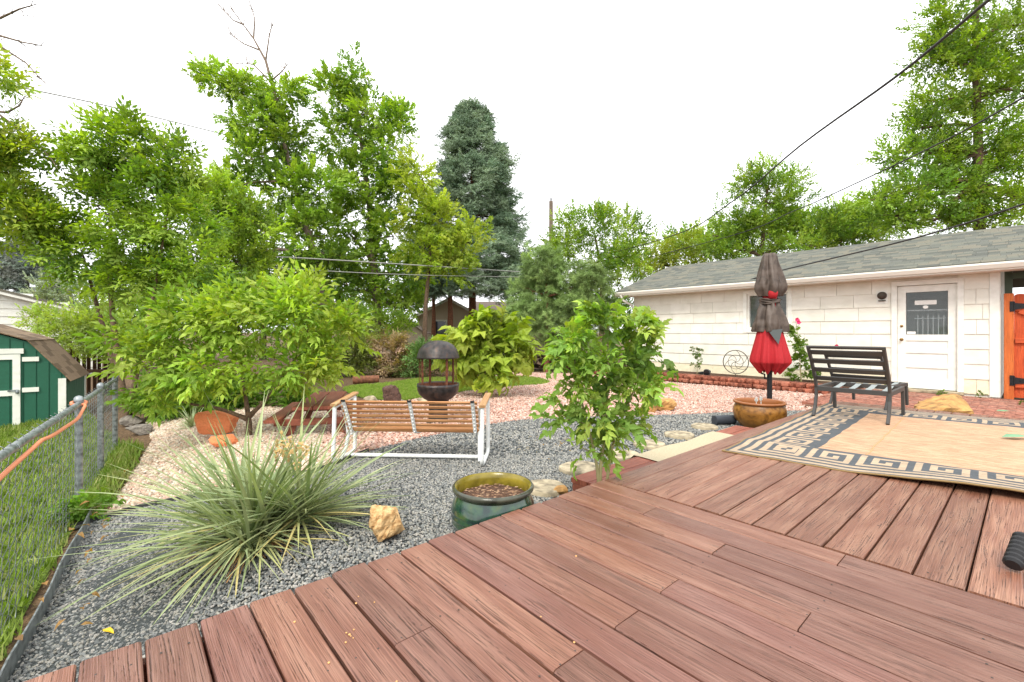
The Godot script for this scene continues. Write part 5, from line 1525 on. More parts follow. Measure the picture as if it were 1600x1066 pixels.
	for q in runs:
		var mb := MB.new()
		var pts: Array = q[1]
		var path := []
		for i in pts.size() - 1:
			for k in 5: path.push_back(pts[i].cubic_interpolate(pts[i + 1], pts[maxi(i - 1, 0)], pts[mini(i + 2, pts.size() - 1)], k / 5.0))
		path.push_back(pts[-1])
		mb.tube(path, q[2], 6)
		tag(part(self, "overhead_wire", mb, M[q[3]]), q[0], "wire")

# ------------------------------------------------------------------ trees
func conifer(called: String, label: String, foot: Vector3, h: float, radii: Array, cols: Array, spr: Mesh, size: Array, n: int, per: int, seed: int, bark: Material, low := 0.14) -> void:
	rng.seed = seed
	var o := thing(called, label, "tree", foot)
	var wood := MB.new()
	wood.tube([Vector3.ZERO, Vector3(0, h * 0.5, 0), Vector3(0, h, 0)], [0.22, 0.13, 0.02], 9, false)
	var xfs := []
	var cs := []
	var nz := noise(seed, 1.0, 2)
	for i in n:
		var f := pow(rng.randf(), 1.15)
		f = low + (0.99 - low) * f
		var a := rng.randf() * TAU
		var fi := f * (radii.size() - 1)
		var i0 := int(fi)
		var r := lerpf(radii[i0], radii[mini(i0 + 1, radii.size() - 1)], fi - i0)
		r *= 1.0 + 0.6 * nz.get_noise_2d(cos(a) * 1.6 + f * 3.0, sin(a) * 1.6 + f * 7.0)
		var tip := Vector3(cos(a) * r, f * h - r * 0.12, sin(a) * r)
		var root := Vector3(0, f * h + r * 0.05, 0)
		if i % 3 == 0: wood.tube([root, tip], [0.03, 0.006], 4, false)
		var ct: Color = cols[rng.randi() % cols.size()] * rng.randf_range(0.8, 1.2)
		for k in per:
			var g := lerpf(0.45, 1.03, sqrt(rng.randf()))
			var p := root.lerp(tip, g) + Vector3(rng.randfn(), rng.randfn() * 0.6, rng.randfn()) * r * 0.10
			var dir := (tip - root).normalized() + Vector3(rng.randfn() * 0.45, rng.randfn() * 0.3 + 0.25, rng.randfn() * 0.45)
			xfs.push_back(Transform3D(facing(dir, rng.randfn(0, 0.5), rng.randf_range(size[0], size[1])), p))
			cs.push_back(ct * rng.randf_range(0.8, 1.25))
	part(o, "trunk", wood, bark)
	copies(o, "crown", spr, M.needle, xfs, cs)
func tree(called: String, label: String, foot: Vector3, group := "", category := "tree") -> Node3D:
	return thing(called, label, category, foot, 0, group)

func build_trees() -> void:
	var maple := sprig(901, 11, 0.34, 0.105, 0.043, 1.0, 0.25, true, 0.45)
	var ash := sprig(902, 9, 0.26, 0.115, 0.024, 1.05, 0.25, false, 0.35)
	var broad := sprig(903, 11, 0.30, 0.10, 0.027, 1.0, 0.2, false, 0.45)
	var peach := sprig(904, 8, 0.20, 0.105, 0.022, 0.9, 0.3, false, 0.5)
	var g_mid := [Color(0.247, 0.385, 0.065), Color(0.323, 0.464, 0.082), Color(0.182, 0.312, 0.070), Color(0.385, 0.518, 0.092)]
	var g_lime := [Color(0.396, 0.489, 0.081), Color(0.456, 0.520, 0.095), Color(0.324, 0.437, 0.074)]
	var g_dark := [Color(0.150, 0.268, 0.082), Color(0.204, 0.320, 0.082), Color(0.119, 0.214, 0.070)]
	var back := "trees beyond the back hedge"
	var o := tree("maple_tree", "tall leaning maple with bare dead twigs at its top", Vector3(-6.128, -0.261, -15.000) * Vector3(1, 0, 1), back)
	grow(o, [[[Vector3(-6.128, -0.346, -15.000), Vector3(-6.277, 2.293, -15.000), Vector3(-6.809, 4.633, -15.000), Vector3(-7.447, 6.973, -15.000), Vector3(-7.830, 8.888, -15.000)], 0.17]],
		[[Vector3(-9.894, 9.739, -15.000), Vector3(0.468, 0.298, 0.328), 6], [Vector3(-9.043, 9.378, -15.000), Vector3(0.851, 0.511, 0.596), 13], [Vector3(-7.660, 9.207, -15.000), Vector3(0.723, 0.511, 0.511), 10], [Vector3(-8.553, 8.250, -15.000), Vector3(0.936, 0.596, 0.655), 13], [Vector3(-7.404, 7.718, -15.000), Vector3(0.851, 0.851, 0.851), 15], [Vector3(-7.553, 6.122, -15.000), Vector3(1.064, 0.894, 0.894), 17], [Vector3(-9.255, 6.122, -15.000), Vector3(0.723, 0.809, 0.723), 12], [Vector3(-6.766, 4.420, -15.000), Vector3(1.106, 1.021, 1.021), 17], [Vector3(-8.404, 4.420, -15.000), Vector3(1.170, 1.021, 1.021), 18], [Vector3(-9.362, 3.676, -15.000), Vector3(0.809, 0.809, 0.809), 11], [Vector3(-7.447, 3.037, -15.000), Vector3(1.277, 0.851, 0.894), 16], [Vector3(-6.277, 2.399, -15.000), Vector3(0.957, 0.745, 0.745), 10], [Vector3(-6.383, 6.016, -15.000), Vector3(0.766, 0.851, 0.766), 10], [Vector3(-8.617, 6.973, -15.000), Vector3(0.766, 0.723, 0.723), 9], [Vector3(-6.064, 3.782, -15.000), Vector3(0.851, 0.851, 0.851), 9]],
		maple, M.leaf, M.bark_grey, g_mid, 0.42, 20, [0.75, 1.15], 1001)
	var dead := MB.new()
	rng.seed = 5
	for q in [[Vector3(-7.830, 8.888, -15.000), Vector3(-8.191, 10.271, -15.000), Vector3(-8.596, 11.016, -15.000), Vector3(-9.362, 12.037, -15.000)], [Vector3(-8.191, 10.271, -15.000), Vector3(-8.085, 11.016, -15.000), Vector3(-7.979, 11.484, -15.000)], [Vector3(-8.404, 10.633, -15.000), Vector3(-8.936, 10.846, -15.000), Vector3(-9.532, 11.271, -15.000)], [Vector3(-7.979, 9.527, -15.000), Vector3(-8.617, 10.165, -15.000), Vector3(-9.362, 10.165, -15.000)], [Vector3(-8.596, 11.016, -15.000), Vector3(-8.553, 11.654, -15.000), Vector3(-8.681, 12.122, -15.000)], [Vector3(-7.979, 9.633, -15.000), Vector3(-7.660, 9.910, -15.000), Vector3(-7.447, 10.165, -15.000)], [Vector3(-8.936, 11.484, -15.000), Vector3(-9.255, 11.612, -15.000), Vector3(-9.681, 12.037, -15.000)]]:
		var pts := []
		for p in q: pts.push_back(p - o.position)
		var r0 := 0.06 if q[0] == Vector3(-7.830, 8.888, -15.000) else 0.03
		var rr := []
		for i in pts.size(): rr.push_back(lerpf(r0, 0.010, float(i) / (pts.size() - 1)))
		dead.tube(pts, rr, 5, false)
		for i in 9:
			var a: Vector3 = pts[-1].lerp(pts[-2], rng.randf())
			dead.tube([a, a + Vector3(rng.randf_range(-0.5, 0.2), rng.randf_range(0.1, 0.6), rng.randfn(0, 0.2))], [0.011, 0.005], 3, false)
	part(o, "dead_branch", dead, M.bark_grey)
	o = tree("maple_tree", "tall upright maple with a pale forked trunk in the middle of the hedge line", Vector3(-4.868, -0.412, -16.500) * Vector3(1, 0, 1), back)
	grow(o, [[[Vector3(-4.868, -0.365, -16.500), Vector3(-4.915, 1.929, -16.500), Vector3(-5.079, 4.035, -16.500), Vector3(-5.266, 6.376, -16.500), Vector3(-5.664, 9.184, -16.500)], 0.20], [[Vector3(-5.079, 3.801, -16.500), Vector3(-5.617, 4.503, -16.500), Vector3(-6.085, 4.971, -16.500)], 0.09], [[Vector3(-5.079, 4.035, -16.500), Vector3(-4.774, 4.971, -16.500), Vector3(-4.447, 5.907, -16.500)], 0.08]],
		[[Vector3(-5.828, 10.471, -16.500), Vector3(0.398, 0.796, 0.398), 9], [Vector3(-6.530, 9.839, -16.500), Vector3(0.585, 0.796, 0.585), 10], [Vector3(-5.102, 9.184, -16.500), Vector3(0.983, 0.889, 0.889), 15], [Vector3(-4.166, 8.833, -16.500), Vector3(0.421, 0.936, 0.421), 8], [Vector3(-6.155, 8.435, -16.500), Vector3(0.983, 0.983, 0.983), 15], [Vector3(-4.494, 7.897, -16.500), Vector3(0.889, 0.889, 0.889), 12], [Vector3(-5.664, 6.844, -16.500), Vector3(1.287, 0.983, 0.983), 16], [Vector3(-4.166, 6.563, -16.500), Vector3(0.796, 0.889, 0.796), 11], [Vector3(-6.319, 5.205, -16.500), Vector3(1.217, 0.983, 0.983), 13], [Vector3(-4.330, 4.737, -16.500), Vector3(0.936, 0.983, 0.936), 12], [Vector3(-6.787, 3.333, -16.500), Vector3(1.077, 0.936, 0.936), 11], [Vector3(-5.734, 2.748, -16.500), Vector3(0.936, 0.796, 0.796), 9], [Vector3(-3.862, 3.333, -16.500), Vector3(1.077, 0.983, 0.983), 13], [Vector3(-3.628, 2.280, -16.500), Vector3(0.702, 0.609, 0.609), 8], [Vector3(-5.266, 5.673, -16.500), Vector3(1.170, 0.843, 0.843), 9], [Vector3(-5.617, 4.035, -16.500), Vector3(1.077, 0.936, 0.936), 9], [Vector3(-4.447, 2.163, -16.500), Vector3(0.843, 0.562, 0.590), 6]],
		maple, M.leaf, M.bark_grey, g_mid, 0.45, 20, [0.75, 1.15], 1002)
	o = tree("young_maple_tree", "yellow-green maple boughs spreading in front of the spruce", Vector3(-3.034, -0.311, -15.500) * Vector3(1, 0, 1), back)
	grow(o, [[[Vector3(-3.034, -0.399, -15.500), Vector3(-2.968, 2.107, -15.500), Vector3(-2.814, 4.306, -15.500), Vector3(-3.078, 6.505, -15.500)], 0.10]],
		[[Vector3(-3.254, 6.768, -15.500), Vector3(0.616, 0.748, 0.616), 10], [Vector3(-3.078, 5.405, -15.500), Vector3(0.835, 0.835, 0.835), 12], [Vector3(-2.309, 4.966, -15.500), Vector3(0.879, 0.704, 0.704), 12], [Vector3(-1.649, 4.130, -15.500), Vector3(0.748, 0.572, 0.572), 9], [Vector3(-3.078, 4.042, -15.500), Vector3(0.879, 0.791, 0.791), 12], [Vector3(-1.363, 4.636, -15.500), Vector3(0.396, 0.352, 0.352), 4], [Vector3(-2.199, 3.537, -15.500), Vector3(0.879, 0.484, 0.616), 8]],
		maple, M.leaf, M.bark, g_lime, 0.42, 19, [0.7, 1.1], 1003)
	var spray := needle_spray(911, 0.5, 30, 0.085, 0.008, 4)
	conifer("spruce_tree", "tall dense blue-green spruce behind the maples", Vector3(-1.935, -0.029, -22.000) * Vector3(1, 0, 1), 12.3, [1.9, 2.4, 2.5, 2.4, 2.2, 2.0, 1.75, 1.45, 1.1, 0.65, 0.1], [Color(0.25, 0.345, 0.235), Color(0.32, 0.42, 0.29), Color(0.18, 0.27, 0.18)], spray, [0.7, 1.35], 520, 17, 1004, M.bark_red, 0.26)
	for q in [[702, 470], [676, 480]]:
		o = tree("bare_lower_trunk", ["straight brown conifer trunk standing before the tan house", "thinner brown conifer trunk beside the tan house wall"][0 if q[0] == 702 else 1], (Vector3(-2.850, 0.058, -20.500) if q[0] == 702 else Vector3(-3.606, 0.058, -20.500)) * Vector3(1, 0, 1))
		var cx := o.position
		grow(o, [[[cx, cx + Vector3(0.05, 2.0, 0), cx + Vector3(-0.02, 4.6, 0)], 0.20 if q[0] == 702 else 0.14]], [[cx + Vector3(0, 4.2, 0), Vector3(1.0, 0.8, 1.0), 14]], spray, M.needle, M.bark_red, [Color(0.128, 0.179, 0.139), Color(0.172, 0.214, 0.162)], 0.5, 16, [0.8, 1.2], 1005 + q[0])
	conifer("distant_conifer", "distant grey-green conifer above the white neighbouring garage", Vector3(-36.556, 1.202, -34.000) * Vector3(1, 0, 1), 8.6, [2.6, 2.6, 2.3, 1.9, 1.5, 1.1, 0.7, 0.1], [Color(0.215, 0.268, 0.232), Color(0.278, 0.304, 0.278)], spray, [1.4, 2.2], 150, 14, 1006, M.bark)
	o = tree("distant_tree", "distant rounded grey-green tree beside the far conifer", Vector3(-31.319, 1.205, -32.000) * Vector3(1, 0, 1))
	grow(o, [[[o.position, o.position + Vector3(0, 4, 0)], 0.2]], [[Vector3(-31.546, 4.155, -32.000), Vector3(1.816, 1.362, 1.362), 14], [Vector3(-32.681, 3.474, -32.000), Vector3(1.362, 0.908, 0.953), 8], [Vector3(-29.957, 3.701, -32.000), Vector3(1.362, 1.089, 1.089), 8]], broad, M.leaf_dull, M.bark, [Color(0.235, 0.304, 0.185), Color(0.278, 0.339, 0.209)], 0.9, 16, [1.4, 2.0], 1007)
	# pine with long soft needles
	var tuft := needle_spray(912, 0.28, 34, 0.14, 0.0045, 2)
	o = tree("pine_tree", "soft-needled green pine behind the garage's far end", Vector3(1.072, 0.078, -14.000) * Vector3(1, 0, 1))
	grow(o, [[[Vector3(1.072, -0.041, -14.000), Vector3(1.092, 1.627, -14.000), Vector3(1.033, 3.613, -14.000)], 0.09]], [[Vector3(1.033, 3.375, -14.000), Vector3(0.556, 0.477, 0.477), 9], [Vector3(0.635, 2.521, -14.000), Vector3(0.675, 0.675, 0.675), 12], [Vector3(1.628, 2.422, -14.000), Vector3(0.755, 0.715, 0.715), 14], [Vector3(1.092, 1.627, -14.000), Vector3(0.953, 0.675, 0.675), 16], [Vector3(2.482, 2.720, -14.000), Vector3(0.596, 0.556, 0.556), 10], [Vector3(2.343, 1.727, -14.000), Vector3(0.794, 0.556, 0.556), 12], [Vector3(0.397, 1.528, -14.000), Vector3(0.516, 0.516, 0.516), 8], [Vector3(1.688, 1.032, -14.000), Vector3(0.715, 0.318, 0.500), 7]],
		tuft, M.needle, M.bark_red, [Color(0.27, 0.40, 0.13), Color(0.33, 0.46, 0.16), Color(0.22, 0.33, 0.11)], 0.30, 24, [0.8, 1.2], 1008)
	o = tree("round_tree", "rounded bright green tree in front of the utility pole", Vector3(3.674, 0.174, -18.500) * Vector3(1, 0, 1))
	grow(o, [[[o.position, Vector3(3.674, 3.323, -18.500), Vector3(3.411, 5.160, -18.500)], 0.13]], [[Vector3(3.149, 5.737, -18.500), Vector3(1.312, 0.813, 0.918), 18], [Vector3(2.126, 5.134, -18.500), Vector3(0.997, 0.997, 0.997), 16], [Vector3(4.304, 5.212, -18.500), Vector3(1.207, 1.076, 1.076), 18], [Vector3(3.280, 4.478, -18.500), Vector3(1.627, 1.128, 1.139), 21], [Vector3(5.012, 4.346, -18.500), Vector3(0.945, 0.945, 0.945), 14], [Vector3(1.994, 3.822, -18.500), Vector3(1.260, 0.997, 0.997), 14], [Vector3(4.304, 3.428, -18.500), Vector3(1.391, 1.076, 1.076), 16]], broad, M.leaf, M.bark, g_mid, 0.45, 22, [0.75, 1.15], 1009)
	o = tree("ash_tree", "leafy green ash tree rising behind the middle of the garage roof", Vector3(10.511, 0.684, -19.000) * Vector3(1, 0, 1))
	grow(o, [[[o.position, Vector3(10.511, 4.457, -19.000), Vector3(10.780, 7.422, -19.000)], 0.14]], [[Vector3(10.915, 8.015, -19.000), Vector3(0.862, 0.701, 0.701), 9], [Vector3(9.837, 7.556, -19.000), Vector3(0.755, 0.647, 0.647), 9], [Vector3(10.511, 6.883, -19.000), Vector3(1.213, 1.024, 1.024), 15], [Vector3(11.858, 7.637, -19.000), Vector3(0.485, 0.701, 0.485), 6], [Vector3(11.750, 6.344, -19.000), Vector3(0.916, 0.916, 0.916), 11], [Vector3(9.433, 5.939, -19.000), Vector3(1.132, 0.916, 0.916), 13], [Vector3(10.780, 5.400, -19.000), Vector3(1.509, 0.809, 1.056), 14], [Vector3(8.489, 5.320, -19.000), Vector3(0.916, 0.647, 0.647), 9], [Vector3(12.532, 5.212, -19.000), Vector3(0.809, 0.647, 0.647), 8], [Vector3(9.972, 4.673, -19.000), Vector3(1.617, 0.647, 1.132), 12], [Vector3(11.589, 4.780, -19.000), Vector3(1.348, 0.539, 0.943), 9], [Vector3(10.241, 5.859, -19.000), Vector3(1.401, 0.809, 0.981), 13], [Vector3(8.489, 4.861, -19.000), Vector3(1.078, 0.539, 0.755), 8], [Vector3(11.993, 5.751, -19.000), Vector3(0.916, 0.755, 0.755), 8], [Vector3(10.915, 7.152, -19.000), Vector3(0.809, 0.809, 0.809), 7]], broad, M.leaf, M.bark, g_mid, 0.45, 22, [0.75, 1.15], 1010)
	o = tree("ash_tree", "smaller leafy tree between the ash and the tall tree behind the garage", Vector3(12.784, 0.729, -17.500) * Vector3(1, 0, 1))
	grow(o, [[[o.position, Vector3(12.784, 4.204, -17.500), Vector3(12.660, 5.569, -17.500)], 0.09]], [[Vector3(12.411, 5.743, -17.500), Vector3(0.645, 0.447, 0.452), 8], [Vector3(12.163, 5.197, -17.500), Vector3(0.745, 0.596, 0.596), 10], [Vector3(13.280, 5.321, -17.500), Vector3(0.794, 0.596, 0.596), 10], [Vector3(12.660, 4.576, -17.500), Vector3(1.241, 0.596, 0.869), 10], [Vector3(13.652, 5.445, -17.500), Vector3(0.894, 0.596, 0.626), 9], [Vector3(11.543, 4.576, -17.500), Vector3(0.894, 0.546, 0.626), 7], [Vector3(13.156, 4.824, -17.500), Vector3(1.241, 0.496, 0.869), 9], [Vector3(14.397, 5.445, -17.500), Vector3(0.894, 0.596, 0.626), 8]], broad, M.leaf, M.bark, g_mid, 0.4, 22, [0.7, 1.1], 1011)
	o = tree("low_tree", "yellow-green low tree above the far end of the garage roof", Vector3(7.447, 0.624, -21.000) * Vector3(1, 0, 1))
	grow(o, [[[o.position, Vector3(7.447, 3.603, -21.000), Vector3(7.596, 4.944, -21.000)], 0.10]], [[Vector3(8.043, 5.450, -21.000), Vector3(1.013, 0.536, 0.709), 9], [Vector3(7.000, 4.944, -21.000), Vector3(1.013, 0.655, 0.709), 10], [Vector3(6.255, 4.348, -21.000), Vector3(0.894, 0.774, 0.774), 9], [Vector3(8.043, 4.646, -21.000), Vector3(1.191, 0.655, 0.834), 9], [Vector3(8.936, 5.241, -21.000), Vector3(0.894, 0.596, 0.626), 7], [Vector3(6.851, 4.050, -21.000), Vector3(1.489, 0.715, 1.043), 10], [Vector3(9.234, 4.735, -21.000), Vector3(1.311, 0.536, 0.917), 8], [Vector3(5.511, 4.199, -21.000), Vector3(1.072, 0.894, 0.894), 9]], broad, M.leaf, M.bark, g_lime, 0.45, 20, [0.75, 1.15], 1012)
	o = tree("tall_ash_tree", "tall broad leafy tree overhanging the garage roof near the gate", Vector3(13.479, 1.232, -13.000) * Vector3(1, 0, 1))
	grow(o, [[[o.position, Vector3(13.479, 4.551, -13.000), Vector3(13.424, 7.132, -13.000), Vector3(13.369, 9.714, -13.000), Vector3(13.461, 11.927, -13.000)], 0.16]],
		[[Vector3(12.078, 9.124, -13.000), Vector3(0.701, 0.516, 0.516), 11], [Vector3(12.539, 10.083, -13.000), Vector3(0.830, 0.664, 0.664), 13], [Vector3(13.738, 9.714, -13.000), Vector3(1.014, 0.811, 0.811), 16], [Vector3(14.660, 10.083, -13.000), Vector3(0.701, 0.885, 0.701), 10], [Vector3(13.277, 8.515, -13.000), Vector3(1.014, 0.738, 0.738), 15], [Vector3(14.383, 8.331, -13.000), Vector3(0.774, 0.848, 0.774), 12], [Vector3(12.262, 7.870, -13.000), Vector3(0.774, 0.479, 0.542), 10], [Vector3(13.553, 7.132, -13.000), Vector3(1.070, 0.738, 0.749), 15], [Vector3(11.064, 6.395, -13.000), Vector3(0.553, 0.369, 0.387), 7], [Vector3(12.023, 6.395, -13.000), Vector3(0.885, 0.590, 0.620), 13], [Vector3(14.604, 6.579, -13.000), Vector3(0.738, 0.811, 0.738), 11], [Vector3(11.433, 5.288, -13.000), Vector3(0.885, 0.590, 0.620), 13], [Vector3(12.723, 5.288, -13.000), Vector3(1.014, 0.701, 0.710), 15], [Vector3(14.051, 5.067, -13.000), Vector3(0.922, 0.738, 0.738), 13], [Vector3(10.474, 5.067, -13.000), Vector3(0.553, 0.332, 0.387), 7], [Vector3(13.645, 11.373, -13.000), Vector3(1.106, 0.738, 0.774), 8], [Vector3(15.489, 8.239, -13.000), Vector3(0.922, 1.475, 0.922), 10], [Vector3(14.936, 4.920, -13.000), Vector3(0.738, 0.738, 0.738), 8], [Vector3(11.064, 4.588, -13.000), Vector3(0.848, 0.406, 0.594), 9], [Vector3(12.170, 4.459, -13.000), Vector3(0.922, 0.369, 0.645), 8], [Vector3(13.461, 4.459, -13.000), Vector3(0.922, 0.369, 0.645), 9], [Vector3(11.801, 7.132, -13.000), Vector3(0.664, 0.479, 0.479), 7], [Vector3(12.908, 6.210, -13.000), Vector3(0.848, 0.627, 0.627), 10], [Vector3(14.014, 6.026, -13.000), Vector3(0.848, 0.627, 0.627), 9], [Vector3(12.908, 9.345, -13.000), Vector3(0.738, 0.553, 0.553), 8]],
		broad, M.leaf, M.bark, g_mid, 0.36, 22, [0.7, 1.15], 1013)
	# ash by the fence, its neighbour behind, and the tree at the garden's side
	o = tree("ash_tree", "slender multi-stemmed ash growing through the end of the chain link fence", Vector3(-6.309, -0.261, -7.450))
	grow(o, [[[Vector3(-6.309, -0.325, -7.450), Vector3(-6.520, 0.817, -7.450), Vector3(-6.626, 1.979, -7.450), Vector3(-6.636, 3.142, -7.450), Vector3(-6.679, 4.198, -7.450)], 0.055], [[Vector3(-6.288, -0.325, -7.450), Vector3(-6.617, 0.707, -7.500), Vector3(-6.986, 1.670, -7.600), Vector3(-7.223, 2.533, -7.600)], 0.06], [[Vector3(-6.340, -0.356, -7.400), Vector3(-6.026, 0.825, -7.300), Vector3(-5.719, 1.853, -7.200), Vector3(-5.571, 3.207, -7.300)], 0.045]],
		[[Vector3(-6.710, 4.283, -7.450), Vector3(0.444, 0.423, 0.423), 11], [Vector3(-6.319, 4.431, -7.450), Vector3(0.317, 0.254, 0.254), 7], [Vector3(-7.133, 3.966, -7.450), Vector3(0.317, 0.380, 0.317), 8], [Vector3(-5.580, 3.966, -7.450), Vector3(0.380, 0.359, 0.359), 9], [Vector3(-6.023, 3.564, -7.450), Vector3(0.581, 0.486, 0.486), 13], [Vector3(-6.869, 3.332, -7.450), Vector3(0.581, 0.423, 0.423), 13], [Vector3(-7.524, 3.036, -7.450), Vector3(0.444, 0.317, 0.317), 9], [Vector3(-6.340, 2.803, -7.450), Vector3(0.655, 0.476, 0.476), 14], [Vector3(-7.133, 2.508, -7.450), Vector3(0.581, 0.380, 0.407), 11], [Vector3(-5.442, 3.036, -7.450), Vector3(0.528, 0.423, 0.423), 12], [Vector3(-5.865, 2.190, -7.450), Vector3(0.528, 0.423, 0.423), 11], [Vector3(-5.231, 2.296, -7.450), Vector3(0.380, 0.380, 0.380), 8], [Vector3(-6.552, 2.032, -7.450), Vector3(0.423, 0.317, 0.317), 8], [Vector3(-7.820, 2.803, -7.450), Vector3(0.317, 0.232, 0.232), 5]],
		ash, M.leaf, M.bark, g_mid, 0.26, 16, [0.75, 1.15], 1014)
	o = tree("ash_tree", "second ash standing behind the slender fence-line ash", Vector3(-7.200, 0.009, -10.800) * Vector3(1, 0, 1))
	grow(o, [[[o.position, Vector3(-7.200, 2.154, -10.800), Vector3(-7.123, 3.686, -10.800)], 0.09]], [[Vector3(-7.277, 4.145, -10.800), Vector3(0.613, 0.613, 0.613), 12], [Vector3(-6.664, 3.916, -10.800), Vector3(0.521, 0.582, 0.521), 10], [Vector3(-7.583, 3.073, -10.800), Vector3(0.766, 0.643, 0.643), 13], [Vector3(-6.587, 2.920, -10.800), Vector3(0.643, 0.613, 0.613), 12], [Vector3(-7.813, 2.154, -10.800), Vector3(0.797, 0.643, 0.643), 12], [Vector3(-6.894, 2.077, -10.800), Vector3(0.689, 0.551, 0.551), 10], [Vector3(-8.655, 1.694, -10.800), Vector3(0.689, 0.551, 0.551), 10], [Vector3(-9.038, 1.005, -10.800), Vector3(0.551, 0.460, 0.460), 7], [Vector3(-7.660, 4.452, -10.800), Vector3(0.551, 0.460, 0.460), 9], [Vector3(-6.204, 3.916, -10.800), Vector3(0.521, 0.521, 0.521), 9], [Vector3(-6.894, 4.605, -10.800), Vector3(0.398, 0.368, 0.368), 6], [Vector3(-6.128, 2.001, -10.800), Vector3(0.551, 0.551, 0.551), 8]], broad, M.leaf, M.bark, [Color(0.278, 0.411, 0.070), Color(0.365, 0.499, 0.082), Color(0.215, 0.339, 0.070)], 0.34, 24, [0.7, 1.1], 1015)
	o = tree("lilac_bush", "pale green leafy bush behind the shed roof", Vector3(-10.570, 0.622, -10.800) * Vector3(1, 0, 1), "", "bush")
	grow(o, [[[o.position - Vector3(0, 0.45, 0), Vector3(-10.570, 0.928, -10.800), Vector3(-10.540, 1.388, -10.800)], 0.04]], [[Vector3(-10.647, 1.357, -10.800), Vector3(0.582, 0.368, 0.407), 13], [Vector3(-11.336, 1.572, -10.800), Vector3(0.398, 0.214, 0.279), 6], [Vector3(-10.034, 1.541, -10.800), Vector3(0.460, 0.490, 0.460), 11], [Vector3(-9.728, 1.158, -10.800), Vector3(0.398, 0.306, 0.306), 7], [Vector3(-10.417, 1.005, -10.800), Vector3(0.766, 0.306, 0.536), 9]], broad, M.leaf, M.bark, [Color(0.365, 0.482, 0.139), Color(0.450, 0.553, 0.185)], 0.26, 20, [0.6, 0.9], 1016)
	o = tree("side_tree", "tree with half dead limbs at the garden's side above the shed", Vector3(-9.135, 0.446, -7.000) * Vector3(1, 0, 1))
	grow(o, [[[o.position - Vector3(0, 0.4, 0), Vector3(-9.135, 1.935, -7.000), Vector3(-8.837, 3.424, -7.000), Vector3(-8.638, 4.914, -7.000), Vector3(-8.738, 6.006, -7.000)], 0.12]], [[Vector3(-7.894, 3.206, -7.000), Vector3(0.516, 0.397, 0.397), 13], [Vector3(-8.340, 3.722, -7.000), Vector3(0.596, 0.596, 0.596), 10], [Vector3(-7.993, 3.921, -7.000), Vector3(0.338, 0.298, 0.298), 8], [Vector3(-8.062, 5.212, -7.000), Vector3(0.298, 0.258, 0.258), 7], [Vector3(-7.894, 4.368, -7.000), Vector3(0.218, 0.119, 0.153), 4], [Vector3(-7.596, 2.978, -7.000), Vector3(0.338, 0.218, 0.236), 7], [Vector3(-8.539, 2.829, -7.000), Vector3(0.596, 0.397, 0.417), 6], [Vector3(-7.695, 4.070, -7.000), Vector3(0.218, 0.139, 0.153), 4]], ash, M.leaf, M.bark, [Color(0.365, 0.482, 0.070), Color(0.473, 0.553, 0.092), Color(0.258, 0.374, 0.070)], 0.26, 15, [0.75, 1.15], 1017)
	dead = MB.new()
	rng.seed = 6
	for q in [[Vector3(-8.638, 4.914, -7.000), Vector3(-7.943, 4.616, -7.000), Vector3(-7.496, 4.298, -7.000), Vector3(-7.129, 3.921, -7.000)], [Vector3(-8.738, 5.807, -7.000), Vector3(-7.943, 6.125, -7.000), Vector3(-7.645, 6.264, -7.000), Vector3(-7.367, 6.344, -7.000)], [Vector3(-8.638, 6.105, -7.000), Vector3(-7.943, 5.847, -7.000), Vector3(-7.596, 5.748, -7.000), Vector3(-7.268, 5.688, -7.000)], [Vector3(-8.638, 5.609, -7.000), Vector3(-7.943, 5.688, -7.000), Vector3(-7.546, 5.430, -7.000), Vector3(-7.228, 5.093, -7.000)], [Vector3(-8.340, 4.715, -7.000), Vector3(-7.844, 4.656, -7.000), Vector3(-7.645, 4.765, -7.000), Vector3(-7.566, 4.914, -7.000)]]:
		var pts := []
		for p in q: pts.push_back(p - o.position)
		dead.tube(pts, [0.03, 0.018, 0.012, 0.005], 5, false)
		for i in 9:
			var a: Vector3 = pts[1].lerp(pts[3], rng.randf())
			dead.tube([a, a + Vector3(rng.randf_range(0.05, 0.3), rng.randf_range(-0.25, 0.2), rng.randfn(0, 0.15))], [0.006, 0.003], 3, false)
	part(o, "dead_branch", dead, M.bark_grey)
	# hedge shrubs behind the lawn
	var hedge := "shrubs in the hedge behind the lawn"
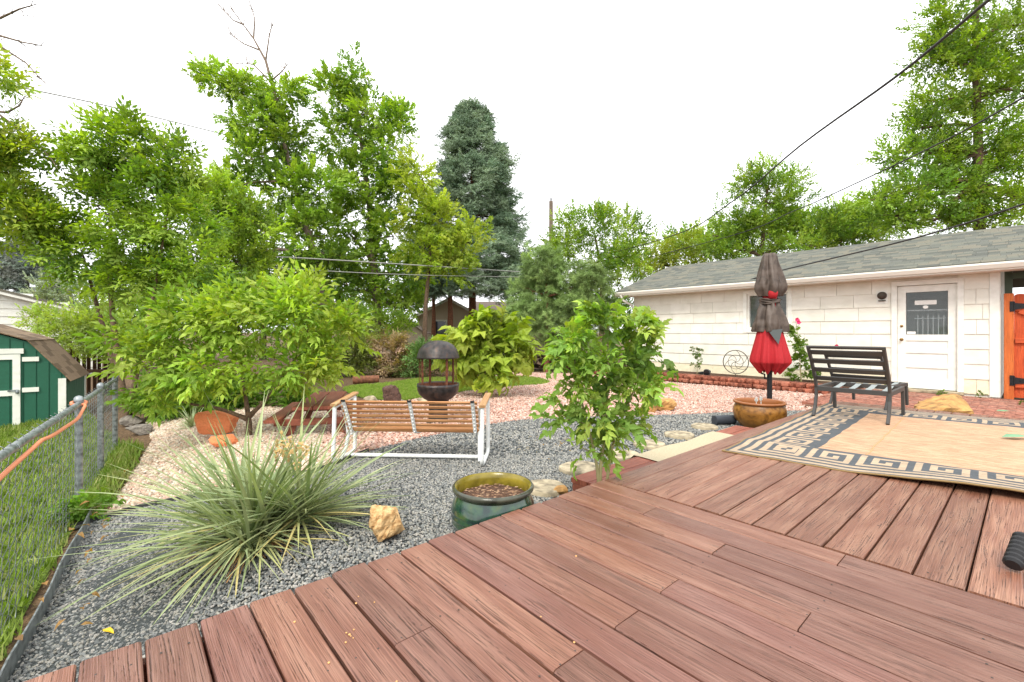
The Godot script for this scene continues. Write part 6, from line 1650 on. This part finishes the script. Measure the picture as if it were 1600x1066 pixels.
	var hs := [
		["lime green hedge shrub with upright shoots behind the peach tree", Vector3(-5.362, -0.162, -12.600), [[Vector3(-5.362, 0.517, -12.600), Vector3(0.643, 0.536, 0.536), 12], [Vector3(-5.272, 1.321, -12.600), Vector3(0.608, 0.608, 0.608), 12], [Vector3(-5.719, 0.875, -12.600), Vector3(0.536, 0.643, 0.536), 9]], g_lime],
		["olive hedge shrub with small pale flowers behind the lawn", Vector3(-4.448, -0.112, -12.800), [[Vector3(-4.503, 0.415, -12.800), Vector3(0.617, 0.472, 0.472), 12], [Vector3(-4.448, 1.141, -12.800), Vector3(0.581, 0.581, 0.581), 12], [Vector3(-4.721, 0.778, -12.800), Vector3(0.436, 0.545, 0.436), 7]], [Color(0.278, 0.339, 0.092), Color(0.365, 0.393, 0.116), Color(0.215, 0.268, 0.092)]],
		["brownish dry vine tangle in the hedge beside the fire pit", Vector3(-3.440, -0.086, -12.900), [[Vector3(-3.440, 0.317, -12.900), Vector3(0.549, 0.366, 0.384), 9], [Vector3(-3.477, 0.774, -12.900), Vector3(0.512, 0.329, 0.359), 9]], [Color(0.538, 0.393, 0.278), Color(0.323, 0.304, 0.139), Color(0.600, 0.428, 0.348)]],
		["dark glossy ivy-like shrub behind the fire pit", Vector3(-2.702, -0.065, -12.700), [[Vector3(-2.738, 0.331, -12.700), Vector3(0.540, 0.396, 0.396), 11], [Vector3(-2.432, 0.583, -12.700), Vector3(0.576, 0.360, 0.404), 10], [Vector3(-1.982, 0.656, -12.700), Vector3(0.540, 0.252, 0.378), 7], [Vector3(-1.801, 0.421, -12.700), Vector3(0.540, 0.360, 0.378), 8]], g_dark],
		["dense green shrub at the foot of the tall maple", Vector3(-4.681, 0.059, -15.000), [[Vector3(-5.106, 1.654, -15.000), Vector3(0.766, 0.766, 0.766), 12], [Vector3(-4.255, 1.441, -15.000), Vector3(0.638, 0.596, 0.596), 9], [Vector3(-3.617, 1.548, -15.000), Vector3(0.511, 0.426, 0.426), 6]], g_mid],
		["green shrub in the gap between the fire pit and the small heart-leaved tree", Vector3(-0.518, -0.117, -14.600), [[Vector3(-0.828, 0.504, -14.600), Vector3(0.828, 0.373, 0.580), 9], [Vector3(0.104, 0.504, -14.600), Vector3(0.497, 0.456, 0.456), 8], [Vector3(-0.207, 0.712, -14.600), Vector3(0.621, 0.290, 0.435), 5]], g_dark],
	]
	var n := 0
	for h in hs:
		n += 1
		o = tree("hedge_shrub", h[0], h[1] * Vector3(1, 0, 1), hedge, "shrub")
		grow(o, [[[o.position, o.position + Vector3(0.05, 0.5, 0), h[2][1][0]], 0.03]], h[2], broad if n != 3 else ash, M.leaf if n != 4 else M.leaf_dull, M.bark, h[3], 0.26, 24, [0.55, 0.85] if n != 3 else [0.8, 1.2], 1020 + n)
	# deeper trees that close the view between the trunks
	var deep := [["dark leafy tree deep behind the fence-line ash", Vector3(-17.021, 0.087, -20.000), [[Vector3(-17.872, 2.640, -20.000), Vector3(1.986, 1.418, 1.418), 14], [Vector3(-15.887, 3.491, -20.000), Vector3(1.986, 1.702, 1.702), 16], [Vector3(-17.021, 1.222, -20.000), Vector3(2.553, 1.021, 1.787), 14]]], ["dark leafy tree deep behind the leaning maple", Vector3(-11.617, 0.029, -21.000), [[Vector3(-12.511, 3.305, -21.000), Vector3(2.085, 1.489, 1.489), 14], [Vector3(-10.426, 2.710, -21.000), Vector3(1.787, 1.489, 1.489), 14], [Vector3(-11.319, 1.220, -21.000), Vector3(2.681, 1.072, 1.877), 14], [Vector3(-14.000, 1.816, -21.000), Vector3(1.489, 1.370, 1.370), 10]]], ["dark leafy tree deep behind the upright maple", Vector3(-7.489, -0.029, -22.000), [[Vector3(-8.113, 3.715, -22.000), Vector3(1.872, 1.560, 1.560), 13], [Vector3(-6.241, 3.091, -22.000), Vector3(1.872, 1.373, 1.373), 12], [Vector3(-7.489, 1.531, -22.000), Vector3(2.496, 1.123, 1.748), 12]]], ["dark leafy tree deep behind the soft-needled pine", Vector3(3.064, -0.146, -24.000), [[Vector3(2.383, 2.578, -24.000), Vector3(2.043, 1.498, 1.498), 14], [Vector3(5.106, 2.237, -24.000), Vector3(2.043, 1.362, 1.430), 14], [Vector3(0.681, 2.918, -24.000), Vector3(1.021, 1.362, 1.021), 8]]]]
	deep.push_back(["leafy green tree filling the gaps behind the garage roof", Vector3(14.355, -0.088, -23.000), [[Vector3(9.461, 5.850, -23.000), Vector3(1.957, 0.848, 1.370), 14], [Vector3(11.745, 6.046, -23.000), Vector3(1.957, 0.979, 1.370), 13], [Vector3(15.007, 6.372, -23.000), Vector3(2.088, 1.044, 1.462), 15], [Vector3(17.617, 6.927, -23.000), Vector3(1.827, 1.109, 1.279), 14], [Vector3(19.574, 7.090, -23.000), Vector3(1.631, 1.109, 1.142), 10]]])
	n = 0
	for d in deep:
		n += 1
		o = tree("deep_tree", d[0], d[1] * Vector3(1, 0, 1), back)
		grow(o, [[[o.position, o.position + Vector3(0, 2, 0), d[2][0][0]], 0.16]], d[2], broad, M.leaf_dull, M.bark, g_dark if n < 5 else g_mid, 0.75, 24, [1.1, 1.6], 1040 + n)
	# small ornamental trees of the garden
	o = tree("peach_tree", "small spreading bright green tree with narrow leaves behind the yucca", Vector3(-3.244, -0.018, -5.551))
	grow(o, [[[Vector3(-3.214, -0.053, -5.500), Vector3(-3.206, 0.150, -5.500), Vector3(-3.245, 0.423, -5.500), Vector3(-3.292, 0.774, -5.500), Vector3(-3.339, 1.320, -5.500)], 0.040], [[Vector3(-3.222, 0.189, -5.500), Vector3(-3.556, 0.330, -5.450), Vector3(-3.872, 0.431, -5.300), Vector3(-4.135, 0.641, -5.300)], 0.026], [[Vector3(-3.199, 0.228, -5.500), Vector3(-2.976, 0.431, -5.450), Vector3(-2.681, 0.783, -5.400), Vector3(-2.496, 1.242, -5.500)], 0.028]],
		[[Vector3(-3.277, 1.359, -5.500), Vector3(0.671, 0.211, 0.470), 16], [Vector3(-3.830, 1.304, -5.400), Vector3(0.483, 0.253, 0.338), 12], [Vector3(-4.172, 0.942, -5.300), Vector3(0.308, 0.248, 0.248), 9], [Vector3(-2.574, 1.406, -5.500), Vector3(0.491, 0.265, 0.344), 13], [Vector3(-2.161, 1.242, -5.600), Vector3(0.246, 0.246, 0.246), 7], [Vector3(-3.496, 0.852, -5.300), Vector3(0.541, 0.218, 0.379), 12], [Vector3(-2.757, 0.821, -5.400), Vector3(0.521, 0.222, 0.365), 12], [Vector3(-4.150, 0.551, -5.300), Vector3(0.323, 0.135, 0.226), 7], [Vector3(-2.340, 0.852, -5.500), Vector3(0.312, 0.226, 0.226), 7], [Vector3(-3.177, 1.607, -5.600), Vector3(0.572, 0.111, 0.400), 8], [Vector3(-2.558, 1.600, -5.600), Vector3(0.397, 0.127, 0.278), 7], [Vector3(-3.823, 1.554, -5.500), Vector3(0.281, 0.140, 0.197), 5], [Vector3(-3.143, 1.826, -5.800), Vector3(0.090, 0.132, 0.090), 2], [Vector3(-2.649, 1.826, -5.800), Vector3(0.148, 0.107, 0.107), 2], [Vector3(-4.398, 1.130, -5.300), Vector3(0.173, 0.218, 0.173), 4]],
		peach, M.leaf, M.bark, [Color(0.32, 0.48, 0.07), Color(0.39, 0.54, 0.085), Color(0.25, 0.41, 0.06), Color(0.45, 0.57, 0.11)], 0.19, 9, [0.75, 1.2], 1050, 0.15)
	var heart := sprig(905, 6, 0.24, 0.20, 0.075, 1.1, 0.55, false, 0.5)
	o = tree("catalpa_tree", "small yellow-green tree with large drooping heart-shaped leaves beside the lawn", Vector3(-0.532, -0.000, -8.725))
	grow(o, [[[Vector3(-0.531, -0.021, -8.700), Vector3(-0.642, 0.374, -8.700), Vector3(-0.716, 0.991, -8.700)], 0.022], [[Vector3(-0.518, -0.021, -8.700), Vector3(-0.346, 0.374, -8.700), Vector3(-0.185, 1.114, -8.700)], 0.022], [[Vector3(-0.531, -0.021, -8.700), Vector3(-0.512, 0.506, -8.600), Vector3(-0.464, 1.116, -8.600)], 0.018]],
		[[Vector3(-0.802, 1.114, -8.700), Vector3(0.395, 0.247, 0.276), 7], [Vector3(-0.148, 1.336, -8.700), Vector3(0.395, 0.222, 0.276), 7], [Vector3(-0.488, 0.872, -8.600), Vector3(0.561, 0.293, 0.393), 9], [Vector3(-0.987, 0.744, -8.700), Vector3(0.296, 0.247, 0.247), 5], [Vector3(0.000, 0.867, -8.700), Vector3(0.271, 0.296, 0.271), 5], [Vector3(-0.427, 0.506, -8.600), Vector3(0.464, 0.146, 0.324), 4], [Vector3(-0.494, 1.423, -8.700), Vector3(0.296, 0.148, 0.207), 4]],
		heart, M.leaf, M.stem_green, [Color(0.372, 0.489, 0.068), Color(0.432, 0.520, 0.088), Color(0.312, 0.426, 0.061)], 0.16, 7, [0.65, 1.05], 1051, 0.0)
	var hib := sprig(906, 5, 0.13, 0.090, 0.030, 1.1, 0.4, true, 0.5)
	o = tree("hibiscus_shrub", "leafy green shrub with bare stems growing between the step and the deck corner", Vector3(0.535, 0, -2.99), "", "shrub")
	grow(o, [[[Vector3(0.560, -0.005, -2.990), Vector3(0.573, 0.270, -2.990), Vector3(0.530, 0.525, -2.990), Vector3(0.445, 0.864, -2.990), Vector3(0.404, 1.161, -3.000)], 0.014], [[Vector3(0.594, -0.005, -2.990), Vector3(0.585, 0.313, -2.990), Vector3(0.617, 0.565, -3.000), Vector3(0.638, 0.905, -3.000), Vector3(0.638, 1.288, -3.000)], 0.015], [[Vector3(0.619, -0.005, -2.990), Vector3(0.636, 0.313, -2.990), Vector3(0.687, 0.567, -2.990), Vector3(0.809, 0.863, -3.000), Vector3(0.915, 1.246, -3.000)], 0.013]],
		[[Vector3(0.617, 1.297, -3.000), Vector3(0.166, 0.094, 0.116), 9], [Vector3(0.406, 1.183, -2.950), Vector3(0.117, 0.100, 0.100), 6], [Vector3(0.868, 1.280, -3.000), Vector3(0.094, 0.094, 0.094), 5], [Vector3(0.638, 1.033, -3.000), Vector3(0.247, 0.166, 0.173), 14], [Vector3(0.374, 0.905, -3.000), Vector3(0.115, 0.153, 0.115), 6], [Vector3(0.830, 0.884, -3.000), Vector3(0.145, 0.157, 0.145), 9], [Vector3(0.590, 0.702, -2.950), Vector3(0.172, 0.130, 0.130), 9], [Vector3(0.826, 0.629, -3.000), Vector3(0.085, 0.094, 0.085), 3], [Vector3(0.651, 0.506, -2.980), Vector3(0.085, 0.080, 0.080), 3], [Vector3(0.336, 0.671, -3.000), Vector3(0.060, 0.072, 0.060), 2], [Vector3(0.468, 0.480, -3.000), Vector3(0.047, 0.043, 0.043), 2], [Vector3(0.953, 1.139, -3.000), Vector3(0.047, 0.145, 0.047), 3], [Vector3(0.319, 1.076, -3.000), Vector3(0.047, 0.051, 0.047), 2]],
		hib, M.leaf, M.stem_green, [Color(0.258, 0.411, 0.082), Color(0.323, 0.482, 0.104), Color(0.204, 0.339, 0.082), Color(0.428, 0.553, 0.116)], 0.08, 6, [0.6, 1.0], 1052, 0.1, 0.3)

# ------------------------------------------------------------------ yucca and small plants
func build_plants() -> void:
	rng.seed = 700
	var y := thing("yucca_plant", "large spiky yucca with long narrow grey-green leaves beside the deck", "plant", on(-1.56, -2.72))
	var meshes := []
	for k in 14:
		var mb := MB.new()
		var l := rng.randf_range(0.62, 1.0)
		var sag := rng.randf_range(0.02, 0.16) + (0.12 if k > 9 else 0.0)
		var tw := rng.randf_range(-0.6, 0.6)
		var N := 7
		var row := []
		for i in N + 1:
			var f := float(i) / N
			var w := 0.0088 * (0.75 + 0.6 * sin(PI * minf(f * 1.15 + 0.12, 1.0))) * (1.0 - pow(f, 4.0)) + 0.0006
			var c := Vector3(0, f * l, -sag * f * f * l * 1.6)
			var sx := Vector3(cos(tw * f), 0, sin(tw * f)) * w
			row.push_back([c - sx, c - Vector3(0, 0, w * 0.35), c + sx])
		for i in N:
			mb.quad(row[i][0], row[i][1], row[i + 1][1], row[i + 1][0]); mb.quad(row[i][1], row[i][2], row[i + 1][2], row[i + 1][1])
		meshes.push_back(mb.done())
	var mats := []
	for c in [Color(0.59, 0.64, 0.46), Color(0.53, 0.59, 0.42), Color(0.64, 0.67, 0.48), Color(0.68, 0.69, 0.46), Color(0.72, 0.67, 0.44), Color(0.49, 0.56, 0.39)]:
		var m := mat(c, 0.5); m.backlight_enabled = true; m.backlight = Color(0.35, 0.35, 0.2); mats.push_back(m)
	var heads := [[Vector3(0.0, 0.08, 0.0), 130], [Vector3(0.24, 0.12, -0.12), 100], [Vector3(0.04, 0.05, 0.12), 35], [Vector3(-0.12, 0.06, -0.12), 35]]
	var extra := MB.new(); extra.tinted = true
	for h in heads:
		for i in h[1]:
			var a := rng.randf() * TAU
			var el := asin(clampf(rng.randf_range(-0.12, 1.0), -1, 1))
			if i % 4 == 0: el = rng.randf_range(-0.12, 0.3)
			var d := Vector3(cos(a) * cos(el), sin(el), sin(a) * cos(el))
			# keep the leaves off the deck: fewer and shorter on that side
			var tow := d.dot(Vector3(0.656, 0, 0.755))
			var s := rng.randf_range(0.75, 1.05)
			if tow > 0.35: s *= lerpf(0.9, 0.55, (tow - 0.35) / 0.65)
			var k := rng.randi() % 14
			var z := (Vector3.UP - d * d.y).normalized()
			var bs := Basis(d.cross(z), d, z) * Basis.from_scale(Vector3.ONE * s)
			part(y, "leaf", meshes[k], mats[rng.randi() % (5 if el < 0.3 else 4)] if el < 0.5 else mats[[0, 1, 2, 5][rng.randi() % 4]], Transform3D(bs, h[0] + Vector3(rng.randfn(0, 0.025), rng.randf() * 0.06, rng.randfn(0, 0.025))))
	for i in 330:
		var h: Array = heads[i % 4]
		var a := rng.randf() * TAU
		var el := asin(rng.randf_range(0.25, 1.0))
		var d := Vector3(cos(a) * cos(el), sin(el), sin(a) * cos(el))
		if d.dot(Vector3(0.656, 0, 0.755)) > 0.5: continue
		var z := (Vector3.UP - d * d.y).normalized()
		var xf := Transform3D(Basis(d.cross(z), d, z) * Basis.from_scale(Vector3.ONE * rng.randf_range(0.7, 1.0)), h[0] + Vector3(rng.randfn(0, 0.03), rng.randf() * 0.06, rng.randfn(0, 0.03)))
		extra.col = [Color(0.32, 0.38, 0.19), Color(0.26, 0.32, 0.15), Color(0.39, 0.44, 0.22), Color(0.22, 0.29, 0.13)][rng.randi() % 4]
		var arr: Array = meshes[rng.randi() % 14].surface_get_arrays(0)
		var vv: PackedVector3Array = arr[Mesh.ARRAY_VERTEX]
		var nn: PackedVector3Array = arr[Mesh.ARRAY_NORMAL]
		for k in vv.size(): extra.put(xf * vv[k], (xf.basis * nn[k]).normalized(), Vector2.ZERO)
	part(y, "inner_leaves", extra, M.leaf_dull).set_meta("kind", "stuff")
	var dead := MB.new()
	for i in 90:
		var a := rng.randf() * TAU
		var r := rng.randf_range(0.05, 0.32)
		var p := Vector3(cos(a) * r * 0.3, rng.randf() * 0.08 + 0.03, sin(a) * r * 0.3)
		var q := Vector3(cos(a) * r * 1.2, 0.015, sin(a) * r * 1.2)
		dead.bar(p, q + Vector3(0.001, 0, 0), 0.006, 0.002, 0.0005)
	part(y, "dead_leaves", dead, mat(Color(0.66, 0.50, 0.32), 0.9)).set_meta("kind", "stuff")
	var fl := MB.new()
	for i in 34:
		var c := Vector3(-1.407, 0.498, -2.850) - y.position + Vector3(rng.randfn(0, 0.05), rng.randfn(0, 0.05), rng.randfn(0, 0.05))
		for k in 4: leaf(fl, c, Vector3(rng.randfn(), rng.randfn(), rng.randfn()).normalized(), Vector3(0.3, 1, 0.2), 0.028, 0.010)
	part(y, "seed_head", fl, mat(Color(0.70, 0.58, 0.36), 0.7))
	# second, small yucca by the orange boulder
	var y2 := thing("small_yucca", "small blue-green yucca growing behind the orange sandstone boulder", "plant", Vector3(-4.609, -0.123, -6.499))
	for i in 70:
		var a := rng.randf() * TAU
		var el := asin(rng.randf_range(0.05, 1.0))
		var d := Vector3(cos(a) * cos(el), sin(el), sin(a) * cos(el))
		var z := (Vector3.UP - d * d.y).normalized()
		part(y2, "leaf", meshes[rng.randi() % 10], mats[[0, 1, 5][rng.randi() % 3]], Transform3D(Basis(d.cross(z), d, z) * Basis.from_scale(Vector3(1.3, 1, 1) * rng.randf_range(0.40, 0.52)), Vector3.ZERO))
	# hollyhock, climbing stem and weeds by the garage
	var hp := sprig(907, 5, 0.10, 0.075, 0.034, 1.2, 0.3, true, 0.6)
	var ho := thing("hollyhock", "tall hollyhock with pink flowers against the garage wall by the umbrella", "plant", ga(-2.95, 0.16, 0.55))
	var b := ho.position
	grow(ho, [[[b, b + Vector3(-0.05, 0.8, 0), b + Vector3(-0.12, 1.35, 0)], 0.012]], [[b + Vector3(-0.02, 0.15, 0), Vector3(0.28, 0.16, 0.28), 14], [b + Vector3(-0.03, 0.45, 0), Vector3(0.13, 0.2, 0.13), 9], [b + Vector3(-0.06, 0.8, 0), Vector3(0.09, 0.2, 0.09), 7], [b + Vector3(-0.1, 1.1, 0), Vector3(0.09, 0.14, 0.09), 5]], hp, M.leaf, M.stem_green, [Color(0.18, 0.30, 0.05), Color(0.24, 0.36, 0.06)], 0.06, 6, [0.7, 1.1], 1060)
	for p in [Vector3(-0.12, 1.36, 0.03), Vector3(-0.10, 1.30, 0.05), Vector3(0.62, 0.78, 0.2)]:
		var bm := MB.new()
		for k in 5:
			var w := TAU * k / 5
			var d := Vector3(cos(w), sin(w), 0.35).normalized()
			leaf(bm, Vector3.ZERO, d, Vector3(0, 0, 1), 0.06, 0.034, -0.2, 0.2)
		part(ho, "flower", bm, mat(Color(0.85, 0.20, 0.42), 0.6), Transform3D(Basis.IDENTITY, p))
	var sp := thing("staked_seedling", "thin young plant with sparse small leaves against the garage siding", "plant", ga(-5.35, 0.16, 0.5))
	b = sp.position
	grow(sp, [[[b, b + Vector3(0.02, 0.35, 0), b + Vector3(0, 0.72, 0)], 0.007]], [[b + Vector3(0, 0.35, 0), Vector3(0.12, 0.22, 0.12), 9], [b + Vector3(0, 0.6, 0), Vector3(0.13, 0.13, 0.13), 8]], hp, M.leaf, M.stem_green, [Color(0.16, 0.24, 0.07), Color(0.20, 0.28, 0.09)], 0.05, 4, [0.45, 0.8], 1061)
	for q in [[-1.55, 0.35, 0.9], [-0.75, 0.22, 0.75], [-0.25, 0.16, 0.6], [0.3, 0.9, 0.5]]:
		var w := thing("brick_weed", "small green weed sprouting from the brick paving by the garage wall", "weed", ga(q[0], 0.06, q[1]), 0, "weeds in the brick paving")
		b = w.position
		grow(w, [[[b, b + Vector3(0, 0.05, 0)], 0.004]], [[b + Vector3(0, 0.06, 0), Vector3(0.08, 0.05, 0.06), 5]], hp, M.leaf, M.stem_green, [Color(0.18, 0.30, 0.05), Color(0.24, 0.34, 0.07)], 0.03, 4, [0.35, 0.6 * q[2]], 1062 + int(q[0] * 10))
	var wk := thing("fence_corner_weed", "bright green leafy weed at the fence post where the gravels meet", "weed", on(-3.32, -3.5))
	b = wk.position
	grow(wk, [[[b, b + Vector3(0, 0.1, 0)], 0.005]], [[b + Vector3(0, 0.10, 0), Vector3(0.14, 0.10, 0.12), 9]], hp, M.leaf, M.stem_green, [Color(0.20, 0.36, 0.05), Color(0.26, 0.40, 0.07)], 0.05, 6, [0.6, 1.0], 1070)
	var gc := thing("leafy_ground_plants", "broad green leafy plants under the ash by the fence end", "plants", on(-5.6, -7.6), 0, "", "stuff")
	b = gc.position
	grow(gc, [[[b, b + Vector3(0, 0.2, 0)], 0.01]], [[b + Vector3(0, 0.30, 0), Vector3(0.75, 0.30, 0.35), 30], [b + Vector3(0.8, 0.35, 0.1), Vector3(0.6, 0.3, 0.35), 22], [b + Vector3(1.6, 0.3, -0.2), Vector3(0.6, 0.26, 0.35), 18]], sprig(908, 6, 0.22, 0.17, 0.028, 0.8, 0.3), M.leaf, M.stem_green, [Color(0.14, 0.26, 0.04), Color(0.19, 0.31, 0.05)], 0.14, 9, [0.7, 1.1], 1071)
	# wind spinner and garden spotlight
	var ws := thing("wind_spinner", "round wrought-iron garden wheel with curled spokes leaning by the garage", "ornament", ga(-4.35, 0.16, 0.55), TURN + 0.15)
	var rg := MB.new()
	for r in [0.285, 0.17]:
		var pts := []
		for i in 41: pts.push_back(Vector3(cos(TAU * i / 40) * r, 0.36 + sin(TAU * i / 40) * r, 0))
		rg.tube(pts, 0.011 if r > 0.2 else 0.006, 6, false)
	part(ws, "ring", rg, M.iron)
	for k in 6:
		var cu := MB.new()
		var pts := []
		for i in 13:
			var f := i / 12.0
			var w := TAU * k / 6 + f * 1.5
			pts.push_back(Vector3(cos(w) * 0.275 * f, 0.36 + sin(w) * 0.275 * f, 0))
		cu.tube(pts, 0.006, 5)
		part(ws, "curled_spoke", cu, M.iron)
	var stk := MB.new(); stk.tube([Vector3(0, 0.0, 0), Vector3(0, 0.08, 0)], 0.008, 6); part(ws, "stake", stk, M.iron)
	var spt := thing("garden_spotlight", "small unlit dark grey spotlight on the soil beside the iron wheel", "spotlight", ga(-4.95, 0.16, 0.75), TURN)
	var hd := MB.new(); hd.tube([Vector3(0, 0.09, -0.09), Vector3(0, 0.085, 0.0), Vector3(0, 0.08, 0.06)], [0.045, 0.075, 0.085], 14); hd.tube([Vector3(0, 0, 0), Vector3(0, 0.05, 0)], 0.012, 6); part(spt, "head", hd, mat(Color(0.30, 0.32, 0.34), 0.4, 0.4))
	var hl := MB.new(); hl.lathe([Vector2(0.001, 0.0), Vector2(0.07, 0.001), Vector2(0.075, 0.0)], 14); part(spt, "lens", hl, mat(Color(0.10, 0.11, 0.12), 0.1), Transform3D(Basis(Vector3(1, 0, 0), PI / 2), Vector3(0, 0.08, 0.064)))
	var st2 := MB.new(); st2.tube([Vector3(-0.22, 0.05, 0.0), Vector3(-0.16, 0.055, 0.03), Vector3(-0.11, 0.06, 0.05)], [0.02, 0.035, 0.04], 10); part(spt, "second_head", st2, mat(Color(0.2, 0.21, 0.22), 0.4, 0.4))
	# rocks
	rock("boulder", "blocky layered tan sandstone rock beside the yucca and the deck", on(-0.77, -2.72), Vector3(0.27, 0.27, 0.22), M.tan_rock, 71, 20, 0.20, 0.5)
	rock("boulder", "large orange sandstone slab resting on a smaller one", Vector3(-3.677, -0.069, -5.635) + Vector3(0, 0.03, 0), Vector3(0.68, 0.44, 0.42), M.orange_rock, 85, 18, 0.04, -0.2)
	rock("boulder", "small orange stone under the large sandstone slab", Vector3(-3.296, -0.060, -5.187) - Vector3(0, 0.03, 0), Vector3(0.36, 0.22, 0.28), M.orange_rock, 73, 18, 0.05, 0.3)
	rock("boulder", "dark reddish-brown lava rock at the edge of the lawn", Vector3(-2.117, -0.000, -7.939), Vector3(0.44, 0.42, 0.36), M.brown_rock, 74, 18, 0.14, 0.3)
	rock("boulder", "smooth ochre boulder on the bricks beyond the rug", Vector3(5.85, 0, -6.1), Vector3(0.86, 0.50, 0.6), M.ochre_rock, 84, 5, 0.06, 0.5)
	rock("boulder", "rounded ochre rock in the gravel behind the leafy shrub", Vector3(2.42, 0, -7.2), Vector3(0.42, 0.24, 0.34), M.ochre_rock, 76, 9, 0.1, 0.2)
	rock("boulder", "smaller ochre rock beside the rounded one behind the shrub", Vector3(2.15, 0, -7.05), Vector3(0.26, 0.2, 0.24), M.ochre_rock, 77, 9, 0.1, 0.9)
	rock("field_stone", "flat grey stone at the end of the cream gravel", Vector3(-5.404, -0.231, -6.569), Vector3(0.42, 0.18, 0.3), M.grey_rock, 78, 12, 0.1)
	rock("field_stone", "bluish stone behind the flat grey one near the ash stems", Vector3(-6.114, -0.240, -7.244), Vector3(0.34, 0.2, 0.28), M.grey_rock, 79, 12, 0.1)
	rock("field_stone", "pale rock on the pink gravel beside the dark lava rock", Vector3(-2.455, -0.000, -7.868), Vector3(0.3, 0.16, 0.22), M.paver, 80, 12, 0.1)
	rock("field_stone", "pale flat rock in front of the fire pit bowl", Vector3(-1.534, -0.000, -8.011), Vector3(0.36, 0.1, 0.22), M.paver, 81, 12, 0.1)
	rock("field_stone", "small tan stone beside the stepping stone closer to the green pot", Vector3(0.37, 0, -3.46), Vector3(0.13, 0.09, 0.1), M.ochre_rock, 83, 12, 0.1)
	# log and firewood
	var lg := thing("cut_log", "short cut log lying at the edge of the lawn", "log", Vector3(-3.519, -0.000, -10.880) + Vector3(0, 0.1, 0), 0.3)
	var lm := MB.new(); lm.tube([Vector3(-0.3, 0, 0), Vector3(0.3, 0.01, 0)], [0.10, 0.09], 12); part(lg, "bark", lm, M.bark_red)
	var le := MB.new(); le.tube([Vector3(-0.303, 0, 0), Vector3(-0.298, 0, 0)], 0.085, 12); part(lg, "cut_end", le, M.slat)
	rng.seed = 720
	for i in 22:
		var m := MB.new()
		var r := rng.randf_range(0.07, 0.12)
		m.tube([Vector3(0, 0, -0.3), Vector3(0.01, 0, 0.3)], [r, r * 0.92], 8)
		var o := part(self, "firewood_log", m, [M.bark, M.bark_red, M.bark_grey][i % 3])
		o.position = Vector3(1.121, -0.065, -15.200) * Vector3(1, 0, 1) + Vector3(-0.95 + (i % 9) * 0.23 + (0.1 if i >= 9 else 0.0) + (0.1 if i >= 17 else 0.0), 0.10 + (0 if i < 9 else 0.18 if i < 17 else 0.36), rng.randfn(0, 0.06))
		o.rotation.y = rng.randfn(0, 0.25)
		tag(o, "split brown firewood log in the pile under the pine", "log", "firewood pile under the pine")

func _ready() -> void:
	# camera
	var cam := Camera3D.new()
	cam.name = "camera"
	cam.near = 0.05; cam.far = 2000.0
	cam.projection = Camera3D.PROJECTION_FRUSTUM
	cam.size = 0.05 * 1066.0 / 705.0
	cam.frustum_offset = Vector2(0, -0.05 * 14.0 / 705.0)
	cam.position = Vector3(0, 1.25, 0)
	add_child(cam)
	cam.current = true
	# overcast sky
	var env := Environment.new()
	var sky := Sky.new()
	var sm := ProceduralSkyMaterial.new()
	sm.sky_top_color = Color(0.965, 0.968, 0.975)
	sm.sky_horizon_color = Color(0.93, 0.935, 0.945)
	sm.sky_curve = 0.3
	sm.ground_horizon_color = Color(0.55, 0.53, 0.5)
	sm.ground_bottom_color = Color(0.4, 0.38, 0.35)
	sm.sun_angle_max = 0.0
	sm.sky_energy_multiplier = 1.0
	sky.sky_material = sm
	env.background_mode = Environment.BG_SKY
	env.sky = sky
	env.tonemap_mode = Environment.TONE_MAPPER_LINEAR
	env.tonemap_exposure = 2.3
	env.sdfgi_enabled = true; env.ssao_enabled = true; env.ssil_enabled = true
	var we := WorldEnvironment.new()
	we.name = "environment"
	we.environment = env
	add_child(we)
	var sun := DirectionalLight3D.new()
	sun.name = "sun"
	sun.light_energy = 0.5
	sun.light_angular_distance = 20.0
	sun.light_color = Color(1.0, 0.98, 0.94)
	sun.shadow_enabled = true
	sun.rotation_degrees = Vector3(-50, -18, 0)
	add_child(sun)
	rng.seed = 1
	make_materials()
	build_ground()
	build_paving()
	build_garage()
	build_deck()
	build_rug()
	build_shed()
	build_fence()
	build_houses()
	build_trees()
	build_plants()
	build_chairs()
	build_umbrella()
	build_pots()
	build_glider()
	build_fire_pit()
	build_bench()
